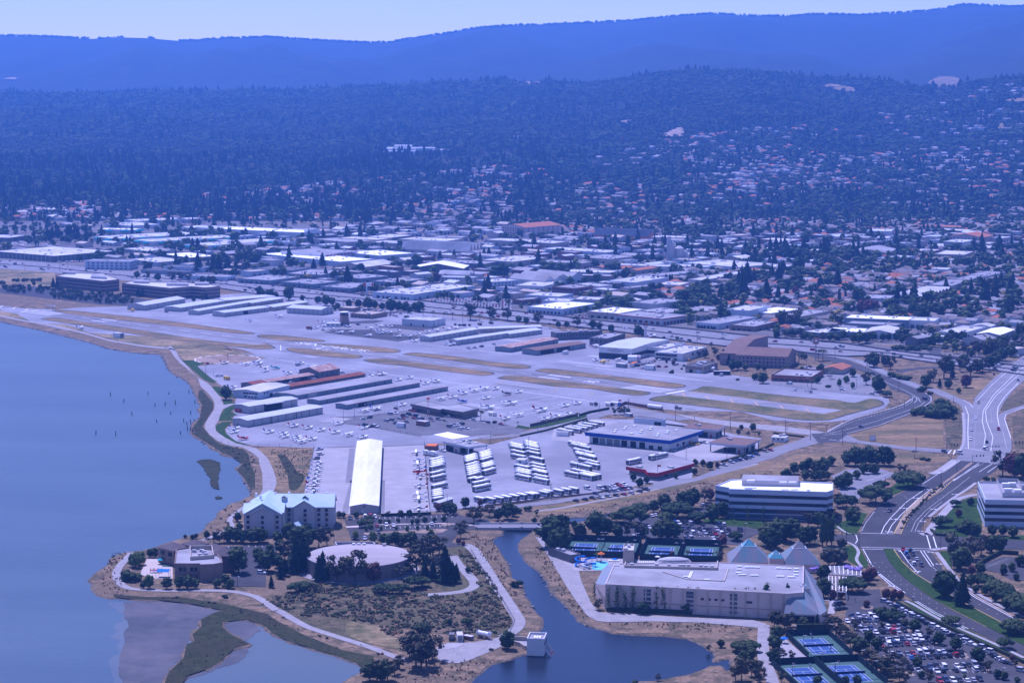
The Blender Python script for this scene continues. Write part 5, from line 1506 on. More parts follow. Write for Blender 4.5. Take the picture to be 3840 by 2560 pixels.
 # the industrial town beyond the freeway
TOWN='''
a|495 640|1068 592|0 588|7.5|wall_dark|roof_white|8|6|wide flat dark store with tan wall posts beside the freeway|wide dark store|p14
a|1190 690|1268 672|900 656|10|wall_blue|roof_pale|4|0|pale blue three-storey office with big square windows by the ramp|pale blue ramp office|w3
a|1240 398|1300 385|740 428|6|wall_white|white|6|8|white teal-awning warehouse furthest towards the hills|teal-awning warehouses|t4
a|1050 480|1850 434|970 452|6|wall_white|roof_white|10|10|long white teal-awning warehouse in the middle row|teal-awning warehouses|t5
a|1390 507|2200 462|1280 485|6|wall_white|roof_white|10|10|long white teal-awning warehouse with dark square doors|teal-awning warehouses|t5
a|1880 547|2570 492|1790 522|6|wall_white|roof_white|8|10|white teal-awning warehouse nearest the two conifers|teal-awning warehouses|t4
a|1355 594|1590 578|1130 568|4.5|wall_grey|roof_white|7|0|grey flat office with many roof units beside the teal awnings|grey flat office
a|1740 654|2006 638|1452 620|5|wall_dark|white|3|5|dark-walled flat warehouse with a glaring white roof|dark warehouse with glaring roof
a|1450 697|1750 674|1270 660|5|wall_grey|roof_white|6|0|grey flat warehouse behind the pale blue ramp office|grey warehouse by the ramp
a|1880 748|1970 732|1620 714|5|wall_blue|roof_dark|8|0|flat pale blue building with dark cluttered roof by conifers|cluttered dark roof
a|1720 786|1795 776|1340 757|4|wall_slate|roof_dark|5|0|low long slate building with dark roof along the freeway|low slate building
a|2080 832|2165 816|1783 796|4.5|wall_blue|roof_pale|3|4|low pale blue warehouse along the freeway by bushes|low pale blue warehouse
b|330 772|505 745|55 742|5|wall_slate|roof_dark|6|0|low slate building with dark roof behind the slate warehouses|dark roofed slate building
a|475 214|634 190|320 188|8|wall_brick|roof_white|3|0|brown brick hall with white roof in the far town|brown brick hall
a|185 236|500 212|78 214|7|wall_blue|roof_white|4|4|pale blue warehouse in front of the brown brick hall|far pale blue warehouse
a|85 472|258 447|-90 455|7|wall_dark|roof_white|3|0|dark store with a white gateway front beside the conifers|store with white gateway|p3
a|1260 318|1712 298|1215 300|6|wall_blue|roof_white|5|4|long pale blue warehouse with white roof before the railway|long blue railway warehouse
a|1712 302|1874 290|1690 288|6|wall_grey|roof_white|2|0|short grey warehouse joined to the long blue one|short grey warehouse
a|1200 362|1480 347|968 338|5|wall_white|roof_white|5|5|wide white roofed workshop beside a packed car lot|white workshop by the car lot
b|415 424|602 404|a:1722 368|7.5|wall_white|white|9|9|giant white box store with blank walls and raised corner|giant white box store
b|500 394|575 385|455 390|11|white|roof_white|1|0|raised white block on the corner of the giant box store|
a|880 250|1005 238|722 230|4|wall_white|roof_white|3|0|low white shed with yard lamps in the far town|low white shed
a|1180 262|1325 247|1112 240|5|wall_tan|roof_tan|2|0|tan roofed workshop in the far left of town|tan roofed workshop
a|520 284|590 274|425 268|4|wall_white|roof_white|0|0|small gabled white shed facing the conifers|small gabled shed|g
a|640 352|705 342|560 338|4|wall_grey|roof_pale|0|0|small grey gabled shed near the packed car lot|grey gabled shed|g
a|790 366|850 352|732 356|4|wall_grey|roof_tan|0|0|small tan gabled shed near the packed car lot|tan gabled shed|g
a|1000 288|1130 272|885 266|5|wall_grey|roof_white|3|0|white roofed garage before the long blue warehouse|white roofed garage
a|660 252|740 242|560 238|4|wall_white|roof_white|2|0|white flat workshop with a tall pole beside it|flat workshop with pole
a|2010 378|2110 362|1830 366|8|wall_blue|roof_white|2|0|blank pale blue wall block beside the giant box store|blank blue block
b|775 692|1092 668|113 612|6|wall_blue|white|16|10|sprawling white roofed factory behind the row of conifers|sprawling white factory
b|630 622|938 592|380 580|9|wall_white|roof_pale|3|0|white upper hall with a red window stripe on the factory|red striped hall|r
b|1135 636|1465 612|935 595|7|wall_blue|white|8|6|white roofed works with a chimney beside the striped hall|works with chimney
b|1000 737|1290 702|818 712|5|wall_tan|roof_white|4|4|tan workshop with a bright gabled roof below the factory|tan gabled workshop|g
b|835 512|1208 488|470 485|7|wall_tan|roof_pale|2|6|big tan warehouse with flat blank walls and thin cypresses|big tan warehouse
b|1120 490|1245 474|868 460|7.5|wall_tan|roof_white|2|4|tan warehouse with white roof behind the big tan one|second tan warehouse
b|1500 532|1642 514|1212 490|7|wall_tan|roof_white|3|4|tan warehouse with white roof beside the sawtooth sheds|tan warehouse by the sawtooth
b|1750 502|1908 480|1338 478|7|wall_tan|roof_white|4|5|long white roofed warehouse behind the sawtooth sheds|long white warehouse
b|1960 592|2078 574|1505 542|6|wall_tan|roof_white|0|0|sawtooth row of four white gabled sheds|sawtooth sheds|s4
b|1240 472|1460 446|1092 450|6|wall_dark|roof_white|4|0|dark restaurant with small red gable roof by the car lot|red gabled restaurant
b|135 864|403 829|-102 836|4.7|wall_slate|roof_pale|5|3|slate blue warehouse with pale roof, first along the freeway|slate blue warehouses|d
b|525 898|767 871|272 869|4.7|wall_slate|roof_pale|5|3|slate blue warehouse with pale roof between two trees|slate blue warehouses|d
b|860 936|1150 898|648 909|4.7|wall_slate|roof_pale|5|3|slate blue warehouse standing behind the billboard|slate blue warehouses|d
b|600 812|816 772|328 790|4.7|wall_slate|roof_pale|6|4|slate blue warehouse behind tall dark conifers|slate blue warehouses|d
b|960 846|1222 821|790 818|4.7|wall_slate|roof_pale|5|3|slate blue warehouse with a tree at its corner|slate blue warehouses|d
b|1290 883|1568 849|1088 863|4.7|wall_slate|roof_pale|6|3|slate blue warehouse beside the stepped pale blue one|slate blue warehouses|d
b|1445 993|1692 954|1143 958|6|wall_blue|roof_white|9|12|pale blue warehouse with stepped bays facing the freeway|stepped pale blue warehouse|d
b|1705 955|2024 912|1440 925|6|wall_blue|roof_white|9|12|pale blue warehouse wing with blank upright panels|stepped pale blue warehouse|d
b|1905 752|1957 722|1510 709|5|wall_dark|white|0|0|long shed with a dazzling white sloped roof|dazzling sloped shed|g
b|2100 712|2232 690|1738 682|5.5|wall_dark|roof_pale|5|6|dark workshop behind the dazzling sloped shed|dark workshop
c|10 692|330 652|b:2100 668|6|wall_tan|roof_white|9|6|wide white roofed plant with a solar panel at its end|wide white plant
b|2060 807|2182 786|1798 772|5|wall_grey|roof_pale|4|0|grey workshop with an orange awning|orange awning workshop|o
b|2000 837|2032 826|1733 816|6|wall_white|roof_white|0|0|white two-storey motel-like building with small windows|white two-storey block|w2
b|1960 808|2005 798|1718 790|5|wall_white|roof_white|0|0|white gabled sheds behind the two-storey block|white gabled sheds|s2
b|2175 877|c:65 860|2028 858|6|wall_blue|roof_white|5|4|white roofed building with a deep blue wall stripe|blue striped building|w2
b|1880 472|1952 456|1680 450|7|wall_tan|roof_pale|3|0|tan flat building at the railway cutting|tan railway building
c|380 522|522 505|b:2068 492|8|wall_tan|roof_white|6|4|long tan hall with high windows along the railway|long tan railway hall|w1
c|120 376|452 350|b:2255 362|14|wall_pink|roof_tile|0|0|four-storey apartment block with orange tiled roofs|orange tiled apartments|w4h
c|830 740|1046 709|785 729|4.5|wall_tan|roof_tile|0|0|long low building with orange tiled roof, first of three|orange tiled low roofs|g
c|985 756|1192 726|930 743|4.5|wall_tan|roof_tile|0|0|long low building with orange tiled roof, middle of three|orange tiled low roofs|g
c|1150 769|1372 739|1095 756|4.5|wall_tan|roof_tile|0|0|long low building with orange tiled roof, nearest the poplars|orange tiled low roofs|g
c|1440 736|1488 722|1050 692|6|wall_white|roof_white|3|4|long white warehouse with blue door row beside orange roofs|white warehouse with blue doors|d
c|925 792|967 770|556 756|7|wall_white|roof_white|4|4|blank white warehouse in front of the orange roofs|blank white warehouse
c|905 823|938 812|658 803|7|wall_brown|roof_white|2|0|brown box building with a row of square windows|brown box building|w1
c|1000 889|1059 872|818 870|6|wall_dark|roof_white|3|0|dark workshop with white roof and a tall pole|dark white-topped workshop
c|570 936|747 915|366 919|7|wall_brick|roof_pale|3|0|red brick building with flat grey roof and dark windows|red brick building|w2
c|800 917|922 905|685 884|6|wall_white|roof_white|4|6|white workshop with window strip behind the brick building|white strip-window workshop|w1
c|290 917|470 872|70 896|5|wall_white|roof_white|3|3|white workshop with a wide apron left of the brick building|white workshop by brick
c|400 852|662 828|262 800|6|wall_white|roof_pale|0|0|pair of pale curved-roof sheds|curved-roof sheds|s2
c|300 868|482 850|-20 838|6|wall_white|roof_pale|0|0|pale curved-roof sheds nearest the car yard|curved-roof sheds|s2
c|430 1012|562 986|163 986|6|wall_blue|roof_white|4|3|pale blue flat workshop with a corner mast|pale blue corner workshop
c|520 1056|582 1030|302 1041|6.5|wall_blue|roof_white|3|3|square pale blue workshop beside parked cars|square blue workshop
c|800 1042|848 1015|602 1022|6|wall_grey|roof_white|4|2|grey office with corner windows in mid town|grey corner office|w1
c|460 1127|788 1074|158 1100|6|wall_blue|white|4|5|long pale blue store with signs facing the freeway|long pale blue store|w1
c|980 1167|1218 1126|722 1141|6|wall_tan|white|5|7|tan warehouse with a gleaming roof beside yellow trucks|gleaming tan warehouse
c|1110 1048|1190 1036|800 1068|5|wall_slate|roof_white|2|0|slate building with white gabled dormers|slate dormer building|g
c|1315 1082|1584 1046|1052 1066|9|wall_grey|roof_grey|6|6|tall grey works building with dark roof in mid town|tall grey works|w1
c|1380 1217|1638 1182|955 1172|6|wall_grey|roof_pale|5|6|red-trimmed store with long pale roof at the freeway|red-trimmed store|rt
c|1380 1167|1622 1136|1000 1158|6|wall_grey|roof_pale|4|8|pale roof behind the red-trimmed store|roof behind the red trim
c|1790 1147|2002 1116|1560 1118|5|wall_tan|roof_grey|4|8|wide dark roofed workshop with round skylights|round skylight workshop
c|2180 1142|2348 1100|2008 1121|9|wall_blue|roof_white|3|0|tall blank pale blue building with four slit windows|tall blank blue building
c|1890 1264|2254 1200|1730 1240|5|wall_blue|roof_grey|3|8|long pale blue shed with grey roof near the freeway|long blue grey-roofed shed|d
c|2230 1287|d:85 1240|2018 1267|4.5|wall_brown|roof_grey|6|4|brown shed with grey roof beside the freeway barrier|brown freeway shed
c|2080 742|2410 710|1665 692|6|wall_white|roof_white|9|8|very wide white roofed depot before the cypresses|very wide white depot
c|1800 740|1862 722|1488 702|5|wall_blue|roof_white|4|0|flat white depot behind bright green trees|flat white depot
c|1130 882|1442 834|962 852|7|wall_blue|roof_white|6|4|long pale blue works with five cypresses at its wall|works with five cypresses
c|1310 827|1702 786|1278 806|6|wall_grey|roof_pale|5|4|long grey works with a sloping roof|long grey works
c|1540 907|1645 880|1383 882|4|wall_pink|roof_white|3|0|low white roofed building by the first houses|low building by the houses
c|1760 862|2172 786|1638 850|6|wall_grey|roof_white|3|6|long warehouse reaching towards the big conifer|warehouse by the big conifer
c|1240 592|1397 575|1148 581|5|wall_grey|roof_pale|3|0|open-fronted service building beside the scrap yard|open service building|d
c|860 607|1008 590|308 566|5|wall_blue|roof_white|8|5|long blue-edged white roof along the railway|long blue-edged roof
c|650 707|742 690|322 676|6|wall_tan|roof_pale|3|0|tan block with flat roof and conifers at its end|tan block with conifers
c|900 668|1142 641|532 656|6|wall_tan|roof_pale|4|3|pale roofed warehouse behind the tan block|warehouse behind the tan block
c|330 738|413 725|193 722|5|wall_blue|roof_white|2|0|small pale blue block in a yard|small pale blue block
c|1590 472|1652 456|1343 446|6|wall_pink|roof_white|5|0|pink building with white roof beyond the railway|pink railway building
c|1260 500|1322 485|1185 484|6|wall_blue|roof_pale|2|0|blue building beside the car showroom lot|blue showroom
c|1260 447|1302 436|818 420|8|orange|roof_grey|0|0|row of orange townhouses with grey stepped roofs|orange townhouses|s6
c|1700 536|1760 522|1530 512|5|wall_dark|roof_white|3|0|dark shop with white canopy roof by the railway|dark canopy shop
c|2000 505|2048 490|1890 490|6|wall_dark|roof_white|2|0|dark fronted shop with flat white roof|dark fronted shop
c|2200 560|2260 540|2080 542|6|wall_white|roof_white|4|0|white shop block at the car lots|white shop block|w1
c|2130 668|2250 655|2040 640|5|wall_tan|roof_white|0|9|shed with a large window-dotted sloping roof|dotted roof shed|g
d|20 1167|320 1126|-120 1132|5|wall_grey|white|3|3|blank white roofed building left of the tall green tree|blank white building
d|270 1202|578 1140|80 1186|6|wall_tan|roof_pale|5|6|tan building with windows down its long side|long tan building|w1
d|1290 1230|1348 1198|738 1187|7|wall_slate|white|6|0|large white roofed hall with a row of big windows|large white roofed hall|w1
d|1530 1237|1573 1207|1293 1226|7|wall_white|roof_white|2|0|white wing at the end of the large white hall|white wing
d|490 1348|728 1318|318 1328|5|wall_slate|roof_white|2|2|slate shed with bright roof at the freeway trees|bright slate shed
d|880 1340|920 1302|582 1306|5|wall_slate|white|3|4|white roofed shed with patched skylights at the freeway|patched skylight shed
d|1170 1349|1242 1302|920 1311|5.5|wall_white|roof_white|1|4|white gabled shed with rust marks at the freeway trees|rust-marked gabled shed|g
d|1180 1278|1235 1255|700 1262|5|wall_slate|roof_pale|2|2|pale lean-to below the large white hall|pale lean-to
d|1790 1347|2003 1291|1630 1316|5|wall_white|roof_white|3|0|white workshop with small sign at the yard of cars|white signed workshop
d|2045 1285|2090 1268|1912 1262|5|wall_white|roof_white|0|0|white gabled shed behind the signed workshop|white gabled yard shed|g
d|2130 1362|2265 1312|1938 1342|5|wall_grey|white|0|0|white gabled barn nearest the freeway ramp trees|white gabled barn|g
d|1560 972|1682 936|1343 962|6|wall_brown|roof_white|0|0|barn with wavy row of white arched roofs|wavy roofed barn|s4
d|1420 1005|1540 975|1200 990|5|wall_brown|roof_white|0|0|second wavy white roof joined to the barn|second wavy roof|s3
d|1110 1032|1163 1000|880 1010|7|wall_grey|roof_pale|4|4|grey box building between conifers and a red-leaved tree|grey box building
d|1690 912|1853 860|1532 886|6|wall_grey|roof_pale|3|4|stepped pale warehouse, lowest of three|stepped pale warehouses
d|1840 857|2022 820|1708 846|6|wall_grey|roof_pale|3|4|stepped pale warehouse, middle of three|stepped pale warehouses
d|2010 822|2182 786|1878 802|6|wall_grey|roof_pale|3|4|stepped pale warehouse, highest of three|stepped pale warehouses
d|1790 512|1900 490|1678 492|12|wall_white|roof_white|3|0|white four-storey block with rows of square windows|white four-storey block|w4
d|1970 467|2072 446|1752 436|8|wall_tan|roof_tile|0|0|broad tan building with orange hipped roofs|broad orange-roofed building|gw2
d|1690 552|1782 531|1550 526|5|wall_white|roof_white|3|0|white block under the four-storey building|white block
d|1510 596|1602 578|1378 576|5|wall_brick|roof_white|3|0|brick shop row with white roof|brick shop row|w1
d|1800 628|1897 596|1583 602|8|wall_tan|roof_white|3|0|tan block with pillared front|tan pillared block|w2
d|2050 566|2132 546|1930 546|6|wall_grey|roof_white|3|0|grey block with wide white roof|grey white-topped block
d|2110 530|2192 516|1983 516|6|wall_tan|roof_white|2|0|tan block with a bright roof edge|tan bright-edged block
d|250 578|292 566|-5 556|4.5|wall_dark|roof_white|4|0|dark shop row with white roof behind the railway|dark shop row
d|570 592|615 576|335 568|4.5|wall_dark|roof_white|4|0|second dark shop row behind the railway|second dark shop row
d|130 524|202 506|-10 512|6|wall_grey|roof_white|2|0|grey arched hall with pale roof|grey arched hall|g
d|200 500|328 485|30 470|6|wall_brick|roof_white|3|0|brick hall with a large white roof|brick white-roofed hall
d|1650 762|1684 746|1538 738|6|wall_white|roof_white|1|0|square white house-like block before the poplars|square white block|w1
d|1780 376|1848 361|1432 351|5|wall_tan|roof_tile|3|0|long low building with orange tiled roof edge|long orange-edged building
d|1800 410|1908 396|1570 388|5|wall_dark|roof_white|3|0|dark low office with bright white roof|dark low office
d|1130 412|1158 391|932 391|9|wall_white|roof_white|3|0|white blocky theatre-like building among trees|white blocky building
d|170 682|262 660|-5 656|5|wall_blue|roof_pale|4|0|pale blue depot at the railway's near side|pale blue depot
d|140 742|243 720|-60 716|5|wall_grey|roof_white|3|0|white roofed depot beside the first big trees|white roofed depot
d|500 690|576 672|338 672|5|wall_grey|roof_white|2|0|flat white shed with a tall slim palm beside it|flat white shed
d|1150 665|1355 640|1130 640|6|wall_blue|roof_white|2|0|blue block with dark framed front at the railway|dark framed blue block
d|920 622|930 600|650 600|5|wall_blue|roof_white|2|0|blue shop front row with white roof|blue shop row
d|1100 610|1180 570|840 570|6|wall_tan|roof_pale|2|0|tan hall with arched pale roof behind the railway|tan arched hall|g
'''
for ln in TOWN.strip().split('\n'):
 f=ln.split('|')
 c=f[0]
 def pt(s):
  cc=None
  if ':' in s:
   cc,s=s.split(':')
  u,v=map(float,s.split())
  return(cc,u,v)if cc else(u,v)
 h=float(f[4])
 ex_=f[11]if len(f)>11 else ''
 kind,ga='flat',1
 if 'g' in ex_:
  kind='gable'
 if 's' in ex_:
  kind,ga='gable2',int(ex_[ex_.index('s')+1])
 if ex_.endswith('h'):
  kind='gable'
 ab,ac=[],[]
 d=h*.45
 if 'p' in ex_:
  k=int(ex_[1:])
  ac.append(('wall_post',k,.9,h-.4,0,'wall_tan'))
  ab.append(('wall_post',k,.9,h-.4,0,'wall_tan'))
 elif't' in ex_ and 'r' not in ex_:
  k=int(ex_[1:])
  ab.append(('awning',k,13,1.7,3.2,'teal'))
  ac.append(('awning',2,13,1.7,3.2,'teal'))
  ab.append(('doorway',k,4,3,0,'door_dark',.1,.9))
 elif'rt' in ex_:
  for q in(ab,ac):
   q+=[('red_trim',0,0,.8,h-.4,'red_trim',0,1),('window',8,3.6,2.4,.6,'door_dark'),('wall_panel',8,1.2,3,.3,'red_trim')]
 elif ex_=='r':
  ab+=[('window',9,4,1.6,h-3.2,'red_trim'),('stripe',0,0,.3,h-1.3,'red_trim',0,1)]
 elif'w' in ex_:
  k=int(ex_[ex_.index('w')+1])
  st=(h-.6)/k
  for q in range(k):
   ab.append(('window',7,2.4,st*.42,.9+q*st,'glass'))
   ac.append(('window',9,2.4,st*.42,.9+q*st,'glass'))
 elif'o' in ex_:
  ab.append(('awning',1,8,.8,3,'orange',.1,.6))
 else:
  ab.append(('doorway',3,3.4,d,0,'door_dark',.1,.95))
  ac.append(('doorway',4,3.2,d,0,'door_dark',.1,.95))
  if 'd' in ex_:
   ac.append(('doorway',6,2,3,0,'glass',.05,.95))
 nm='apartment_building' if 'apartment' in f[9]or 'townhouse' in f[9]else 'warehouse' if('warehouse' in f[9]or 'shed' in f[9]or 'depot' in f[9])else 'store_building' if('store' in f[9]or 'shop' in f[9])else 'town_building'
 rs=None
 bld(nm,f[9],c,pt(f[1]),pt(f[2]),pt(f[3]),h,f[5],f[6],kind,cat=nm.replace('_',' '),top=True,ab=ab,ac=ac,n=int(f[7]),sk=int(f[8]),ref=f[10]or None,gables=ga,rise=rs)
p=T('u',300,1075)
r_=root('hospital',(p.x,p.y,p.z-4),'stepped white institution building standing among far trees','institution')
LM.append(('white institution',p.copy()))
for x0,x1,y0,y1,h in((-20,70,0,22,9),(0,120,22,50,16),(20,60,30,55,21),(110,150,10,40,12)):
 block('wing',r_,'white',((x0+x1)/2,(y0+y1)/2,h/2+3),(x1-x0,y1-y0,h+6))
for i in range(14):
 for z in(9,13,17):
  block('window',r_,'glass',(6+i*8.2,21.8,z),(3,.6,1.4))
p=T('u',1190,985)
r_=root('hillside_tower_house',(p.x,p.y,p.z-2),'cream tower-like house lit against the dark far trees','house')
block('wall',r_,'wall_tan',(8,8,9),(20,16,18))
block('wall',r_,'wall_tan',(-14,8,5),(26,14,10))
for i in range(4):
 block('window',r_,'glass',(1+i*4.6,-.1,12),(2,.5,2))
p=G('c',1500,690)
r_=root('silo_plant',p,'tall grey concrete batching plant towering over the scrap yard','plant')
LM.append(('batching plant',p.copy()))
for x,y,rr,hh in((-6,0,5,24),(5,2,6,17),(12,4,4,12)):
 b=MB()
 b.tube((x,y,0),(x,y,hh),rr,rr,'wall_grey',12)
 b.tube((x,y,hh),(x,y,hh+3),rr,rr*.3,'wall_grey',12)
 b.obj('silo',r_)
block('tower',r_,'wall_grey',(-8,0,15),(5,5,34))
ftt=[(c.x,c.y,max(lx,ly))for c,_,_,lx,ly in FOOT]
def clear(p,rad):
 for c,ex,ey,lx,ly in FOOT:
  d=p-c
  if abs(d.dot(ex))<lx+rad and abs(d.dot(ey))<ly+rad:
   return False
 return True
fill=[]
WL=['wall_white','wall_grey','wall_blue','wall_tan','wall_brick','wall_dark','wall_pink']
RFS=['roof_white','roof_grey','roof_pale','roof_pale','roof_grey','roof_tan','roof_metal']
cand=[]
for s in np.arange(85,1500,34):
 for a in np.arange(-1150,1000,44):
  p=FO+fx*(a+R.uniform(-8,8))+fy*(s+R.uniform(-6,6))
  sx=px_of(p)
  if not-40<sx<2400 or p.y>3440:
   continue
  yy=168+CF*CH/p.y
  lim=560 if sx<900 else 520+(sx-900)*.03
  house=(sx>1180 and yy<540)or(sx<=1180 and yy<490)or(sx>1450 and yy>620 and yy<745 and sx>1450+(745-yy)*0.9 and p.y>1900)or(sx>1700 and 575<yy<760)
  cand.append((p,house))
small=0
adj=['white','grey','pale blue','tan','brick','dark','pink']
FILL=[]
for p,house in cand:
 if house or not clear(p,14)or R.random()<.12:
  continue
 k=R.randrange(7)
 Lx,Wy,h=R.uniform(14,34),R.uniform(12,22),R.uniform(4,7)
 r=put('shop_building',None,None,p,FA+(math.pi/2 if R.random()<.3 else 0))
 b=MB()
 gab=R.random()<.3
 w=WL[k]
 if gab:
  b.prism([(-Lx/2,-Wy/2),(Lx/2,-Wy/2),(Lx/2,Wy/2),(-Lx/2,Wy/2)],-.3,h,w,top=False)
  for x in(-Lx/2,Lx/2):
   b.face([(x,-Wy/2,h),(x,Wy/2,h),(x,0,h+Wy*.12)],w)
 else:
  b.prism([(-Lx/2,-Wy/2),(Lx/2,-Wy/2),(Lx/2,Wy/2),(-Lx/2,Wy/2)],-.3,h+.4,w,top=False)
 b.obj('wall',r)
 b=MB()
 m=R.choice(RFS)
 if gab:
  for s in(-1,1):
   b.face([(-Lx/2-.4,s*(Wy/2+.4),h+.05),(Lx/2+.4,s*(Wy/2+.4),h+.05),(Lx/2+.4,0,h+Wy*.12+.1),(-Lx/2-.4,0,h+Wy*.12+.1)],m)
 else:
  b.flat([(-Lx/2,-Wy/2),(Lx/2,-Wy/2),(Lx/2,Wy/2),(-Lx/2,Wy/2)],h,m)
  for i in range(R.randrange(4)):
   block('rooftop_unit',r,'unit',(R.uniform(-.4,.4)*Lx,R.uniform(-.35,.35)*Wy,h+.6),(2,1.5,1.2))
 b.obj('roof',r)
 for i in range(3):
  block('doorway',r,'door_dark',(-Lx/2+Lx*(i+.7)/3.4,-Wy/2-.02,1.5),(3,.3,3))
 FILL.append((r,adj[k],p))
 FOOT.append((Vector(p),fx,fy,Lx/2,Wy/2))
LABEL_JOBS=[]
def place_labels(items,cat,group,plural):
 """items: (object, look, place); each is told apart by look, the landmark beside it and its turn from the left"""
 by={}
 for o,look,p in items:
  ref=min(LM,key=lambda q:(q[1]-Vector((p[0],p[1],0))).xy.length)
  by.setdefault((look,ref[0]),[]).append((px_of((p[0],p[1],0)),o))
 for(look,ref),v in by.items():
  v.sort(key=lambda t:t[0])
  for i in range(0,len(v),30):
   for j,(_,o)in enumerate(v[i:i+30]):
    n=len(v)
    one={'buses':'bus','persons':'person'}.get(plural,plural.rstrip('s'))
    if n==1:
     s='%s %s nearest the %s'%(look,one,ref)
    else:
     s=ordl(j,'%s %s near the %s'%(look,plural,ref))
     if i:
      s=s.replace('near the','further along near the')
    tag(o,s,cat,group)
place_labels(FILL,'building','small buildings filling the town blocks','flat buildings')
# houses
HW=['wall_white','wall_tan','wall_grey','wall_pink','wall_blue']
HRn=['roof_grey','roof_brown','roof_grey','roof_tile','roof_pale','roof_dark']
D('roof_shingle',(.15,.13,.12),(.20,.175,.16),scale=.4)
D('roof_shingle2',(.20,.165,.14),(.25,.205,.175),scale=.4)
HRn=['roof_shingle','roof_shingle2','roof_grey','roof_tile','roof_pale','roof_shingle']
HLOOK=['dark-roofed','brown-roofed','grey-roofed','orange-roofed','pale-roofed','dark-roofed']
HM=[]
for k in range(10):
 rr=random.Random(k)
 wl,wd,hh,rs=rr.uniform(11,16),rr.uniform(8,10.5),rr.uniform(2.8,5.4),rr.uniform(1.8,2.8)
 w,m=HW[k%5],HRn[k%6]
 bw=MB()
 bw.box((0,0,hh/2-.5),(wl,wd,hh+1),w)
 bw.box((wl*.25,-wd*.6,hh/2-.5),(wl*.38,wd*.5,hh+1),w)
 br=MB()
 e=.6
 x,y,h=wl/2+e,wd/2+e,hh-.05
 rx=wl/2-(wd/2 if k%2 else-e)
 for s in(-1,1):
  br.face([(-x,s*y,h),(x,s*y,h),(rx,0,h+rs),(-rx,0,h+rs)],m)
  br.face([(s*x,-y,h),(s*x,y,h),(s*rx,0,h+rs)],m if k%2 else w)
 gx,gy=wl*.19+.5,wd*.85+.5
 for s in(-1,1):
  br.face([(wl*.25+s*gx,-gy,h),(wl*.25+s*gx,0,h),(wl*.25,0,h+rs*.8),(wl*.25,-gy,h+rs*.8)],m)
 bw.face([(wl*.25-gx+.5,-gy+.5,h),(wl*.25+gx-.5,-gy+.5,h),(wl*.25,-gy+.5,h+rs*.75)],w)
 HM.append((bw.mesh('house_wall'),br.mesh('house_roof'),(wl,wd,hh),HLOOK[k%6]))
hs=[]
for s in np.arange(80,4600,21):
 row=int(s//21)%2
 for a in np.arange(-1900,1900,19):
  p=FO+fx*(a+R.uniform(-4,4))+fy*(s+(3 if row else-3)+R.uniform(-2,2))
  if p.y<1500:
   continue
  sx=px_of(p)
  if not-60<sx<2412:
   continue
  z=float(terr(p.x,p.y))if p.y>3450 else 0.
  yy=168+CF*(CH-z)/p.y
  dens=0
  if p.y<3450:
   if(sx>1180 and yy<545)or(sx<=1180 and yy<492)or(sx>1450 and 620<yy<745 and sx>1450+(745-yy)*.9)or(sx>1700 and 575<yy<760):
    dens=.78
  else:
   dens=lerp([3450,4500,5600,7000],[.42,.40,.34,.2],p.y)
   if sx<500 and 3500<p.y<4800:
    dens*=.8
   dens*=.6 if sx>1180 else 1.15
   if sx>1900 and p.y>5000:
    dens*=.35
   dens*=max(.1,min(1.5,.85+1.6*mnoise.noise(Vector((p.x/330,p.y/520,2)))))
   zc_=np.interp(sx,KX,KD)
   if p.y>zc_-60:
    dens=0
  if R.random()>dens or(p.y<3450 and not clear(p,7)):
   continue
  hs.append((p.y,Vector((p.x,p.y,z)),R.randrange(10),FA+R.choice((0,0,math.pi/2,math.pi))+R.uniform(-.06,.06)*(1 if p.y<3450 else 8)))
hs.sort(key=lambda t:t[0])
near_h,far_h=hs[:300],hs[300:]
HN=[]
for _,p,k,a in near_h:
 me=HM[k]
 r=put('house',None,None,p,a)
 put('wall',me[0],r)
 put('roof',me[1],r)
 wl,wd,hh=me[2]
 for q in(-.35,-.12):
  block('window',r,'glass',(wl*q,-wd/2-.02,hh*.5),(1.6,.3,1.2))
 block('garage_door',r,'door_grey',(wl*.25,-wd*.85-.02,1.1),(3,.3,2.1))
 HN.append((r,me[3],p))
 FOOT.append((p,fx,fy,7,6))
place_labels(HN,'house','houses in the streets beyond the freeway','houses')
HFULL=[]
for k in range(10):
 b=MB()
 for me in HM[k][:2]:
  o_=len(b.v)
  b.v+=[tuple(v.co)for v in me.vertices]
  for pl in me.polygons:
   b.f.append(tuple(o_+i for i in pl.vertices))
   b.m.append(b.mi(me.materials[pl.material_index]))
 HFULL.append(b.mesh('far_house'))
scatter('distant_houses',HFULL,[(p.x,p.y,p.z+lerp([3400,5000,7000],[.3,1.2,2.4],p.y))for _,p,_,_ in far_h],[[lerp([3400,4500,7000],[1.0,1.1,1.4],p.y)]*3 for _,p,_,_ in far_h],[a for _,_,_,a in far_h],[k for _,_,k,_ in far_h])
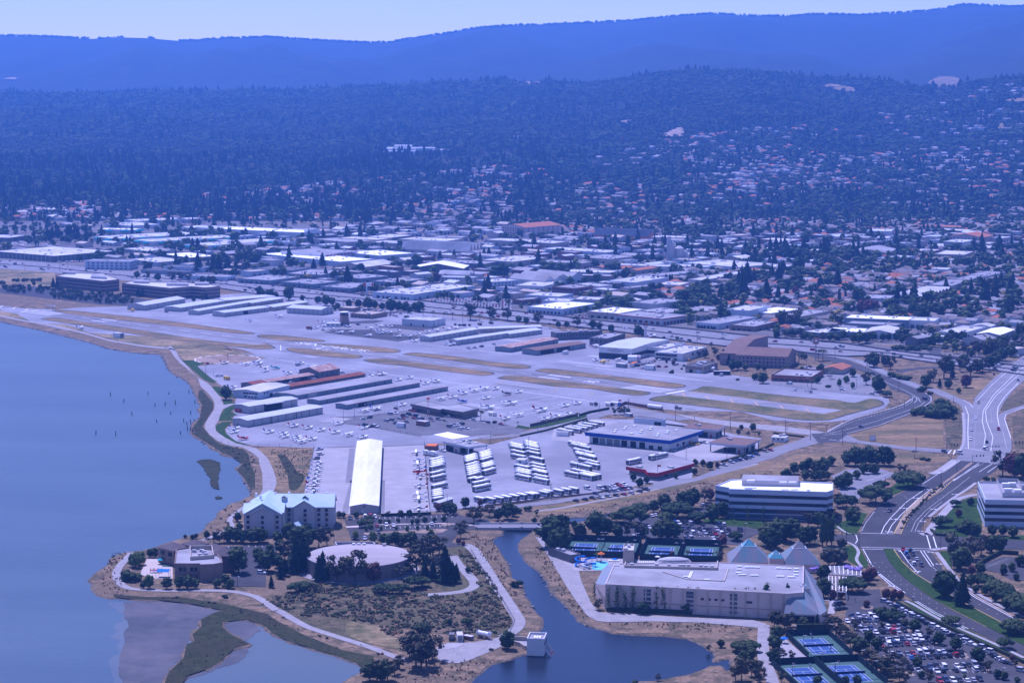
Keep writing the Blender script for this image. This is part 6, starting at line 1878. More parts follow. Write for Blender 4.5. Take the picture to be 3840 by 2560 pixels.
# cars
PAINT={'white':(.72,.72,.72),'silver':(.42,.43,.45),'grey':(.17,.175,.185),'black':(.02,.02,.023),'dark blue':(.02,.035,.09),'red':(.30,.012,.015),'blue':(.03,.13,.42),'tan':(.36,.29,.2),'yellow':(.65,.42,.03),'dark green':(.02,.05,.035)}
for k,c in PAINT.items():
 M['paint '+k]=mat('paint_'+k.replace(' ','_'),c,rough=.28,spec=.6)
_cars={}
def car_meshes(kind,col):
 key=(kind,col)
 if key in _cars:
  return _cars[key]
 m='paint '+col
 b,gl,wh,lt=MB(),MB(),MB(),MB()
 if kind=='car':
  ln,w,hd,ht,c0,c1=4.6,1.8,.82,1.42,-1.75,1.05
 elif kind=='suv':
  ln,w,hd,ht,c0,c1=4.8,1.9,1.0,1.75,-2.25,1.0
 elif kind=='van':
  ln,w,hd,ht,c0,c1=5.2,2.0,1.05,2.05,-2.5,1.9
 else:
  ln,w,hd,ht,c0,c1=5.5,1.95,1.0,1.8,-.4,1.2
 h2,w2=ln/2,w/2
 def sect(x,wz,z0,z1):
  return[(x,-wz,z0),(x,wz,z0),(x,wz*.98,z1),(x,-wz*.98,z1)]
 b.loft([sect(-h2,w2*.86,.34,hd*.88),sect(-h2+.35,w2,.24,hd),sect(0,w2,.24,hd),sect(h2-.9,w2,.24,hd*.96),sect(h2-.2,w2*.94,.26,hd*.8),sect(h2,w2*.8,.34,hd*.68)],m)
 r0,r1=c0+(.55 if kind=='car' else.2),c1-(.75 if kind!='van' else.9)
 wt=w2*.80
 b.loft([[(r0,-wt,ht-.07),(r0,wt,ht-.07),(r0+.15,wt*.92,ht),(r0+.15,-wt*.92,ht)],[(r1,-wt,ht-.07),(r1,wt,ht-.07),(r1-.15,wt*.92,ht),(r1-.15,-wt*.92,ht)]],m)
 gl.loft([[(c0,-w2*.93,hd-.03),(c0,w2*.93,hd-.03),(c1,w2*.93,hd-.03),(c1,-w2*.93,hd-.03)],[(r0,-wt,ht-.06),(r0,wt,ht-.06),(r1,wt,ht-.06),(r1,-wt,ht-.06)]],'glass')
 if kind=='pickup_truck':
  b.box((-1.55,0,hd-.12),(1.9,1.5,.02),'dark')
 if kind=='van':
  for s in(-1,1):
   b.box((-1.2,s*w2*.865,1.55),(2.2,.06,.8),m)
 wh.tube((0,-.11,0),(0,.11,0),.33,.33,'rubber',10)
 for s in(-1,1):
  wh.tube((0,s*.112,0),(0,s*.125,0),.19,.17,'unit',8)
  lt.box((h2-.1,s*w2*.66,hd*.7),(.16,.36,.16),'white')
  lt.box((-h2+.05,s*w2*.7,hd*.78),(.12,.3,.16),'red_paint')
 _cars[key]=(b.mesh(kind),gl.mesh('window_glass'),wh.mesh('wheel'),lt.mesh('lamp'),ln,w)
 return _cars[key]
CARS=[]
def car(p,a,kind='car',col='white',full=True):
 bm_,gm,wm,lm,ln,w=car_meshes(kind,col)
 o=put(kind,bm_,None,(p.x,p.y,p.z+.2),a)
 put('window_glass',gm,o)
 if full:
  for x in(-ln*.31,ln*.31):
   for y in(-w/2+.06,w/2-.06):
    put('wheel',wm,o,(x,y,.33))
  put('lamps',lm,o)
 CARS.append((o,col+' '+{'car':'saloon','suv':'high-roofed','van':'van-bodied','pickup_truck':'open-bed'}[kind],p))
 return o
CC=['white','white','silver','silver','grey','black','black','dark blue','red','grey','tan']
def cars(c,s,d,kinds='cccsscvp',cols=CC,full=True,z=.0):
 for w in s.split(','):
  q=w.split()
  u,v=float(q[0]),float(q[1])
  col=q[2].replace('_',' ')if len(q)>2 else R.choice(cols)
  p=G(c,u,v)
  k={'c':'car','s':'suv','v':'van','p':'pickup_truck'}[q[3]if len(q)>3 else R.choice(kinds)]
  dd=G(c,u+d[0],v+d[1])-p
  a=math.atan2(dd.y,dd.x)+(math.pi if R.random()<.4 else 0)
  car(p,a,k,col,full)
dm=(30,24)
cars('m','1155 605 dark_blue,1250 605 silver,1335 615 silver,1420 600 white v,1505 605 white,1600 610 black,1085 680 white,1155 668 tan,1240 668 black,1330 662 black,1415 665 dark_blue,1492 652 white',dm)
cars('m','1275 795 silver,1350 800 silver,1435 780 dark_blue,1590 790 black,1690 775 white s,1780 770 red,1850 770 grey s,1340 842 silver p,1505 842 white,1590 832 black,1670 835 black,1750 832 red,1830 822 silver,1925 815 black s',dm)
cars('o','790 862 white s,265 945 black s,370 955 white,470 945 white,555 945 dark_blue,650 938 silver,745 928 white s,835 940 white,915 915 black s,255 1030 red,355 1025 white,450 1020 dark_blue,540 1015 black,630 1010 red,725 1010 silver,815 1002 black,905 995 black,990 985 black s',dm)
cars('o','410 1150 silver,510 1150 grey p,635 1160 grey,720 1150 red,805 1140 white,905 1138 white,995 1125 black s,1090 1138 white,1165 1128 silver,1245 1118 black s,500 1190 black,690 1212 blue,860 1208 black,965 1205 black,1060 1195 black,1160 1190 black,1245 1185 black s,1345 1172 red,1430 1172 black',dm)
cars('o','680 1360 black,885 1362 black,975 1345 dark_blue,1065 1340 black,1170 1350 white,1365 1338 white,1450 1325 grey s,1545 1320 black,1630 1322 silver,790 1405 silver p,955 1412 black,1065 1415 white p,1150 1405 black s,1345 1398 black,1440 1398 white,1635 1388 white s,1740 1382 black,1110 1555 red,1205 1545 dark_blue,1310 1555 white,1400 1540 black,1510 1552 white,1600 1540 silver,1700 1530 black',dm)
cars('o','310 390 silver s,400 425 grey,440 448 silver,510 475 dark_blue,570 512 white,600 548 black,660 575 white,740 608 silver,810 628 silver,870 680 black,940 718 black,1030 752 white s,1100 788 white,1190 832 white,1220 858 silver,1280 888 black,1400 912 grey,1450 965 white,1520 978 silver,1570 1012 white,1700 1052 silver,1820 1115 white s,1890 1165 black,1940 1205 black,2000 1235 white,2060 1268 white,2110 1292 black,2320 1402 silver',(40,8))
cars('m','940 435 black,1000 420 black,960 495 black,1030 485 black',(40,-6))
cars('l','1218 786 red,1285 794 black s,1245 820 blue,1312 830 black s,1265 852 dark_blue,1345 874 silver,1318 918 white,1390 933 black',(-12,-22))
cars('l','1055 342 silver,1090 420 black',(14,-12))
cars('h','935 263 black,1420 498 dark_blue,825 759 black,1605 992 black s,1750 1002 white',(24,6))
cars('h','1895 682 white s,1858 788 white,1848 876 white s,2003 902 dark_blue s,1992 938 white p,1978 966 white,1925 532 tan,2112 782 red,2295 318 silver,2070 262 black,2295 145 white,2345 115 white',(3,20))
cars('h','150 354 white v,650 410 white,925 448 silver,340 194 black,460 184 black,310 206 white,40 304 black',(24,3))
cars('j','555 384 black s,705 370 white,800 372 white,755 362 red,820 455 red,912 452 white s,983 454 white,1015 414 silver,1357 438 white,1538 345 black s,1590 348 black,835 520 black,700 580 silver,855 578 white,910 574 white,590 574 black',(3,14))
cars('i','1925 890 black,1925 968 black,1945 1032 white,1670 1048 black',(30,2))
cars('k','1395 564 blue,1425 564 white s,1485 564 black v,1538 567 silver v,1655 576 black,1822 581 dark_blue,1862 577 white s,1095 599 black,1135 603 white,1180 608 white,1430 614 dark_blue,1475 612 dark_blue,1528 616 black,1575 624 black,1630 622 black,1685 624 black,1740 624 black,1795 626 silver,1852 626 black,1910 626 black,2030 634 black,1510 662 black,1560 659 white,1620 664 silver,1680 659 silver,1730 664 black,1782 669 red,1840 666 white v,1890 664 grey,1500 704 dark_blue,1760 714 white,1800 714 black,1540 708 silver,850 694 white,985 694 white,1045 684 dark_blue s,1160 489 white,1195 482 white,1655 386 silver,1690 378 black',(14,8))
cars('k','530 222 white v,655 219 white v,608 271 dark_blue,700 212 black,745 201 white,780 192 white,822 186 red,855 183 white,890 183 white,730 246 black,775 243 silver,812 238 silver,850 232 dark_blue,880 227 red,912 221 silver,948 217 black,415 340 black,505 327 black,580 312 black,660 308 white,735 294 silver,812 288 black,885 277 red,960 265 silver,1040 248 black,1105 231 black',(22,5))
cars('g','1890 1281 silver s,1930 1266 dark_blue,1965 1258 dark_blue,1995 1250 silver,2035 1243 black,2075 1230 silver,2110 1216 blue,2170 1196 dark_blue,2265 1159 tan,2320 1148 red,1805 1311 silver,1245 1147 white,1470 1084 yellow v,1500 1078 yellow p,1590 1066 white p,1165 1142 yellow p,1775 322 silver',(24,4))
cars('f','640 745 white,735 759 black,765 773 black,825 778 silver,790 821 tan,720 808 grey s,635 798 grey,535 801 black,500 803 silver,448 797 red,465 773 dark_blue,395 758 black,330 771 black,365 778 silver,285 798 silver,320 795 red,365 838 black,250 853 dark_blue,200 815 grey s,145 825 silver s,180 746 silver s,215 741 white,245 737 white,250 688 black,25 885 white s,840 891 grey,870 881 silver,895 875 silver,930 868 white,975 859 black s,955 916 white s,1025 907 white,1112 815 silver s,1265 841 black,1410 861 red,410 710 red,440 718 red,485 722 black s,205 490 black s',(24,5))
cars('e','2125 803 white,2190 789 black s,2135 868 black,2215 888 black,2265 883 white s,775 554 dark_blue,870 566 white v,1260 408 silver,1330 403 white,1580 358 white p,1890 296 white s,1405 209 silver,520 329 silver,550 328 white,995 708 tan v,1640 1138 silver,1650 1195 white s,1605 1242 grey s',(24,-3))
cars('z','805 630 black,890 606 silver s,935 596 silver,1000 580 white,1050 566 white,1085 552 red,895 673 silver,1210 520 white,1425 536 white s,1490 604 silver,1725 530 yellow,1180 645 red,1300 648 red',(26,-4))
cars('x','1360 280 white p',(40,8))
for c,u,v in(('b',940,1273),('b',618,1322),('b',1955,1490),('b',2010,1486),('b',2070,1474),('b',2190,1452),('b',1290,1195),('b',1900,1278),('a',1530,1155),('a',1100,690),('b',905,970),('b',232,910),('b',1285,1020),('b',1000,1140),('b',1045,1142),('b',1100,1146),('b',1150,1152),('b',1330,1170)):
 cars(c,'%d %d'%(u,v),(26,3))
fr=[(c,u,a,d)for c,u,a,d in FW]
for lane,f in enumerate((.11,.21,.31,.41,.58,.68,.78,.87)):
 line=smooth([G(c,u,a+(d-a)*f)for c,u,a,d in fr],3)
 tot=0
 nxt=R.uniform(5,60)
 for i in range(len(line)-1):
  seg=(line[i+1]-line[i])
  while nxt<tot+seg.length:
   p=line[i]+seg.normalized()*(nxt-tot)
   if-20<px_of(p)<2370:
    car(Vector((p.x,p.y,0)),math.atan2(seg.y,seg.x)+(math.pi if f<.5 else 0),R.choice(['car','car','suv','car','van','pickup_truck']),R.choice(CC),False)
   nxt+=R.uniform(35,150)
  tot+=seg.length
  # buses and trucks
M['bus_stripe']=mat('bus_stripe',(.32,.03,.05))
D('bus_white',(.70,.70,.70),(.64,.64,.64),scale=.5,rough=.4)
def bus_parts(ln,ht,stripe,wheels,roofbox=True,name='bus'):
 w=2.55
 b,gl,rf,wh,st=MB(),MB(),MB(),MB(),MB()
 b.box((0,0,ht/2+.15),(ln,w,ht-.3),'bus_white')
 b.box((ln/2+.04,0,.75),(.14,w*.96,.7),'door_dark')
 for s in(-1,1):
  gl.box((-.1,s*(w/2),ht*.64),(ln*.93,.07,ht*.30),'glass')
  st.box((-ln*.12,s*(w/2),ht*.33),(ln*.5,.06,.22),stripe)
  st.box((ln*.28,s*(w/2),ht*.24),(ln*.3,.06,.22),stripe)
 gl.box((ln/2,0,ht*.62),(.08,w*.94,ht*.42),'glass')
 gl.box((-ln/2,0,ht*.72),(.08,w*.7,ht*.2),'glass')
 rf.box((0,0,ht+.05),(ln*.985,w*.93,.12),'white')
 if roofbox:
  rf.box((-ln*.33,0,ht+.22),(2.6,1.7,.3),'white')
  rf.box((ln*.12,0,ht+.14),(.8,.8,.14),'white')
 wh.tube((0,-.16,0),(0,.16,0),.5,.5,'rubber',10)
 for s in(-1,1):
  wh.tube((0,s*.165,0),(0,s*.18,0),.27,.25,'unit',8)
 return dict(body=b.mesh('body'),window_band=gl.mesh('window_band'),roof=rf.mesh('roof'),stripe=st.mesh('stripe'),wheel=wh.mesh('wheel'),wx=wheels,name=name)
BK={'bus':bus_parts(12.2,3.05,'bus_stripe',(-3.4,3.6)),'coach':bus_parts(13.2,3.4,'door_grey',(-4.2,-2.8,4)),'shuttle_bus':bus_parts(7.2,2.8,'blue',(-2,2.3),False,'shuttle_bus'),'front':bus_parts(10.6,3.05,'bus_stripe',(-3,3.2)),'rear':bus_parts(6.6,3.05,'bus_stripe',(-.6,))}
BUSES=[]
def bus_set(root_,kd,x=0.):
 for k in('body','window_band','roof','stripe'):
  put(k,kd[k],root_,(x,0,0))
 for wx in kd['wx']:
  for s in(-1,1):
   put('wheel',kd['wheel'],root_,(x+wx,s*1.12,.5))
def bus(c,u,v,d,kind='bus',look='white'):
 p=G(c,u,v)
 dd=G(c,u+d[0],v+d[1])-p
 nm='bus' if kind in('bus','bendy')else kind
 r=put(nm,None,None,(p.x,p.y,.15),math.atan2(dd.y,dd.x))
 if kind=='bendy':
  bus_set(r,BK['front'],3.8)
  bus_set(r,BK['rear'],-5.8)
  block('bellows',r,'door_dark',(-2,0,1.6),(1.1,2.3,2.6))
 else:
  bus_set(r,BK[kind])
 BUSES.append((r,{'bus':'white and red-striped','bendy':'long jointed white','coach':'high white coach','shuttle_bus':'short white shuttle'}[kind],p))
for s in((195,318),(203,345),(207,366),(210,385),(197,412),(205,488),(213,540),(228,648)):
 bus('y',s[0],s[1],(-40,9))
for s in((198,716),(203,738),(206,760),(207,782),(207,815)):
 bus('y',s[0],s[1],(-30,6),'shuttle_bus')
for s in((622,280),(625,299),(628,318),(632,340),(640,385),(647,415),(652,438),(658,460),(664,485),(664,512),(806,232),(810,252),(814,271),(818,290),(820,318),(836,375),(840,395),(845,415),(852,462)):
 bus('y',s[0],s[1],(-40,11))
bus('y',645,562,(-20,5),'shuttle_bus')
bus('y',725,562,(-20,5),'shuttle_bus')
bus('y',762,672,(-40,8),'coach')
bus('y',752,618,(-40,8),'coach')
for s in((1190,135),(1196,154),(1207,176),(1222,230),(1222,280),(1270,415),(1290,462),(1286,482),(1284,502),(1282,540),(1380,110),(1384,128),(1388,146),(1398,166),(1402,200),(1410,244),(1452,315),(1466,390),(1474,432),(1488,470),(1494,486),(1502,540),(1508,580)):
 bus('y',s[0],s[1],(40,8))
for s in((1975,130),(2010,160),(2045,222),(2070,262),(2078,280),(2110,345),(2012,400)):
 bus('y',s[0],s[1],(40,9),'bendy')
for s in((2150,390),(1985,472),(1905,500),(2072,528),(2112,522),(2162,512)):
 bus('y',s[0],s[1],(40,8))
for s in((735,815),(868,822),(970,810),(1066,798),(1164,785),(1262,772),(1368,762),(1420,756),(1545,742),(1592,726),(1726,718),(1822,704),(1916,692)):
 bus('y',s[0],s[1],(30,6),'shuttle_bus')
for s in((60,965),(150,945),(215,932),(270,915),(330,895),(405,875)):
 bus('g',s[0],s[1],(30,4))
for s in((815,1290),(1060,1240),(1110,1232)):
 bus('g',s[0],s[1],(-30,6))
def truck(c,u,v,d,label,box='white',cab='white',ln=6.5,ht=3,tank=False,group=None):
 p=G(c,u,v)
 dd=G(c,u+d[0],v+d[1])-p
 r=root('truck',(p.x,p.y,.15),label,'truck',group,math.atan2(dd.y,dd.x))
 b=MB()
 if tank:
  b.tube((-ln/2,0,1.8),(ln/2-1.8,0,1.8),1.05,1.05,box,12)
 else:
  b.box((-.9,0,ht/2+.4),(ln-1.9,2.3,ht-.5),box)
 b.obj('cargo_body',r)
 b=MB()
 b.box((ln/2-.8,0,1.1),(1.7,2.1,1.3),cab)
 b.box((ln/2-1.,0,1.95),(1.3,1.95,.7),'glass',taper=.85)
 b.box((ln/2-1.05,0,2.35),(1.1,1.7,.12),cab)
 b.obj('cab',r)
 for x in(-ln*.3,ln*.3):
  for s in(-1,1):
   put('wheel',BK['bus']['wheel'],r,(x,s*.95,.5))
truck('x',1190,372,(40,8),'white box truck beside the canopy building and grey fence')
truck('x',1050,350,(40,8),'small white box truck squeezed behind another at the fence',ln=5)
truck('e',745,722,(24,5),'old dark red fire truck at the grey hangar end','red_paint','red_paint',6.5,2.2)
truck('e',620,365,(24,4),'yellow fuel truck on the shore apron near the tree','yellow','yellow',6,2.4)
truck('f',1315,762,(24,3),'white fuel truck on the tie-down apron beside the palm','white','white',6.4,2.4,True)
truck('g',370,648,(24,3),'dark fuel truck alone at the apron edge line','wall_grey','door_dark',6.4,2.4,True)
truck('g',545,655,(24,3),'white and dark fuel truck at the brown fence corner','white','door_dark',6.4,2.4,True)
truck('g',620,650,(24,3),'long white tank truck beside the brown fence','white','blue',8,2.6,True)
truck('g',1305,692,(-24,-3),'dark tractor truck beside the brown fence gate','wall_dark','wall_dark',5,1.6)
truck('q',1030,350,(-6,20),'dark open truck beside the white trailer in the yard','wall_dark','wall_dark',6.5,1.8)
truck('b',490,1312,(24,2),'dark red vintage truck with canopy on the tower apron','roof_rust','roof_rust',6,2.6)
for c,u,v,d,lb,m,dm_ in(('q',1108,362,(5,20),'white box trailer in the pump house yard','white',(6,2.4,2.6)),('z',735,628,(26,-10),'long white storage container with orange roof beside the museum lot','white',(12,2.5,2.8)),('z',1025,690,(26,2),'square white storage container at the taxiway fence','white',(8,4,3.6)),('z',522,645,(26,3),'grey flat-roofed storage container at the taxiway fence','wall_slate',(9,4,3)),('g',1785,310,(24,0),'dark green storage container beside the plant building','screen',(13,3,3)),('f',305,890,(24,2),'small white hut on the grass in the terminal car park','white',(6,3.4,3)),('g',30,985,(24,1),'white container in front of the angled buses','white',(8,2.5,2.8)),('f',548,868,(24,3),'square brick enclosure beside the lattice mast','wall_brick',(8,5,3)),('a',1090,1385,(24,2),'tiny white hut on the verge beside the runway','white',(8,6,4)),('q',1195,355,(20,4),'rusty skip beside the white trailer in the yard','roof_rust',(4,2.2,1.4)),('g',60,80,(24,-6),'white container behind the busy museum parking','white',(7,2.5,2.6)),('g',760,765,(24,6),'row of grey crates under the olive trees','wall_blue',(6,3,2)),('b',1285,1030,(24,3),'pink sided container at the stepped blue warehouse','wall_pink',(9,2.6,3))):
 p=G(c,u,v)
 dd=G(c,u+d[0],v+d[1])-p
 r=root('container',(p.x,p.y,.1),lb,'container',None,math.atan2(dd.y,dd.x))
 block('body',r,m,(0,0,dm_[2]/2+.1),dm_)
 block('lid',r,'roof_white' if 'orange' not in lb else 'orange',(0,0,dm_[2]+.16),(dm_[0]+.1,dm_[1]+.1,.12))
 block('door',r,'door_grey',(dm_[0]/2,0,dm_[2]/2+.1),(.1,dm_[1]*.8,dm_[2]*.8))
for c,u,v,d,lb in(('g',1050,690,(24,3),'long white horizontal fuel tank behind the brown fence'),('q',1345,345,(20,4),'white horizontal gas cylinder tank in the pump yard'),('z',2125,715,(14,-4),'fat white domed tank beside the tan plant building')):
 p=G(c,u,v)
 dd=G(c,u+d[0],v+d[1])-p
 r=root('storage_tank',(p.x,p.y,.1),lb,'tank',None,math.atan2(dd.y,dd.x))
 ln={'g':12,'z':4,'q':6}[c]
 b=MB()
 b.tube((-ln/2,0,2),(ln/2,0,2),1.4 if c!='q' else 1,1.4 if c!='q' else 1,'white',14)
 b.tube((ln/2,0,2),(ln/2+.6,0,2),1.4,.7,'white',14)
 b.tube((-ln/2-.6,0,2),(-ln/2,0,2),.7,1.4,'white',14)
 b.obj('cylinder_shell',r)
 for x in(-ln*.3,ln*.3):
  block('saddle',r,'wall_brick',(x,0,.5),(.8,2.2,1))
p=G('z',745,560)
r=root('fuselage_exhibit',p,'cut white airliner nose section with red and blue bands at the museum','exhibit')
b=MB()
b.tube((-5,0,3),(5,0,3),3.2,3.2,'white',18)
b.obj('fuselage_shell',r)
for x,m in((2.2,'red_trim'),(3.2,'blue_trim'),(4.2,'red_trim')):
 b=MB()
 b.tube((x,0,3),(x+.5,0,3),3.26,3.26,m,18)
 b.obj('colour_band',r)
block('front_wall',r,'wall_blue',(-5.1,0,2.6),(.3,6,5.2))
# aircraft
D('air_white',(.76,.76,.76),rough=.35)
ACC={'white':'air_white','blue':'blue_trim','red':'red_trim','teal':'teal','dark':'door_dark','yellow':'yellow','orange':'orange'}
def ellr(x,w,z0,z1,n=10):
 return[(x,w*math.cos(2*math.pi*k/n),(z0+z1)/2+(z1-z0)/2*math.sin(2*math.pi*k/n))for k in range(n)]
_air={}
def air_parts(kind,body,acc):
 key=(kind,body,acc)
 if key in _air:
  return _air[key]
 s=1.45 if kind=='twin' else 1.0
 hi=kind=='high'
 P={}
 b=MB()
 b.loft([ellr(3.5*s,.2*s,1.0,1.4*s),ellr(3.1*s,.48*s,.8,1.65*s),ellr(1.4*s,.6*s,.7,1.85*s),ellr(.4*s,.62*s,.7,2.15*s),ellr(-1.*s,.58*s,.8,2.1*s),ellr(-2.4*s,.3*s,1.1,1.75*s),ellr(-4.3*s,.1*s,1.3,1.6*s)],body)
 P['fuselage']=b.mesh('fuselage')
 b=MB()
 z=(2.15 if hi else.95)*s
 sp=5.4*s
 for q in(-1,1):
  tip=z+(.12 if hi else.45)*s
  b.loft([[(1.25*s,0,z),(.5*s,0,z+.2),(-.4*s,0,z+.02),(.5*s,0,z-.06)],[(1.0*s,q*sp,tip),(.5*s,q*sp,tip+.12),(-.15*s,q*sp,tip+.01),(.5*s,q*sp,tip-.04)]],body if kind!='yellow' else 'yellow')
 P['wing']=b.mesh('wing')
 b=MB()
 for q in(-1,1):
  b.loft([[(-3.3*s,0,1.5*s),(-3.8*s,0,1.6*s),(-4.4*s,0,1.5*s),(-3.8*s,0,1.44*s)],[(-3.6*s,q*1.75*s,1.5*s),(-3.9*s,q*1.75*s,1.55*s),(-4.3*s,q*1.75*s,1.5*s),(-3.9*s,q*1.75*s,1.46*s)]],body)
 P['tailplane']=b.mesh('tailplane')
 b=MB()
 b.loft([[(-2.9*s,.06,1.6*s),(-4.5*s,.06,1.5*s),(-4.5*s,-.06,1.5*s),(-2.9*s,-.06,1.6*s)],[(-4.1*s,.04,2.95*s),(-4.8*s,.04,2.95*s),(-4.8*s,-.04,2.95*s),(-4.1*s,-.04,2.95*s)]],acc)
 P['fin']=b.mesh('fin')
 b=MB()
 b.loft([ellr(1.3*s,.58*s,1.5*s,1.9*s),ellr(.7*s,.645*s,1.45*s,2.16*s),ellr(-.2*s,.64*s,1.5*s,2.18*s),ellr(-.9*s,.56*s,1.55*s,2.08*s)],'glass')
 P['cockpit_glass']=b.mesh('cockpit_glass')
 b=MB()
 b.box((0,0,0),(.06,1.9,.14),'door_dark',taper=.7)
 b.tube((-.05,0,0),(.2,0,0),.12,.03,acc,6)
 P['propeller']=b.mesh('propeller')
 b=MB()
 b.tube((0,-.08,.22),(0,.08,.22),.22,.22,'rubber',8)
 b.tube((0,0,.22),(0,0,.9),.05,.05,body,5)
 P['wheel']=b.mesh('wheel')
 b=MB()
 b.box((-.4*s,0,1.25*s),(4.6*s,1.22*s,.1),acc)
 P['stripe']=b.mesh('stripe')
 if hi:
  b=MB()
  for q in(-1,1):
   b.tube((.4,q*.5,.9),(.4,q*2.4,2.15),.05,.05,body,5)
  P['wing_strut']=b.mesh('wing_strut')
 if kind=='twin':
  b=MB()
  b.loft([ellr(2.6,.3,.95,1.6),ellr(1.6,.42,.9,1.8),ellr(-.4,.3,1.1,1.7)],body)
  P['engine']=b.mesh('engine')
 P['s']=s
 _air[key]=P
 return P
PLANES=[]
def plane(c,u,v,deg,kind='low',acc='white',body='white'):
 p=G(c,u,v)
 P=air_parts(kind,ACC[body],ACC[acc])
 s=P['s']
 r=put('light_aircraft',None,None,(p.x,p.y,.17),math.radians(deg+R.uniform(-5,5)))
 for k in('fuselage','wing','tailplane','fin','cockpit_glass','wing_strut','stripe'):
  if k in P and not(k=='stripe' and acc=='white'):
   put(k,P[k],r)
 if kind=='twin':
  for q in(-1,1):
   put('engine',P['engine'],r,(0,q*2.4,0))
   put('propeller',P['propeller'],r,(2.7,q*2.4,1.3))
 else:
  put('propeller',P['propeller'],r,(3.5,0,1.2))
 for x,y in((2.4*s,0),(-.1,1.1*s),(-.1,-1.1*s)):
  put('wheel',P['wheel'],r,(x,y,0))
 lk=('%s %s'%(body if body!='white' else 'white',{'low':'low-wing','high':'high-wing','twin':'twin-engined'}[kind]))+('' if acc in('white',body)else ' '+acc+'-tailed')
 PLANES.append((r,lk,p))
def planes(c,s,deg,accs=('white','white','blue','red','white')):
 for w in s.split(','):
  q=w.split()
  kind={'l':'low','h':'high','t':'twin'}[q[2]]if len(q)>2 else 'low'
  body=q[3]if len(q)>3 else 'white'
  plane(c,float(q[0]),float(q[1]),deg,kind,R.choice(accs)if body=='white' else body,body)
planes('e','1355 885,1515 906,1650 932,1810 957,1960 985 h,2115 1008,2130 905,1845 860,1085 952,1235 975,1255 1002,1385 1012,1395 1034,1550 1032,1440 1064 h,705 912,695 952,800 1026 l red',-28)
planes('e','595 190,830 206 h,970 190,962 200,1040 254 h,1040 276,1160 248 l teal,1295 306,1425 282,1430 195,1565 242 h,2195 335,2312 310,680 460,690 490,2140 722 h,2260 697,2105 652 h',-22)
planes('f','95 315,270 376,390 352,570 416,688 392,742 590 h,870 568,990 526,1112 502 h,1228 480 h,1340 475,1475 532 l dark,1595 510,1236 578,985 618 l blue,1500 642 t,1255 690 t,1455 803,1600 770 h,1845 718 t,2105 662,2240 636,1885 808,2012 783,2138 756,312 653,35 700 h',-35)
planes('x','850 335 h,890 475,880 565 h,890 650,880 712 l red,930 805,910 985,880 1160 h,900 1250 h,900 1435',180)
planes('e','1625 1300,1620 1345,1612 1388,1600 1435,1592 1484,1580 1535',0)
planes('j','200 18,200 56,195 112',0)
planes('b','215 1202 h,605 1256,622 1290 h,545 1304,692 1314,710 1244,845 1290,775 1352 h,875 1348 h,1050 1314 h,1140 1294 h,1230 1295,1035 1380 h,1150 1334,1142 1354,1222 1350,1300 1334,1308 1388 h,1402 1384,1482 1364,1570 1344,1658 1332 h,1758 1322 h,1832 1312 h,1450 1428,1540 1416,1790 1458 t',-20)
planes('a','480 1110,1212 1146 h yellow,745 1306 h,2292 1238',5)
planes('g','645 160 h,395 160',150,('blue',))
planes('g','480 182 h yellow',170)
planes('z','70 300 h,50 285 h,1040 118 t',-30)
D('heli_red',(.3,.02,.03),rough=.3)
for c,u,v,m,lb in(('h',205,412,'white','small white helicopter parked on the end apron'),('h',348,434,'wall_slate','small dark blue helicopter parked on the end apron'),('e',405,198,'heli_red','small red helicopter parked at the shore apron corner')):
 r=root('helicopter',G(c,u,v),lb,'helicopter',None,.4)
 b=MB()
 b.loft([ellr(1.8,.3,.8,1.5),ellr(1.,.75,.5,1.9),ellr(-.4,.75,.5,2.1),ellr(-1.4,.3,1.2,1.8),ellr(-4.6,.12,1.5,1.75)],m)
 b.obj('fuselage',r)
 b=MB()
 b.box((0,0,2.7),(8.4,.2,.05),'door_dark',rz=.5)
 b.tube((0,0,2),(0,0,2.7),.1,.1,'door_dark',6)
 b.obj('main_rotor',r)
 block('tail_fin',r,m,(-4.6,0,2.0),(.5,.1,1.1))
 b=MB()
 for q in(-.8,.8):
  b.tube((-1.2,q,.1),(1.6,q,.1),.06,.06,'pole',5)
  b.tube((.4,q,.1),(.3,q*.7,.8),.05,.05,'pole',5)
 b.obj('skid',r)
 block('cockpit_glass',r,'glass',(1.05,0,1.35),(.9,1.2,.7))
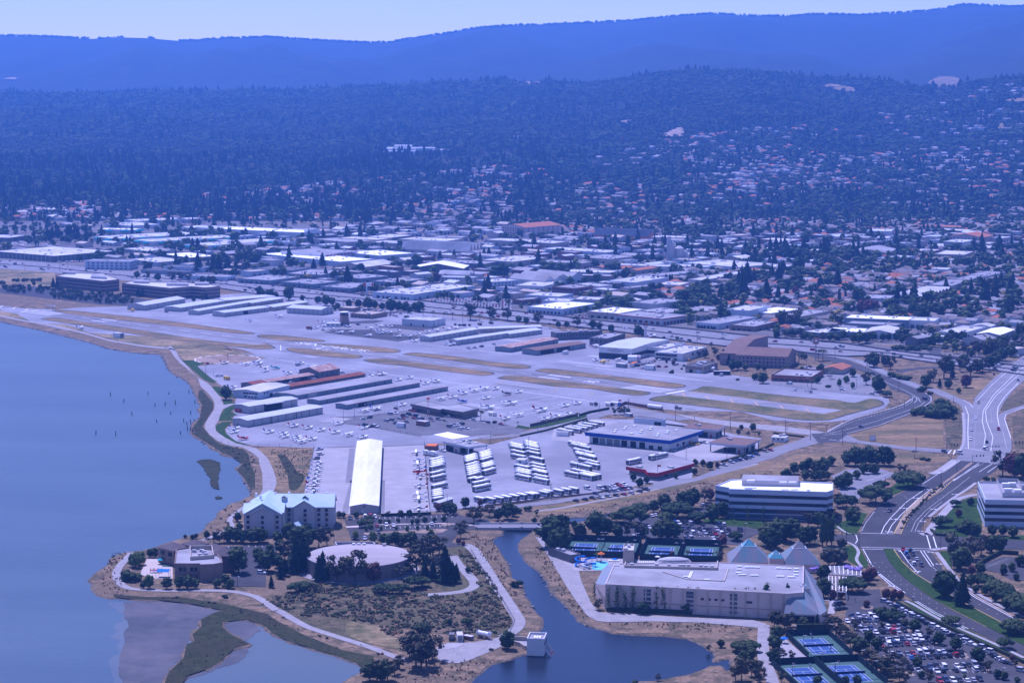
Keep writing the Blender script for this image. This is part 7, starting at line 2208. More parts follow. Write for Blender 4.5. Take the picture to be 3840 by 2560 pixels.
 # courts, pool, people
r_c=[]
def court(c,s,fl,label,h=3.2):
 q=L(c,s,0)
 o=(q[0]+q[1]+q[2]+q[3])/4
 ey=((q[0]+q[1])/2-(q[2]+q[3])/2)
 wv=(q[1]-q[0]).normalized()
 ln=ey.length
 ey.normalize()
 ex=Vector((ey.y,-ey.x,0))
 wd=10.97
 ln=23.77
 r=root('tennis_court',(o.x,o.y,0),label,'tennis court','tennis courts',math.atan2(ex.y,ex.x))
 LM.append(('tennis courts',o.copy()))
 b=MB()
 b.flat([(-9.2,-18),(9.2,-18),(9.2,18),(-9.2,18)],.22,'court_green')
 b.obj('surround',r)
 b=MB()
 b.flat([(-wd/2,-ln/2),(wd/2,-ln/2),(wd/2,ln/2),(-wd/2,ln/2)],.26,'court_blue')
 b.obj('court_surface',r)
 b=MB()
 t=.13
 for x in(-wd/2,wd/2,-4.11,4.11):
  b.box((x,0,.28),(t,ln,.02),'white_paint')
 for y,w in((-ln/2,wd),(ln/2,wd),(-6.4,8.22),(6.4,8.22)):
  b.box((0,y,.282),(w,t,.02),'white_paint')
 b.box((0,0,.284),(t,12.8,.02),'white_paint')
 b.obj('court_lines',r)
 b=MB()
 b.box((0,0,.72),(12.4,.05,.9),'net')
 b.box((0,0,1.24),(12.4,.07,.08),'white')
 for x in(-6.3,6.3):
  b.tube((x,0,.2),(x,0,1.3),.06,.06,'pole',6)
 b.obj('net',r)
 for x,y,w,d in((0,-18,18.4,.12),(0,18,18.4,.12),(-9.2,0,.12,36),(9.2,0,.12,36)):
  if(x and fl&(1 if x<0 else 2))or(y and fl&(4 if y<0 else 8)):
   if y<0 and h<3.3:
    for z in(.3,h*.5,h):
     block('fence_rail',r,'screen',(x,y,z),(w,d,.12))
   else:
    block('screen_fence',r,'screen',(x,y,h/2+.1),(w,d,h))
 for x in(-8.6,8.6):
  for y in(-8,8):
   b=MB()
   b.tube((0,0,0),(0,0,7),.09,.07,'pole',6)
   b.box((-.6 if x>0 else.6,0,7),(1.6,.3,.15),'unit')
   b.obj('lamp_post',r).location=(x,y,.2)
 return r,o,ex,ey
C1=court('n','292 222,584 230,530 352,222 348',13,'blue tennis court beside the dark conifers, first of the row',3.4)
C2=court('n','780 238,1077 246,1028 368,725 362',14,'blue tennis court behind the small tan tower',3.4)
C3=court('n','1345 276,1645 288,1600 402,1300 396',15,'blue tennis court behind the white tent',3.4)
C4=court('n','1876 290,2178 300,2145 425,1845 412',15,'blue tennis court behind the white loungers, last of the row',3.4)
C5=court('m','368 936,727 914,968 1133,590 1155',15,'blue tennis court alone between trees and the club car park',2.8)
C6=court('m','188 1372,568 1355,800 1570,440 1590',15,'blue tennis court by the frame edge, left of a pair',2.8)
C7=court('m','818 1340,1190 1322,1440 1520,1050 1560',15,'blue tennis court by the frame edge, right of a pair',2.8)
for i,(cc,x,y,shirt)in enumerate(((C1,-1,14,'black'),(C1,1,-13,'white'),(C2,3,13,'black'),(C2,-2,4,'white'),(C2,2,-6,'white'),(C3,2,-7,'white'),(C5,1,15,'white'),(C5,0,9,'black'),(C5,3,-8,'red'),(C6,-1,14,'blue'),(C6,5,12,'white'),(C7,0,13,'black'),(C7,-7,-10,'white'),(None,0,0,'black'))):
 if cc:
  o,ex,ey=cc[1:]
  p=o+ex*x+ey*y
 else:
  p=G('m',1204,382)
 me=bpy.data.meshes.new('person')
 lean=.08
 V=[(0,0,.95),(0,0,1.2),(.03,0,1.42),(.05,0,1.52),(.07,0,1.68),(.02,.19,1.4),(.12,.26,1.15),(.3,.22,1.05),(.02,-.19,1.4),(.16,-.3,1.2),(.42,-.28,1.3),(0,.1,.9),(.1,.14,.5),(.02,.16,.08),(.12,.16,.05),(0,-.1,.9),(-.02,-.16,.48),(-.14,-.17,.08),(-.04,-.17,.05)]
 Ed=[(0,1),(1,2),(2,3),(3,4),(2,5),(5,6),(6,7),(2,8),(8,9),(9,10),(0,11),(11,12),(12,13),(13,14),(0,15),(15,16),(16,17),(17,18)]
 me.from_pydata(V,Ed,[])
 o_=put('person',me)
 sm=o_.modifiers.new('skin','SKIN')
 rad=[.15,.14,.16,.06,.11,.065,.05,.04,.065,.05,.04,.095,.07,.045,.05,.095,.07,.045,.05]
 for q,rr in zip(me.skin_vertices[0].data,rad):
  q.radius=(rr,rr)
 me.skin_vertices[0].data[0].use_root=True
 bpy.context.view_layer.update()
 dg=bpy.context.evaluated_depsgraph_get()
 nm=bpy.data.meshes.new_from_object(o_.evaluated_get(dg))
 o_.modifiers.clear()
 o_.data=nm
 nm.materials.clear()
 for m in('skin','paint '+shirt,'white' if shirt=='black' else 'door_dark'):
  nm.materials.append(M[m])
 for pl in nm.polygons:
  z=pl.center.z
  pl.material_index=1 if.98<z<1.5 and abs(pl.center.y)<.24 else(2 if.62<z<=.98 and abs(pl.center.y)<.25 else 0)
 o_.location=(p.x,p.y,.27)
 o_.rotation_euler=(0,0,R.uniform(0,6.28))
 o_.scale=(1.02,)*3
 PEOPLE=globals().setdefault('PEOPLE',[])
 PEOPLE.append((o_,shirt+'-shirted',p))
 if cc:
  b=MB()
  b.tube((.42,-.28,1.3),(.62,-.3,1.42),.02,.02,'door_dark',5)
  b.tube((.62,-.3,1.42),(.66,-.3,1.44),.14,.14,'white',10)
  rk=b.obj('tennis_racket')
  rk.location,rk.rotation_euler=o_.location,o_.rotation_euler
  tag(rk,None,'racket','tennis rackets in the players hands')
  globals().setdefault('RACKETS',[]).append((rk,'white-strung',p))
pl=L('n','540 470,640 455,720 470,740 500,700 540,700 570,560 580,510 540')
b=MB()
b.flat(smooth(pl+[pl[0]],3)[:-1],.35,mat('pool_water',(.16,.52,.60),rough=.15))
tag(b.obj('splash_pool'),'shallow turquoise splash pool beside the blue water slides','pool')
p0=G('n',430,545)
r=root('water_slide',p0,'looping blue water slide beside the dark pavilion','water slide')
for k,(rad,turns,z1,x,y)in enumerate(((2.3,1.6,4.6,-2.6,3),(2.5,1.4,4,2.2,2),(1.6,1.2,2.4,0,-2.5))):
 b=MB()
 n=28
 for i in range(n):
  t0,t1=2*math.pi*turns*i/n,2*math.pi*turns*(i+1)/n
  z0,za=z1*(1-i/n)+.5,z1*(1-(i+1)/n)+.5
  b.tube((x+rad*math.cos(t0),y+rad*math.sin(t0),z0),(x+rad*math.cos(t1),y+rad*math.sin(t1),za),.45,.45,'blue' if k<2 else 'wall_blue',8)
 b.obj('slide_tube',r)
b=MB()
for x,y,z in((-3,3,5),(3,2,4.6),(0,0,4)):
 b.tube((x,y,0),(x,y,z),.15,.15,'unit',6)
b.obj('support',r)
for c,u,v,m,h,lb in(('n',640,470,'orange',4.6,'orange flower-shaped splash tower in the pool'),('n',585,455,'lawn',4,'green leaf-shaped splash tower in the pool')):
 r=root('splash_tower',G(c,u,v),lb,'splash tower')
 b=MB()
 b.tube((0,0,0),(0,0,h),.18,.15,'unit',6)
 b.obj('pole',r)
 b=MB()
 b.tube((0,0,h-.3),(0,0,h+.6),1.9,.5,m,8)
 b.obj('canopy',r)
tc_=G('n',1640,505)
r=root('pool_tent',tc_,'white domed pool tent beside the tennis courts','tent')
b=MB()
b.loft([[(8.6*math.cos(t)*k,3.6*math.sin(t)*k,z)for t in np.linspace(0,2*math.pi,17)[:-1]]for k,z in((1,1.8),(.85,3),(.5,3.7),(.15,3.9))],'roof_white')
b.obj('canopy',r)
b=MB()
for t in np.linspace(0,2*math.pi,9)[:-1]:
 b.tube((8.3*math.cos(t),3.4*math.sin(t),0),(8.3*math.cos(t),3.4*math.sin(t),1.9),.12,.12,'white',5)
b.obj('pole',r)
LOUNG=[]
lb_,ll_=MB(),MB()
lb_.box((0,0,.4),(.7,1.3,.1),'white')
lb_.face([(-.35,.65,.42),(.35,.65,.42),(.35,1.2,.9),(-.35,1.2,.9)],'white')
for x in(-.3,.3):
 for y in(-.6,.6):
  ll_.box((x,y,.18),(.06,.06,.36),'white')
lbm,llm=lb_.mesh('seat'),ll_.mesh('leg_frame')
for c,u0,u1,v,n in(('n',1860,2220,515,13),('n',750,880,458,6),('n',1140,1370,480,9)):
 for i in range(n):
  p=G(c,u0+(u1-u0)*i/(n-1),v)
  r=put('sun_lounger',None,None,(p.x,p.y,.16))
  put('seat',lbm,r)
  put('leg_frame',llm,r)
  LOUNG.append((r,'white',p))
UMB=[]
for c,u,v,m,look in(('n',830,490,'blue','bright blue'),('m',160,985,'blue','bright blue'),('n',1420,450,'white','small white'),('i',825,925,'teal','teal')):
 p=G(c,u,v)
 r=put('parasol',None,None,(p.x,p.y,.1))
 b=MB()
 b.tube((0,0,0),(0,0,2.6),.05,.05,'pole',5)
 b.obj('pole',r)
 b=MB()
 b.tube((0,0,2.2),(0,0,2.9),1.7,.1,m,8)
 b.obj('canopy',r)
 UMB.append((r,look,p))
p=G('i',855,1065)
r=root('shade_sail',p,'bright blue tilted shade roof over the playground','shade sail')
b=MB()
b.face([(-3,-2,3),(3,-1.6,2.8),(3.2,2,3.4),(-2.2,2,3.6)],'blue')
b.face([(-3,-2,2.9),(3,-1.6,2.7),(3.2,2,3.3),(-2.2,2,3.5)],'blue')
b.obj('canopy',r)
b=MB()
for x,y,z in((-3,-2,3),(3,-1.6,2.8),(3.2,2,3.4),(-2.2,2,3.6)):
 b.tube((x,y,0),(x,y,z),.08,.08,'pole',5)
b.obj('post',r)
r=root('play_frame',G('i',780,1020),'red and blue climbing frame on the playground sand','climbing frame')
for x in(-2,0,2):
 block('platform',r,'red_trim',(x,0,1.4),(1.5,1.5,.2))
 for a_,b_ in((-.7,-.7),(.7,-.7),(.7,.7),(-.7,.7)):
  block('post',r,'blue',(x+a_,b_,1.2),(.12,.12,2.4))
  # signs, poles, lamps, fences, pilings
p=G('b',1017,1000)
r=root('billboard',p,'white and red roadside billboard on a thick pale pole by the slate warehouses','billboard')
b=MB()
b.tube((0,0,0),(0,0,10),.9,.9,'wall_blue',12)
b.obj('pole',r)
block('sign_face',r,'white',(2,-.3,12),(10.5,.8,4))
block('red_panel',r,'red_paint',(6.2,-.75,12),(1.6,.1,3.4))
block('red_panel',r,'red_paint',(-2,-.75,12),(2.4,.1,3.8))
p=G('c',1226,1400)
r=root('pylon_sign',p,'tall white motel pylon sign beside the freeway and museum roof','sign')
b=MB()
b.box((0,0,6),(2.2,1.2,12),'white')
b.obj('pole',r)
block('sign_face',r,'wall_brick',(0,-.1,13.6),(5,1.4,2.6))
block('sign_face',r,'white',(0,-.1,11.4),(4.6,1.4,1.2))
p=G('d',438,1600)
r=root('pylon_sign',p,'tall hotel pylon sign with red and white panel over the freeway','sign')
b=MB()
b.tube((0,0,0),(0,0,14),.5,.5,'wall_grey',10)
b.obj('pole',r)
block('sign_face',r,'roof_tile',(0,0,16.6),(4.4,1,5))
b=MB()
b.tube((0,-.56,17),(0,-.62,17),1.3,1.3,'white',14)
b.obj('round_logo',r)
p=G('h',932,885)
r=root('notice_board',p,'white square notice board with dark frame on the dry field','sign')
block('sign_face',r,'white',(0,0,2),(3.6,.2,3))
block('frame',r,'door_dark',(0,.15,2),(4,.15,3.4))
for x in(-1.8,1.8):
 block('leg',r,'door_dark',(x,.2,.9),(.2,.2,1.8))
POLES=[]
def pole_thing(name,c,u,v,hpx,kind,look):
 p=G(c,u,v)
 s=CR[c][2]
 h=hpx/s*.6125/(.992*(pix(c,u,v)[1]-168)/CH)
 r=put(name,None,None,p)
 b=MB()
 b.tube((0,0,0),(0,0,h),.14 if kind!='power' else.22,.1,'pole' if kind!='power' else 'wood',6)
 b.obj('pole',r)
 b=MB()
 if kind=='power':
  for z in(h-.6,h-1.8):
   b.box((0,0,z),(2.6,.16,.16),'wood')
  b.obj('crossarm',r)
 elif kind=='lamp2':
  b.box((0,0,h),(2.2,.4,.22),'unit')
  b.obj('lamp_head',r)
 elif kind=='lamp':
  b.box((.5,0,h),(1.2,.4,.2),'unit')
  b.obj('lamp_head',r)
 elif kind=='signal':
  b.tube((0,0,h*.86),(6.5 if u>1200 or c=='h' else-9,-1,h*.93),.12,.08,'pole',6)
  b.obj('arm',r)
  for k in(.35,.7,.98):
   b=MB()
   x=(6.5 if u>1200 or c=='h' else-9)*k
   b.box((x,-k-.2,h*(.86+.07*k)),(.5,.4,1.2),'door_dark')
   b.obj('signal_head',r)
 elif kind=='flag':
  b.box((.9,0,h-.7),(1.8,.05,1.1),'red_trim')
  b.obj('flag',r)
 POLES.append((r,look,p))
for c,u,v,h in(('g',755,690,118),('g',1275,820,190),('g',1877,905,195),('h',347,875,168),('h',650,922,168),('h',112,830,150),('h',127,880,135),('h',502,800,75),('h',1338,965,120),('h',577,120,120),('h',1178,425,110),('h',1228,575,70),('c',1700,1430,180),('c',878,1230,110),('c',1115,915,80),('c',1670,1140,60),('c',1750,1190,70),('d',1620,1520,90),('d',1660,1440,110),('d',575,1260,90),('d',355,1290,90),('b',1900,1250,100),('b',580,960,110),('b',975,1160,90),('a',700,290,130),('a',60,235,55),('a',620,740,60),('a',230,770,60),('a',550,800,60)):
 pole_thing('utility_pole',c,u,v,h,'power','dark wooden')
for c,u,v,h,k in(('e',1905,830,130,'lamp2'),('e',2027,800,125,'lamp2'),('e',387,300,95,'lamp'),('e',475,325,50,'lamp'),('f',1712,1270,285,'lamp2'),('f',1295,1070,150,'lamp2'),('f',1957,820,80,'lamp'),('f',1812,940,130,'lamp'),('g',435,725,110,'lamp2'),('g',1390,1250,135,'lamp'),('g',1840,1255,150,'lamp2'),('g',2150,985,120,'lamp'),('g',1482,825,75,'lamp'),('y',325,870,165,'lamp'),('y',1634,790,215,'lamp2'),('f',1957,1567,70,'lamp'),('l',1272,1020,150,'lamp'),('l',1236,450,160,'lamp'),('l',1405,300,125,'lamp2'),('l',1573,150,115,'lamp2'),('l',1720,50,120,'lamp'),('l',1702,1295,150,'lamp'),('l',1052,160,75,'lamp'),('l',768,370,110,'lamp'),('l',1303,1250,35,'lamp'),('h',1690,520,70,'lamp'),('h',1625,970,130,'lamp'),('h',1750,770,110,'lamp'),('h',2237,990,100,'lamp'),('h',310,210,90,'lamp2'),('h',525,320,80,'lamp2'),('h',320,380,90,'lamp2'),('h',1010,400,75,'lamp2'),('h',780,380,80,'lamp2'),('g',1990,330,95,'lamp2'),('g',2162,280,105,'lamp2'),('g',1640,130,70,'lamp2'),('g',1835,205,85,'lamp2'),('g',2097,215,75,'lamp2'),('j',1508,470,340,'lamp2'),('j',1112,420,130,'lamp'),('j',1390,500,100,'lamp'),('j',390,480,75,'lamp'),('j',672,400,95,'lamp'),('k',575,480+0,60,'lamp'),('k',2075,660,110,'lamp'),('m',1705,1190,180,'lamp'),('m',1960,1400,190,'lamp'),('m',1465,1000,170,'lamp'),('o',370,610+0,110,'lamp'),('o',1450,1150,170,'lamp'),('o',130,1020,200,'lamp'),('o',625,1400,220,'lamp'),('o',2040,1440,100,'lamp'),('i',1678,1170,110,'lamp'),('i',1415,700,140,'lamp'),('w',1000,880,190,'lamp')):
 pole_thing('street_lamp',c,u,v,h,k,'double-headed dark' if k=='lamp2' else 'single-headed dark')
for c,u,v,h in(('l',803,770,165),('l',1405,615,160),('l',1568,770,180),('l',685,670,145),('h',1668,1060,60),('h',2237,985,95),('h',1868,1085,75),('h',2015,985,60),('h',1630,970,60)):
 pole_thing('traffic_signal',c,u,v,h,'signal','long-armed')
pole_thing('flagpole','g',1075,1465,170,'flag','white')
pole_thing('flagpole','g',648,640,60,'flag','short red-flagged')
def fence(label,c,s,h,m,post=6,solid=False,name='fence'):
 pts=L(c,s)
 r=root(name,(0,0,0),label,'fence' if name=='fence' else name)
 pb=MB()
 b=MB()
 for i in range(len(pts)-1):
  p,q=pts[i],pts[i+1]
  mm=(p+q)/2
  ln=(q-p).length
  a=math.atan2(q.y-p.y,q.x-p.x)
  if solid:
   b.box((mm.x,mm.y,h/2),(ln,.14 if name=='fence' else 1.1,h),m,rz=a)
  else:
   for z in(h,h*.52,.25):
    b.box((mm.x,mm.y,z),(ln,.05,.05),m,rz=a)
  n=max(1,int(ln/post))
  for k in range(n+1):
   w=p.lerp(q,k/n)
   if not solid or name=='fence':
    pb.box((w.x,w.y,h/2+.1),(.12,.12,h+.2),'pole')
 b.obj('rail' if not solid else('panel' if name=='fence' else 'foliage'),r)
 if pb.v:
  o=pb.obj('post',r)
  o['kind']='stuff'
fence('thin wire fence along the shore path below the apron','e','560 1065,640 1085,800 1100,970 1108,1200 1112,1580 1115',2.2,'pole')
fence('thin dark fence between the dry field and the hangar apron','e','1580 1115,1550 1300,1480 1567',2.2,'pole')
fence('dark fence between parked aircraft and the bus yard','x','1000 110,1015 380,1050 800,1075 1150,1110 1470',2.2,'pole',5)
fence('brown slatted fence around the fuel tank beside the taxiway','g','660 660,720 635,940 672,1130 700,1135 712',2.2,'wall_brick',5,True)
fence('brown board fence along the tie-down apron and grass strip','f','1728 882,2000 820,2250 765',2.,'wood',5,True)
fence('wire fence between the airport car park and the bus yard','f','1280 1075,1630 990',2.2,'pole')
fence('wire fence at the far end of the terminal car park','f','0 885,230 935,520 1000',1.8,'pole')
fence('wire fence behind the terminal car park along the hangars','f','0 765,120 735,400 690',1.8,'pole')
fence('brown low fence of the bus yard beside the shuttle row','y','2352 665,2200 710,1600 770,1300 815,800 870',1.0,'wall_brown',8,True)
fence('wire fence around the taxiway end beside the curving road','h','1090 475,1200 540,1150 575,900 640,720 700,560 730,350 735',2.,'pole')
fence('wire fence between the end apron and restaurant parking','h','0 352,400 405,700 440,1010 470',2.,'pole')
fence('long dark wall panel fence beside the museum apron','z','620 655,830 690,1180 725,1330 745',2.,'pole')
fence('timber rail fence along the slough path','j','1740 690,1870 900,1990 1080,2100 1260,2170 1380,2120 1490',1.2,'pole',4)
fence('pale wooden crash rail beside the road junction','h','400 915,450 905,620 893,780 905',.9,'wood',3)
fence('curved wooden crash rail near the crosswalk','h','1465 995,1560 1005,1640 1018,1668 1040',.9,'wood',3)
fence('yard fence behind the gas tank and trailer','q','900 360,1000 300,1260 290,1500 310,1530 340',2.,'pole')
hd=[('long clipped hedge along the lawn above the parked cars','o','480 400,700 520,1000 660,1300 800,1700 990,2000 1120,2352 1280',1.5),('clipped hedge between the tie-down apron and access road','g','215 765,330 730,540 690',1.6),('dark hedge around the lawn corner at the crossing','l','1480 600,1530 645,1690 655',1.4),('dark hedge between the fuel canopy and the car row','g','1780 1275,2000 1215,2240 1130,2352 1075',1.2),('dark hedge along the roadside car park','l','1905 950,2000 880,2130 815,2300 825',2),('low hedge with gaps behind the blue-edged garage','g','1160 860,1420 890',1),('low hedge beside the fuel canopy road','h','0 815,285 850',1),('low hedge row under the white hangar end','j','860 355,1010 350,1350 340',1.6),('dark shrub bed, partly standing in for tree shade, along the tan club wall','k','715 1412,1200 1428,1800 1445,2250 1452',1.7),('dark hedge behind the lone tennis court','m','340 775,600 770,850 775',2.2),('hedge along the access road beside the buses','f','1620 990,1900 930,2352 800',1.1)]  # dark strip at the club wall foot added partly as painted tree shade
for lb,c,s,h in hd:
 fence(lb,c,s,h,'hedge',6,True,'hedge')
PIL=[]
for c,s in(('e','55 635,0 740,205 510,268 622,145 828,218 742,222 848,258 828,180 856,185 922,215 925,240 945,107 962'),('P','254 909,284 923,340 906,387 905,303 953,356 932,360 969,379 930,220 998,266 1000')):
 for w in s.split(','):
  u,v=map(float,w.split())
  p=G(c,u,v,-.5)
  o=MB()
  hh=R.uniform(1.6,3.4)
  o.tube((0,0,-1),(R.uniform(-.4,.4),0,hh),.3,.26,'wood',7)
  o.tube((0,0,-1),(0,0,.3),.34,.34,'door_dark',7)
  q=put('timber_piling',o.mesh('timber_piling'),None,p)
  PIL.append((q,'short' if hh<2.5 else 'tall',p))
  # trees
def ico(b,c,r,m,rr,sq=(1,1,1),sub=1):
 bm=bmesh.new()
 bmesh.ops.create_icosphere(bm,subdivisions=sub,radius=1)
 k=len(b.v)
 for v in bm.verts:
  j=rr.uniform(.78,1.18)
  b.v.append((c[0]+v.co.x*r*sq[0]*j,c[1]+v.co.y*r*sq[1]*j,c[2]+v.co.z*r*sq[2]*j))
 i=b.mi(m)
 for f in bm.faces:
  b.f.append(tuple(k+v.index for v in f.verts))
  b.m.append(i)
 bm.free()
def leafs(b,c,r,n,s,m,rr,sq=(1,1,1)):
 for _ in range(n):
  d=Vector((rr.gauss(0,1),rr.gauss(0,1),rr.gauss(0,1))).normalized()
  p=Vector(c)+Vector((d.x*r*sq[0],d.y*r*sq[1],d.z*r*sq[2]))*rr.uniform(.82,1.16)
  x=(d.orthogonal().normalized()*rr.uniform(.6,1)+d*rr.uniform(-.4,.7)).normalized()
  y=x.cross(d+Vector((rr.uniform(-.5,.5),rr.uniform(-.5,.5),rr.uniform(-.3,.6)))).normalized()
  q=s*rr.uniform(.6,1.3)
  b.face([p-x*q,p+y*q*.7,p+x*q,p-y*q*.7],m)
def crown(kind,m,seed,lod=0):
 """crown of a tree one unit tall"""
 rr=random.Random(seed)
 b=MB()
 nl=(26,5)[lod]
 sub=1 if lod else 2
 if kind=='round':
  n=(13,6)[lod]
  for i in range(n):
   t,e=i*2.4+rr.uniform(-.4,.4),-1+2*(i+.5)/n
   rad=.27*math.sqrt(max(.08,1-e*e))*rr.uniform(.65,1.1)*(1 if e<.3 else.9)
   c=(rad*math.cos(t),rad*math.sin(t),.53+e*.31)
   r=rr.uniform(.15,.215)*(1.15 if lod else 1)
   ico(b,c,r*.9,m,rr,(1,1,.9),1 if i%2 or lod else 2)
   leafs(b,c,r,nl,.055 if not lod else.09,m,rr)
 elif kind=='flat':
  n=(14,6)[lod]
  for i in range(n):
   t=i*2.4+rr.uniform(-.4,.4)
   rad=.46*math.sqrt((i+.5)/n)
   c=(rad*math.cos(t),rad*math.sin(t),.68-rad*.5+rr.uniform(-.06,.06))
   r=rr.uniform(.19,.27)
   ico(b,c,r*.9,m,rr,(1,1,.85),1 if i%2 or lod else 2)
   leafs(b,c,r,nl,.06,m,rr,(1,1,.85))
 elif kind=='open':
  for i in range((10,4)[lod]):
   t=rr.uniform(0,6.28)
   z=.32+.58*(i+.5)/(10,4)[lod]
   rad=.30*rr.random()**.6*(1.15-abs(z-.66))
   c=(rad*math.cos(t),rad*math.sin(t),z)
   r=rr.uniform(.11,.175)*(1.35 if lod else 1)
   ico(b,c,r*.75,m,rr,(1,1,.8),1)
   leafs(b,c,r,nl+8,.05,m,rr,(1.1,1.1,.8))
 elif kind=='cone':
  n=(11,4)[lod]
  for i in range(n):
   z0=.1+.8*i/n
   r=(.21*(1-i/n)**.8+.02)*rr.uniform(.85,1.12)
   k=len(b.v)
   q=(12,6)[lod]
   b.v.append((rr.uniform(-.01,.01),0,z0+(.2,.36)[lod]))
   for j in range(q):
    t=2*math.pi*j/q+i
    w=r*(1.1 if j%2 else.72)*rr.uniform(.8,1.15)
    b.v.append((w*math.cos(t),w*math.sin(t),z0+(-.03 if j%2 else.02)+rr.uniform(-.015,.015)))
   mi_=b.mi(m)
   for j in range(q):
    b.f.append((k,k+1+j,k+1+(j+1)%q))
    b.m.append(mi_)
  if not lod:
   for i in range(90):
    z=rr.uniform(.12,.9)
    r=.20*(1-z)+.02
    t=rr.uniform(0,6.28)
    leafs(b,(r*math.cos(t),r*math.sin(t),z),.02,1,.04,m,rr)
 elif kind=='column':
  for i in range((9,4)[lod]):
   z=.2+.7*i/(8,3)[lod]
   r=.10*(1.15-abs(z-.45))*rr.uniform(.8,1.15)
   c=(rr.uniform(-.03,.03),rr.uniform(-.03,.03),z)
   ico(b,c,r*.9,m,rr,(1,1,1.5),1)
   leafs(b,c,r,nl//2+2,.04,m,rr,(1,1,1.5))
 elif kind=='shrub':
  for i in range((8,4)[lod]):
   t=rr.uniform(0,6.28)
   rad=.5*math.sqrt(rr.random())
   c=(rad*math.cos(t),rad*math.sin(t),.36+rr.uniform(-.14,.24))
   r=rr.uniform(.25,.38)
   ico(b,c,r*.92,m,rr,(1,1,.9),1)
   leafs(b,c,r,nl-6 if not lod else 4,.085,m,rr)
 elif kind=='thin':
  for i in range(11):
   z=.22+.75*i/10
   c=(rr.uniform(-.05,.05),rr.uniform(-.05,.05),z)
   leafs(b,c,.075,13,.036,m,rr,(1,1,1.6))
 elif kind=='palm':
  for i in range(22):
   t=2*math.pi*i/22+rr.uniform(-.1,.1)
   up=rr.uniform(-.5,.9)
   pts=[]
   for k in range(4):
    q=k/3
    rad=.30*q*(1-abs(up)*.25)
    pts.append(Vector((rad*math.cos(t),rad*math.sin(t),.84+up*.16*q-.16*q*q)))
   sd=Vector((-math.sin(t),math.cos(t),0))*.035
   for k in range(3):
    b.face([pts[k]-sd,pts[k]+sd,pts[k+1]+sd*.8,pts[k+1]-sd*.8],m)
  ico(b,(0,0,.8),.07,m,rr)
 return b.mesh(kind+'_crown')
def trunk(kind,seed):
 rr=random.Random(seed+50)
 b=MB()
 if kind=='palm':
  b.tube((0,0,0),(.01,0,.84),.028,.02,'trunk',7)
 elif kind in('cone','column','thin'):
  b.tube((0,0,0),(0,0,.8),.022 if kind!='thin' else.012,.006,'trunk',6)
  if kind=='thin':
   for i in range(6):
    t=rr.uniform(0,6.28)
    z=rr.uniform(.3,.75)
    b.tube((0,0,z),(.07*math.cos(t),.07*math.sin(t),z+.16),.006,.003,'trunk',4)
 elif kind=='shrub':
  for i in range(3):
   t=i*2.1
   b.tube((0,0,0),(.2*math.cos(t),.2*math.sin(t),.35),.03,.015,'trunk',5)
 else:
  b.tube((0,0,0),(rr.uniform(-.02,.02),0,.38),.03,.022,'trunk',7)
  for i in range(5):
   t=i*1.3+rr.random()
   w=.2 if kind!='flat' else.32
   b.tube((0,0,.28+.03*i),(w*math.cos(t),w*math.sin(t),.6+rr.uniform(-.05,.12)),.016,.007,'trunk',5)
 return b.mesh(kind+'_trunk')
TK={'B':('broadleaf_tree','round','leaf','rounded green',1.0),'D':('dark_broadleaf_tree','round','leaf_dark','dense dark green',1.12),'F':('spreading_tree','flat','leaf_dark','wide spreading dark',1.25),'G':('young_tree','round','leaf_bright','bright green',.9),'O':('eucalyptus_tree','open','leaf_olive','loose olive-brown',1.15),'C':('conifer_tree','cone','needle','dark pointed',1.25),'P':('poplar_tree','column','leaf','tall narrow green',1.2),'W':('willow_tree','round','leaf_grey','grey-green drooping',1.15),'Y':('blossom_tree','flat','leaf_yellow','yellow-green',1.),'R':('red_leaved_tree','round','leaf_red','reddish-brown',1.1),'S':('shrub','shrub','leaf_dark','low dark',1.1),'L':('palm_tree','palm','leaf_grey','feathery',1.3),'T':('wall_sapling','thin','leaf','thin wispy',1.1)}
CM={k:[(crown(v[1],v[2],11*i+ord(k)),trunk(v[1],i))for i in range(3 if k not in 'TL' else 2)]for k,v in TK.items()}
TREES={k:[]for k in TK}
CROWD=[]
def tree(c,u,v,hp,k='B'):
 x,y=pix(c,u,v)
 p=G(c,u,v)
 h=hp/CR[c][2]*.6125/(.992*(y-168)/CH)
 h=min(h*(1.16 if k in 'BDFO' else 1.12 if k=='C' else 1),36)
 nm,form,m,look,wf=TK[k]
 i=R.randrange(len(CM[k]))
 r=put(nm,None,None,p,R.uniform(0,6.28))
 s=R.uniform(.92,1.1)*wf
 if form=='shrub':
  s=R.uniform(.9,1.3)*wf
 put('crown',CM[k][i][0],r,None,0,(h*s,h*s*R.uniform(.9,1.1),h))
 put('trunk',CM[k][i][1],r,None,0,(h,h,h))
 TREES[k].append((r,look,p))
 FOOT.append((p,Vector((1,0,0)),Vector((0,1,0)),h*.15,h*.15))
def trees(c,s,k='D'):
 for w in s.split(','):
  q=w.split()
  tree(c,float(q[0]),float(q[1]),float(q[2]),q[3]if len(q)>3 else k)
trees('e','605 582 142')
trees('f','1185 812 132 L,1450 857 62 L,1593 872 56 L,1905 867 62 L,2025 842 56 L,2250 787 72 L,1338 842 42 S,1945 918 20 S,1972 912 18 S,2000 905 22 S,2090 890 26 S,2205 862 30 S,2240 855 30 S,2325 835 34 S')
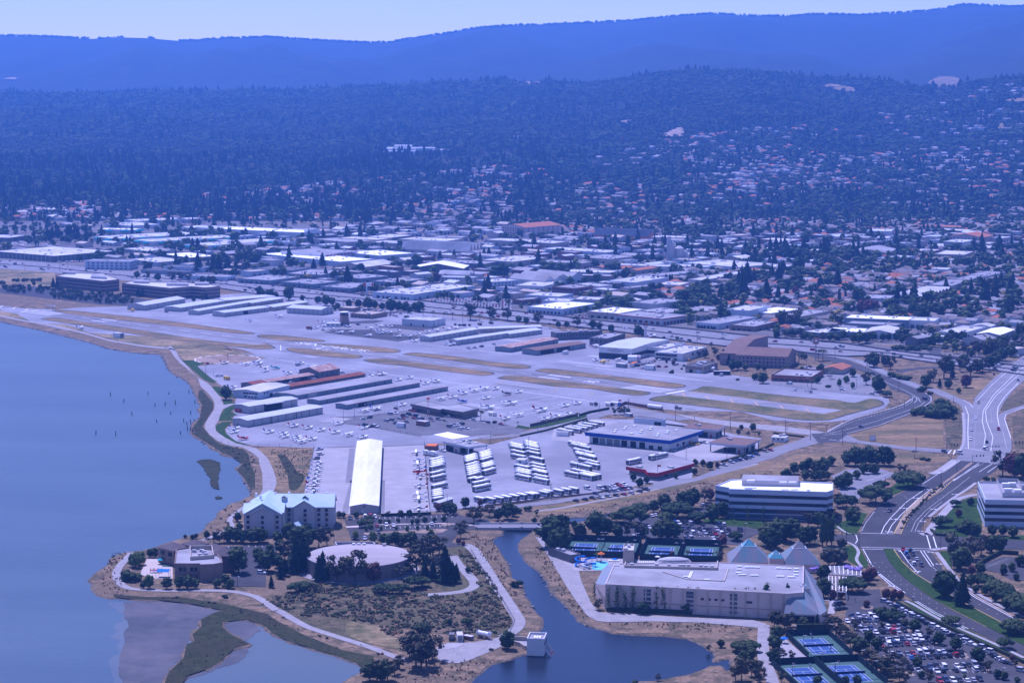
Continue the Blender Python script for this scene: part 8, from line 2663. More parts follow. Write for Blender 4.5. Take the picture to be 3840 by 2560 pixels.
trees('g','195 790 75 L,600 750 72 O,660 750 80 O,710 745 78 O,752 742 60,30 890 26 S,150 862 28 S,175 858 26 S,270 838 32 S,300 832 32 S,2000 917 56,2128 932 85,1965 967 70 W,2075 982 50 O,2190 985 50 O,1490 1312 72,1575 1312 66,1650 1352 86,1735 1337 72 R,1485 1412 72,1275 1452 56,1275 1392 62 O,1155 1442 62,810 1482 80,880 1547 96,955 1502 72,1230 292 46 S,1370 220 30 S,1345 252 26 S,1600 122 90,1700 102 90 O,1800 182 150 C,1860 202 110 C,1900 262 110,1960 252 100,2040 262 72,2185 257 62,2250 267 52,2140 367 66,2165 362 62,2230 402 112,2260 342 52,1960 372 30 S,1540 112 52 O,1680 190 60 R,1750 150 70 R,1250 205 60 R,1175 180 40 R')
trees('h','120 252 72,360 392 96 L,270 242 52,440 252 80,510 272 92 L,540 302 82 L,410 342 62,620 372 76 G,685 342 76 G,745 282 76,745 392 66 G,870 357 112 O,980 422 140,1010 412 92,1065 472 66 F,515 382 36 S,940 192 130,1050 182 100,1100 212 112 O,880 182 100 O,1100 282 60 S,1140 290 56 S,1180 302 56 S,1220 310 52 S,1270 315 50 S,1600 292 190 O,1650 242 110,1750 232 120 O,1790 192 110,1850 272 150 O,1910 242 120,1960 232 122 O,2030 212 120,2090 162 110,2150 130 110,2230 95 100,1500 332 112 O,1430 382 112,1560 387 90 C,1640 392 80,1680 302 110 C,1810 382 125 R,1740 437 50,1400 422 60 S,1465 452 42 S,170 140 130 L,240 160 120 L,420 130 120 L,465 130 125 L,260 110 60,300 120 50,160 120 110 P')
trees('h','1340 640 70 S,1390 625 80 S,1440 655 90 S,1490 645 110 S,1540 665 110 S,1590 640 120 S,1640 660 100 S,1580 580 110 S,1620 600 100 S,1540 610 110 S,1660 620 90 S')
trees('h','700 1112 130,770 1112 160,830 1112 150,900 1102 160,960 1112 120,1040 1112 170,1085 1112 130,1325 1042 86 L,1400 1062 42 S,1450 1070 40 S,330 1162 112,270 1172 92,400 1182 112,470 1182 132,540 1112 82,200 1192 102,120 1252 102,300 1252 92,380 1252 82,440 1252 92,500 1242 72,600 1312 92,690 1322 140,640 1332 120,780 1242 82,850 1192 100,930 1192 92,960 1182 72,1180 1172 70 O,1230 1182 70 O,1265 1312 165 F,1010 1335 90 F,2150 1202 200 O,2260 1222 240 R,2340 1232 220,2000 1252 45 S,2060 1260 45 S,1700 690 40 S')
trees('l','960 342 185 F,1265 192 165 F,690 382 130 F,740 532 145,600 372 112 O,1705 372 72 F,1575 562 112 F,1750 602 82 S,1820 622 122,1900 642 102,2050 642 92,2150 642 92,2250 662 102,1740 472 80 R,1850 362 72,1700 902 250 O,1760 962 200 D,1850 862 200 O,1950 832 180 O,2050 802 150,2120 792 140,1590 1222 235,1630 1222 225,1770 1302 300 C,1670 1482 96 F,2160 972 62,2240 982 82,2160 1012 72,2280 1062 62,2320 932 102,1850 1122 102,1930 1112 112,2000 1132 132 F,2080 1182 140 F,2150 1202 132 F,2220 1282 150 F,2300 1332 160 F,2340 1392 150 F,1980 1202 82,2080 1262 102,2180 1332 90,2270 1562 150 F,1950 1000 90,1860 1010 90 R,1900 1180 70')
trees('l','40 682 180,120 702 190,180 642 150,290 732 165,340 722 160,460 742 300 P,500 732 280 P,545 732 275 P,330 562 122 O,420 562 132,560 522 122 O,640 762 102 W,520 922 180 W,600 922 172 W,650 902 142 W,470 1062 132,470 1222 170,350 922 42 S,740 1172 150 F,890 1092 150 R,930 1052 120 R,1050 1232 92 R,1130 1242 102 R,1190 1242 92 R,870 1322 76 R,1030 1432 112,1130 1442 122,560 1242 100 R,630 1232 92 R,140 1362 270 P,20 1342 200 P,280 1502 92,410 1492 110 C,380 480 110 R,200 480 110,100 470 100 O')
trees('m','240 742 190 O,60 762 230 O,200 802 220 O,100 902 150,60 1052 120,150 1202 112 O,270 1232 132 O,50 1302 122,920 862 260 O,1030 942 210 O,1130 1052 230 O,1270 1152 250,820 762 200 O,1370 1232 160 O,1420 1252 180 O,1520 1402 200 O,1620 1452 150 O,1680 1532 190 O,1415 972 170,1520 1072 160,1600 802 130 O,1195 792 120 O,1765 667 180 F,1600 602 160 F,2080 822 170,1935 752 112,1330 762 52 G,650 1590 125,1060 1600 135,1230 1600 145,120 1562 150 O,1660 330 160 R,1750 350 130 R,1850 340 120 R,1380 450 110 R')
trees('o','745 812 170,600 752 122 O,960 902 142 O,1095 1002 180,1345 1092 190,1680 1282 230,1245 717 150 F,2070 1062 180 F,2200 852 225 F,1815 1402 160 O,1960 1502 132,2060 1522 122,2250 1562 82,780 1332 142,570 1362 170 O,430 1262 150 O,320 1162 122 O,840 1502 112,950 1562 142 O,190 1062 142,180 1392 220 O,240 1402 190 O,300 1422 200,370 1442 240 O,520 1542 190 O,620 1562 180 O,1480 1502 82 G,870 1102 62 G,430 942 62 G,2180 1250 110 R,2230 1330 100 O')
trees('i','560 962 180 G,520 952 150 G,610 932 160 G,700 1192 165 G,900 1197 120,1040 1197 140,1130 1197 140,1200 1192 110,640 1192 70,490 1102 130 S,560 1102 110 S,450 1052 80 S,1450 1182 92,1540 1152 112,1600 1192 100,1690 1022 270,1650 872 130,1910 882 130,2040 822 112,2010 1002 220,2050 1182 130 C,1680 452 90,1700 562 90,1590 682 160,1660 682 150,1740 692 140,1830 692 150,1910 692 165,1950 682 140,2120 692 120,2250 672 190,2260 482 112,1430 692 120 O,1480 692 112 O,1530 682 112 O,1340 642 82,1180 662 62,1220 642 52,770 852 100,720 852 92,2150 802 140,2200 882 180 O,2270 902 190 O,2130 962 130,2150 1082 170 C,2200 1052 190 C,1540 1302 50 S,1620 950 100,1560 1190 60 S,1100 640 40')
trees('j','30 902 330 C,100 882 330 C,60 702 240,130 662 210,250 652 170 O,330 642 150 O,290 982 270 C,250 982 230 C,430 992 230 O,600 1002 290 O,690 962 170 O,790 992 200 R,1060 962 112 O,1150 922 112 O,1210 892 250 O,1290 802 250 O,1370 762 220 O,1430 722 160 O,1290 982 200 C,1370 982 180 C,1490 1002 330 C,1560 1002 200 C,1600 1002 180 C,1530 982 220 C,1190 1062 140 F,1260 1042 112 F,850 1102 100 F,940 1112 112 F,1040 1112 112 F,1710 907 52,2190 1042 80 S,850 427 46,900 432 42,935 427 42,1025 417 42,1165 432 46,1215 427 52,1290 417 56,1385 412 46,1475 407 56,700 462 95 F,750 400 60 F,715 502 62 G,760 482 62 G,860 492 46 G,1010 492 46 G,1115 502 62 G,1218 492 56 G,1315 492 56 G,780 612 122 G,610 582 96 G,885 622 96,930 632 112 G,1000 642 130,1030 622 122 G,1080 642 112,1135 622 122 G,1170 642 130,1350 572 100 G,1620 622 62 R,1665 642 52 R,620 372 62,450 367 62,490 367 52,1640 562 130 O,1660 502 100 O,1770 417 150 O,1830 392 122 O,1920 352 112 O,2010 392 112,2100 382 160,2160 352 100,1685 272 100,1830 252 72 R,1500 332 112,1560 332 100,1420 302 80 R,1050 357 62,1140 357 66,1240 357 42 S,930 357 52 O,2200 320 60 S,2300 300 60 S,100 1080 100 F,30 1100 110 F,200 1090 80 O')
trees('k','200 792 290,150 652 150,290 642 160,250 852 240,450 682 122,620 682 225,700 682 180,830 692 122,920 692 122 O,1020 692 140 O,1090 692 92,1230 702 160,1300 702 180,1380 712 165,960 562 190 F,1040 472 130 F,820 542 112 F,1180 442 112,1280 422 150,1410 502 180 F,1480 432 185,1560 402 180,1300 542 112 F,1600 542 112 F,1760 542 165,1850 502 150,1680 342 120 O,1730 322 122 R,1950 542 130 T,2100 542 150 T,2250 542 150 T,1980 722 100 F,1850 772 112 R,1360 902 80 R,1510 892 90 L,1800 902 90 L,1840 932 90 O,2290 772 200,2340 802 190,1220 1402 150,1080 1442 112,1500 1432 112,640 1402 100 O,600 1292 150 T,820 1422 250 T,970 1422 250 T,1210 1422 250 T,1410 1422 240 T,1520 1430 250 T,1600 1432 250 T,1665 1432 230 T,1960 1440 250 T,2080 1440 250 T,2170 1440 260 P,2280 1440 310 P,740 1420 230 T,900 1420 200 T,1280 1425 240 T,1340 1425 200 T,2120 122 62 S,30 480 60 O,10 560 60,500 660 90 C,400 600 70')
trees('q','680 632 300 O,780 622 290 O,730 640 310 O,840 560 220 O,620 542 220 O,300 762 200 O,400 752 180 O,470 702 150 O,230 760 170,520 640 120 O,350 770 190,1580 452 170,1555 440 100,740 282 96 F,1010 217 62,1180 212 72 F,1410 465 30 S')
trees('r','1790 482 125 F,1850 472 115 F,1740 470 95 F,1800 602 130,1870 560 120,1780 762 220 O,1880 722 160 O,1940 700 130 O,1720 760 150 O,1575 432 72,1460 472 60 O,2100 242 150 O,2200 262 140 O,2120 352 122,2100 452 130,2090 592 130,735 782 40 S,960 762 66 O,1950 780 140 O,2140 560 110 O')
trees('b','30 992 72,65 1012 62,130 1032 82,180 1032 62,300 1042 122,425 1052 52,485 1082 72 L,570 1072 62,640 1092 92,700 1092 72,805 1102 72 L,855 1112 72,940 1112 72,1030 1122 100,1090 1122 72,1160 1132 62,1240 1152 112,1310 1142 82,1370 1152 82,1410 1162 62,1460 1142 72,1500 1152 90,1535 1187 82 L,1628 1192 62 L,1725 1207 62 L,1805 1217 72 L,1970 1222 140 O,2055 1237 76 L,2150 1222 112 O,2310 1232 112 O,750 1130 60,720 1140 50,1385 1205 30 S,1830 1272 24 S,1870 1278 24 S,1920 1282 26 S,1960 1280 24 S,2060 1272 26 S,2160 1262 30 S,610 742 130 C,530 762 100 C,450 842 62 C,555 842 56 C,640 832 92 C,840 892 160 C,720 852 82,1015 832 62,1300 922 92 C,1215 942 62,960 962 52,1085 972 82,960 792 82,1405 732 62,1475 742 112,1690 692 100 C,1820 672 92 C,2095 662 92 C,2140 662 100 C,1660 882 100 R,1740 862 60 R,150 482 66,180 470 50,505 540 60 C,522 540 62 C,600 550 60 C,618 550 62 C,200 520 50,260 530 60,330 540 50,400 530 60 R')
trees('a','440 482 96 C,480 482 115 C,533 482 120 C,620 482 120 C,650 482 120 C,690 482 125 C,715 492 130 C,1770 607 130 C,1815 602 125 C,1820 782 150 C,1960 782 140 C,2010 792 160 C,2090 782 150 C,1100 110 120,1240 90 90,2130 272 130 C,2200 272 140 C,2240 290 80 G,490 932 90 C,525 937 82 C,650 932 82 C,690 937 82 C,1270 1012 82 C,1310 1012 72 C,1435 1022 62 C,1480 1022 52 C,1895 1042 72 C,1860 1042 50,1780 1057 42,1260 842 62,1360 852 72 O,1450 862 62,1580 872 82 O,1660 872 82 O,1730 872 82 O,1860 887 62,1920 887 62,1960 887 62,20 902 52 S,150 872 42 S,230 872 46 S,300 872 42 S,360 870 40 S,545 1030 36 G,310 910 40,1055 940 40 G,1110 1010 34,1320 640 50,1380 640 50,1270 640 40,660 490 60 G,760 480 40,800 490 36,1000 480 40,1220 530 40 G,1500 540 40,1640 640 40,2280 680 120,2200 690 90,2110 720 80 C,2260 720 110 C,2330 730 120')
trees('c','240 1272 112 O,600 1292 92 O,740 1302 72,800 1312 62,910 1332 62,1160 1372 86,1200 1372 62,425 1292 52,500 1292 52,345 1302 62 L,130 1262 62,60 1242 52,540 772 92 C,760 732 46 C,1300 892 76 C,1290 890 70 C,1340 892 76 C,1415 887 82 C,1450 887 82 C,1470 887 82 C,2160 922 220 C,1920 1052 150 C,1990 1042 140 C,1290 1012 72,1360 972 82,1020 1032 62,980 1032 52,1210 972 52,930 852 62,1845 632 56 C,1870 634 50 C,1895 636 54 C,1925 640 58 C,1948 640 50 C,1976 642 56 C,1998 642 56 C,2014 642 50 C,1530 880 40,1620 870 50,720 995 36,800 985 36,350 960 30,220 970 30,270 970 30,830 690 50 C,860 690 40 C,920 690 40,950 700 50 C,1740 820 60 G,1660 770 70 G,1890 800 60 G,1830 800 50 G,2010 780 40 G,1720 770 60,1390 1400 30 S,1520 1400 30 S,1630 1420 25 S,1830 1470 40 O')
trees('d','1185 1062 140 C,1250 1072 140 C,1320 1082 150 C,100 902 190 C,280 782 120,170 1022 110 C,255 1002 90 R,640 932 180 C,480 942 130 C,655 1082 150 P,710 1052 112 P,760 1002 112 P,830 1062 122,860 1170 130 R,920 1175 140 R,980 1172 130 R,1170 1182 100,1130 1180 90,1340 1192 120,1450 1192 130,1540 1190 120,1580 1192 112,470 1122 90,540 1120 80,165 1302 140 O,240 1300 120 O,280 1262 130 O,110 1300 120 O,1720 1182 130 C,1640 1132 80 Y,1700 1112 80 Y,1600 1110 70 Y,1800 1102 90 Y,1880 1082 90 Y,2000 1012 80 Y,2160 1012 66 Y,1950 980 70 Y,920 812 60 Y,470 1222 42 Y,660 312 60 Y,640 280 60 Y,480 1220 40 Y,955 762 56 C,975 762 58 C,990 760 60 C,1010 762 58 C,1030 762 56 C,865 760 50 C,1050 790 110 C,745 1190 60 L,350 700 110,420 700 100,520 720 100,600 740 100,640 790 120,700 800 100,280 740 90,1300 770 110,1360 780 100,1420 700 100 C,1480 800 60,1730 750 90,1690 1000 70,1800 1010 70,1400 880 60,1500 890 50,1300 860 50')
for i in range(34):
 tree('d',90+i*68+R.uniform(-15,15),1385+(24 if i>4 else 0)+i*.9+R.uniform(-14,16),R.uniform(60,95),R.choice('DDSDO'))
for i in range(18):
 tree('d',1390+i*56+R.uniform(-15,15),752+R.uniform(-12,16),R.uniform(80,110),R.choice('PPC'))
for i in range(14):
 tree('d',1160+i*24,1500+R.uniform(-14,8),R.uniform(35,55),'S')
for i in range(16):
 tree('d',1800+i*34,1560-i*2+R.uniform(-30,10),R.uniform(60,130),R.choice('DOD'))
for i in range(26):
 t=i/25
 tree('l',1205+375*t+R.uniform(-6,8),575-400*t**.8+R.uniform(-6,6),R.uniform(18,32),R.choice('SSR'))
for k,v in TREES.items():
 nm=TK[k][0]
 place_labels(v,nm.replace('_',' ')if k not in 'ST' else('shrub' if k=='S' else 'sapling'),nm.replace('_',' ')+' planting',{'S':'shrubs','T':'wall saplings','C':'conifers','P':'poplars','W':'willows','L':'palms','O':'eucalyptus trees'}.get(k,'trees'))
 # woods and town planting nobody could count
FK='BDCDPGWYRO'
FM=[]
for k in FK:
 for i in range(2):
  FM.append(crown(TK[k][1],TK[k][2],7*i+ord(k)*3,1))
FI={k:(2*i,2*i+1)for i,k in enumerate(FK)}
pts,scs,ids=[],[],[]
hb=np.array([(p.x,p.y)for _,p,_,_ in hs])
cell={}
for x,y in hb:
 cell.setdefault((int(x//20),int(y//20)),[]).append((x,y))
for c,ex,ey,lx,ly in FOOT:
 if c.y<3500 and max(lx,ly)<60:
  cell.setdefault((int(c.x//20),int(c.y//20)),[]).append((c.x,c.y))
def near_house(x,y,d):
 i,j=int(x//20),int(y//20)
 for a in(-1,0,1):
  for b_ in(-1,0,1):
   for hx,hy in cell.get((i+a,j+b_),()):
    if(hx-x)**2+(hy-y)**2<d*d:
     return True
 return False
fwy=smooth([G(c,u,a)for c,u,a,d in FW],2)
fwx,fwyy=[p.x for p in fwy],[p.y for p in fwy]
rng=random.Random(3)
Y0=1450.
n_try=0
while len(pts)<50000 and n_try<400000:
 n_try+=1
 y=1500+(8200-1500)*rng.random()**.8
 x=rng.uniform(-.262,.262)*y
 sx=1176+CF*x/y
 z=float(np.interp(y,[0,3450,3451],[0,0,1]))
 z=float(terr(x,y))if y>3450 else 0.
 yy=168+CF*(CH-z)/y
 if y<3450:
  if y<np.interp(x,fwx,fwyy)+25:
   continue
  res=(sx>1180 and yy<545)or(sx<=1180 and yy<492)or(sx>1450 and 620<yy<745 and sx>1450+(745-yy)*.9)or(sx>1700 and 575<yy<760)
  if rng.random()>(.9 if res else.2):
   continue
  if not clear(Vector((x,y,0)),3.5):
   continue
 else:
  dcr=np.interp(sx,KX,KD)
  if y>dcr+500:
   continue
  if rng.random()>.95+.9*mnoise.noise(Vector((x/120,y/200,21))):
   continue
  if y>4600 and rng.random()<.93 and any(inside(q,(x,y))for q in PATCH):
   continue
 if near_house(x,y,6.5 if y<4500 else 7.5)or(y>3600 and near_house(x,y+11,10)):
  continue
 far=max(0,min(1,(y-3400)/4000))
 q=max(0,min(.999,rng.random()+.35*mnoise.noise(Vector((x/210,y/330,15)))))
 cl=mnoise.noise(Vector((x/260,y/260,3)))
 dark=sx<1250 and 3300<y<5000
 if q<(.34 if dark else.09)+.12*max(0,cl):
  k,h='C',rng.uniform(11,24)
 elif y<3450 and q>.80:
  k,h=('G',rng.uniform(5,10))if q<.93 else('Y',rng.uniform(6,10))
 elif q<(.60 if y>3450 else.42):
  k,h='D',rng.uniform(7,15)
 elif q<.84:
  k,h='B',rng.uniform(6,13)
 elif q<.90:
  k,h='W',rng.uniform(6,12)
 elif q<.935:
  k,h='G',rng.uniform(5,10)
 elif q<.955:
  k,h='P',rng.uniform(9,15)
 elif q<.97:
  k,h='O',rng.uniform(8,15)
 elif q<.985 and y<3900:
  k,h='Y',rng.uniform(6,10)
 else:
  k,h='R',rng.uniform(5,9)
 gv=mnoise.noise(Vector((x/170,y/260,8)))
 h*=1+.55*gv
 w=rng.uniform(.85,1.4)*TK[k][4]*(1+.6*far)
 pts.append((x,y,z-.3))
 scs.append((h*w,h*w,h*(1+.1*far)))
 ids.append(rng.choice(FI[k]))
tn=[i for i,p in enumerate(pts)if p[1]<3450]
fn=[i for i,p in enumerate(pts)if p[1]>=3450]
A=[rng.uniform(0,6.28)for _ in pts]
for nm,ix in(('town_greenery',tn),('distant_woods',fn)):
 scatter(nm,FM,[pts[i]for i in ix],[scs[i]for i in ix],[A[i]for i in ix],[ids[i]for i in ix])
pts,scs,ids=[],[],[]
for _ in range(3200):
 sx=rng.uniform(-60,2412)
 y=RD+rng.uniform(-50,40)
 x=(sx-1176)/CF*y
 z=float(terr(x,y))
 if y>RD-100 and(290<sx<350 or 365<sx<420):
  continue
 cl=mnoise.noise(Vector((sx/60,y/900,1)))
 if rng.random()>.75+cl:
  continue
 h=rng.uniform(8,17)
 pts.append((x,y,z-2))
 scs.append((h*rng.uniform(1.2,2.2),h*1.6,h))
 ids.append(rng.choice(FI['C']+FI['W']+FI['B']+FI['G']))
scatter('ridge_forest',FM,pts,scs,[rng.uniform(0,6.28)for _ in pts],ids)
# scrub, dry tufts, marsh growth and shore rocks
SB=[crown('shrub','scrub',5+i,1)for i in range(3)]+[crown('shrub',m_,9+i,1)for i,m_ in enumerate(('leaf_grey','leaf','leaf_olive','tuft','leaf_dark'))]
def tuft_mesh(m,seed):
 rr=random.Random(seed)
 b=MB()
 for i in range(12):
  t=rr.uniform(0,6.28)
  a=rr.uniform(.05,.3)
  p=Vector((rr.uniform(-.3,.3),rr.uniform(-.3,.3),0))
  w=Vector((-math.sin(t),math.cos(t),0))*.12
  tip=p+Vector((math.cos(t)*a,math.sin(t)*a,rr.uniform(.6,1)))
  b.face([p-w,p+w,tip],m)
 return b.mesh('tuft')
TB=[tuft_mesh('tuft',i)for i in range(5)]+[tuft_mesh('scrub',8)]
def sprinkle(name,polys,meshes,dens,smin,smax,weights=None,clump=12.,thr=-.15,z=.1):
 P,S,I=[],[],[]
 for pl in polys:
  xs,ys=[p.x for p in pl],[p.y for p in pl]
  n=int((max(xs)-min(xs))*(max(ys)-min(ys))*dens)
  for _ in range(n):
   x,y=rng.uniform(min(xs),max(xs)),rng.uniform(min(ys),max(ys))
   if not inside(pl,(x,y))or mnoise.noise(Vector((x/clump,y/clump,7)))<thr:
    continue
   s=rng.uniform(smin,smax)
   P.append((x,y,z-.15*s))
   S.append((s*rng.uniform(.8,1.25),s*rng.uniform(.8,1.25),s))
   I.append(rng.randrange(len(meshes)))
 return scatter(name,meshes,P,S,[rng.uniform(0,6.28)for _ in P],I)
sprinkle('scrub_bushes',[L('j','60 1010,700 1030,1100 1120,1560 1130,1840 1100,2050 1240,2150 1380,2130 1460,1900 1530,1400 1490,900 1530,850 1420,300 1330,60 1270'),L('j','1600 700,1720 690,1960 1000,2060 1200,1900 1120,1800 1000'),L('p','1480 190,1900 70,2000 150,1850 330,1700 300')],SB+TB[:2],.34,.35,1.9,clump=9,thr=-.3)
sprinkle('bank_bushes',[L('i','1480 420,1540 330,1700 230,1760 230,1740 310,1640 370,1590 450,1600 520,1360 630,1280 600,1340 510'),L('p','560 170,800 190,960 220,1200 260,1400 340,1300 270,1000 200,800 170'),L('p','1380 180,1480 225,1800 420,2300 590,2300 620,1800 460,1480 260'),L('q','0 345,230 430,420 520,400 550,0 400'),L('e','560 1100,740 1120,900 1220,960 1320,960 1567,880 1567,800 1400,780 1260,640 1180')],SB,.06,.5,1.7,clump=8)
sprinkle('marsh_growth',[L('p','960 215,1150 270,1040 315,970 350,900 465,850 600,700 800,830 830,1000 740,1190 600,1340 545,1190 450,1140 400,1150 365,1330 345,1500 400,1700 520,2100 600,2100 560,1800 440,1500 300,1200 235'),L('e','300 500,480 620,480 700,380 850,420 970,560 1100,500 1130,330 1010,240 930,330 780,340 640'),L('p','150 140,270 120,600 160,900 190,870 210,640 185,400 175')],SB[:2]+SB[3:5]+TB,.09,.35,.8,clump=7,thr=-.1)
sprinkle('dry_tufts',[L('k','0 500,600 390,1000 320,1500 190,2300 30,2350 60,1500 250,900 360,300 470'),L('k','30 720,130 830,240 1000,330 1200,440 1350,540 1480,480 1500,380 1380,230 1230,100 1010,10 860'),L('r','480 195,900 190,1300 195,1800 225,1880 260,1800 300,1300 270,900 230,480 240'),L('j','1720 520,1960 560,2010 720,2110 950,2230 1180,2330 1300,2240 1330,2100 1100,1900 830,1760 640'),L('e','1080 1130,1560 1130,1500 1500,1200 1500,1160 1300'),L('i','300 800,500 790,360 920,340 1060,380 1140,520 1220,320 1250,140 1140'),L('q','560 700,900 580,1300 560,1560 520,1300 640,1200 760,560 780')],TB,.16,.5,1.3,clump=6,thr=-.2)
ROCK=[]
for i in range(3):
 b=MB()
 ico(b,(0,0,0),1,'rock',random.Random(i),(1,.9,.6),1)
 ROCK.append(b.mesh('rock'))
P,S=[],[]
sh=smooth(SHORE,2)
for i in range(len(sh)-1):
 p,q=sh[i],sh[i+1]
 ln=(q-p).length
 if p.y>1700:
  dn=1.1
 elif px_of(p)>600 and px_of(p)<930 and p.y>1250:
  dn=.5
 else:
  dn=.35
 for _ in range(int(ln*dn)):
  w=p.lerp(q,rng.random())
  s=rng.uniform(.3,1.1)
  P.append((w.x+rng.uniform(-2,2),w.y+rng.uniform(-2,2),-.5+rng.uniform(-.2,.5)))
  S.append((s,s,s))
scatter('shore_rocks',ROCK,P,S,[rng.uniform(0,6.28)for _ in P],[rng.randrange(3)for _ in P])
b=MB()
rr=random.Random(4)
for u,v in((370,960),(410,950),(440,955),(470,965),(690,945),(740,955),(790,965),(810,950),(700,935)):
 p=G('l',u,v,4)
 ico(b,(p.x,p.y,4.1),1.5,'lilac',rr,(1.2,1.2,.6))
 leafs(b,(p.x,p.y,4.2),1.5,26,.35,'lilac',rr,(1.2,1.2,.6))
o=b.obj('wisteria')
tag(o,'purple flowering wisteria spread over the white pergola','climbing plant')
for c,s in(('m','1280 470,1330 445,1430 440,1475 470,1400 495,1310 490'),('m','1640 580,1710 620,1830 680,1790 690,1690 640'),('m','1370 960,1480 990,1580 1060,1500 1060,1400 1000'),('m','1610 1160,1720 1180,1830 1260,1770 1270,1660 1210'),('m','1860 1360,1990 1390,2090 1460,2010 1470,1900 1410'),('m','1900 745,2000 790,2110 830,2040 840,1930 790'),('o','1050 950,1180 1010,1130 1035,1020 990'),('o','1300 1095,1450 1110,1550 1195,1480 1210,1370 1150'),('o','1760 1330,1870 1400,1810 1430,1720 1350'),('j','690 520,1000 500,1470 480,1490 500,1400 525,1000 520,720 540'),('j','1470 430,1560 425,1540 445,1440 450')):
 sheet('planting_bed',L(c,s),.3,'dirt',sm=2,skirt=.1)
b=MB()
for c,u0,v0,u1,v1,n,du,dv in(('m',1085,640,1500,690,7,20,26),('m',1190,760,1960,860,12,22,26),('m',1540,930,2340,1040,13,24,26),('o',400,1130,1480,1200,14,30,26),('o',660,1350,1750,1400,14,36,28),('k',1420,625,2050,640,14,6,12),('k',1480,670,1920,680,10,6,12),('j',540,372,1600,345,22,10,22),('j',850,460,1480,440,14,8,20),('f',800,930,1500,880,20,60,12),('i',1500,728,2100,722,9,6,16),('h',590,1200,850,1150,12,40,8),('h',900,1250,1120,1180,12,-50,22),('l',1930,960,2180,860,12,30,10),('y',600,640,960,560,9,60,-14),('y',1180,560,1680,620,9,60,14),('g',1490,1240,1780,1160,9,260,20)):
 for i in range(n):
  p=G(c,u0+(u1-u0)*i/(n-1),v0+(v1-v0)*i/(n-1))
  q=G(c,u0+(u1-u0)*i/(n-1)+du,v0+(v1-v0)*i/(n-1)+dv)
  if(q-p).length>5.2 and c not in 'yg':
   q=p+(q-p).normalized()*5.2
  ribbon(b,[p,q],.14,.24,'white_paint')
tag(b.obj('parking_lines'),kind='structure')
FCM=[]
for col in('white','silver','grey','black','red','dark blue'):
 bm_,gm,*_=car_meshes('car',col)
 b=MB()
 for me in(bm_,gm):
  k=len(b.v)
  b.v+=[tuple(v.co)for v in me.vertices]
  for pl in me.polygons:
   b.f.append(tuple(k+i for i in pl.vertices))
   b.m.append(b.mi(me.materials[pl.material_index]))
 FCM.append(b.mesh('far_car'))
P,A=[],[]
LOTS=[('b','170 545,560 540,580 585,220 595',.018),('c','1000 590,1600 565,1680 610,1450 665,1150 640',.02),('a','1750 225,2150 245,2090 275,1760 262',.02),('a','30 650,480 700,1000 690,1060 680,480 690,30 640',.015),('a','1520 310,1900 330,1880 365,1500 345',.012),('b','350 400,800 425,1080 430,1000 455,700 440',.015),('c','1000 500,1330 510,1340 535,1010 525',.02),('d','620 1230,750 1180,730 1240,560 1310,300 1330',.008),('d','1650 1240,1850 1250,1800 1290,1560 1330',.006),('c','160 1040,300 1060,290 1090,150 1080',.015),('b','1560 1050,2300 1000,2352 1060,2352 1130,1900 1090',.006),('c','520 1170,740 1180,900 1215,600 1210',.008),('d','0 590,600 620,1000 660,900 675,400 640,0 610',.006),('d','1700 680,2352 690,2352 720,1700 710',.006),('b','960 1140,1220 1160,1330 1185,1200 1195,960 1165',.012),('c','0 690,300 700,300 730,0 720',.012),('a','0 500,300 510,480 540,200 560,0 540',.012)]
for c,s,dn in LOTS:
 pl=L(c,s)
 xs,ys=[p.x for p in pl],[p.y for p in pl]
 for x in np.arange(min(xs),max(xs),3.2):
  for k,y in enumerate(np.arange(min(ys),max(ys),8)):
   if inside(pl,(x,y))and rng.random()<.72 and clear(Vector((x,y,0)),1.5):
    P.append((x,y+rng.uniform(-.4,.4),.3))
    A.append(math.pi/2)
for s in list(range(60,900,35)):
 for a in np.arange(-1150,950,9):
  p=FO+fx*a+fy*(s+16)
  if p.y<3440 and-20<px_of(p)<2370 and rng.random()<.2 and clear(p,2.5):
   P.append((p.x,p.y,.3))
   A.append(FA)
scatter('distant_parked_cars',FCM,P,[(1,1,1)]*len(P),A,[rng.randrange(6)for _ in P])
b=MB()
rr=random.Random(2)
for i in range(70):
 p=G('a',rr.uniform(30,1200),0)
P=[]
pl=L('a','10 935,300 925,900 985,1220 1035,1230 1090,900 1075,0 970')
xs,ys=[p.x for p in pl],[p.y for p in pl]
for _ in range(900):
 x,y=rng.uniform(min(xs),max(xs)),rng.uniform(min(ys),max(ys))
 if inside(pl,(x,y))and len(P)<150:
  P.append((x,y,.1))
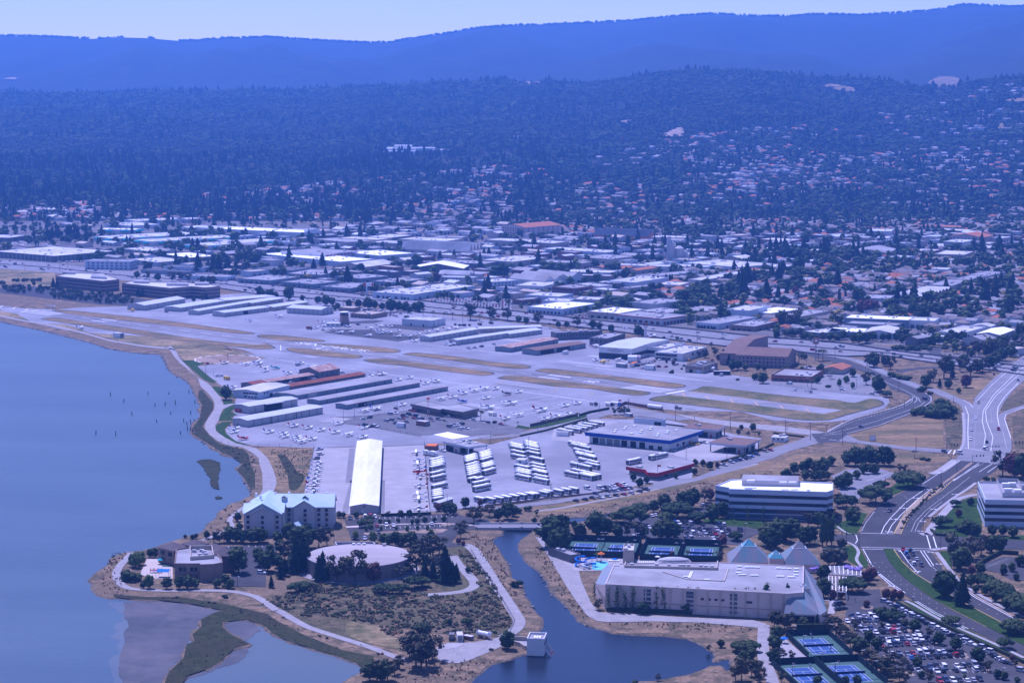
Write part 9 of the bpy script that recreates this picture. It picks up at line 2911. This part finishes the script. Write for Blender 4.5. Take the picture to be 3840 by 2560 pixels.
scatter('car_park_saplings',[FM[FI['D'][0]],FM[FI['S' if 'S' in FI else 'D'][1]]],P,[(5,5,5)]*len(P),[0]*len(P),[i%2 for i in range(len(P))])
# labels of the vehicles, then the air
by={}
for o,look,p in CARS:
 by.setdefault(o.name.split('.')[0],[]).append((o,look,p))
for k,v in by.items():
 place_labels(v,{'car':'car','suv':'car','van':'van','pickup_truck':'pickup truck'}[k],{'car':'cars on roads and in car parks','suv':'tall cars on roads and in car parks','van':'vans on roads and in car parks','pickup_truck':'pickup trucks on roads and in car parks'}[k],{'car':'cars','suv':'cars','van':'vans','pickup_truck':'pickup trucks'}[k])
place_labels(PLANES,'aircraft','light aircraft parked around the airport','aircraft')
by={}
for o,look,p in BUSES:
 by.setdefault(o.name.split('.')[0],[]).append((o,look,p))
LM2=LM
for k,v in by.items():
 place_labels(v,'bus' if k!='coach' else 'coach','buses parked in the bus yard','buses')
place_labels(LOUNG,'lounger','sun loungers around the club pool','sun loungers')
place_labels(UMB,'parasol','parasols at the club and the point','parasols')
place_labels(PEOPLE,'person','people playing tennis and walking','persons')
place_labels(globals().get('RACKETS',[]),'racket','tennis rackets in the players hands','tennis rackets')
by={}
for o,look,p in POLES:
 by.setdefault(o.name.split('.')[0],[]).append((o,look,p))
for k,v in by.items():
 place_labels(v,k.replace('_',' '),k.replace('_',' ')+'s along roads and aprons',k.replace('_',' ')+'s')
place_labels(PIL,'piling','old timber pilings standing in the bay','timber pilings')
b=MB()
b.box((0,6000,345),(9000,13200,700),'white')
hz=b.obj('haze')
hz.data.materials.clear()
hm=bpy.data.materials.new('haze')
hm.use_nodes=True
t=hm.node_tree
t.nodes.clear()
vo=t.nodes.new('ShaderNodeVolumePrincipled')
vo.inputs['Color'].default_value=(*HAZE_C,1)
vo.inputs['Density'].default_value=HAZE_D
vo.inputs['Anisotropy'].default_value=HAZE_G
ou=t.nodes.new('ShaderNodeOutputMaterial')
t.links.new(vo.outputs[0],ou.inputs['Volume'])
hz.data.materials.append(hm)
tag(hz,kind='stuff')
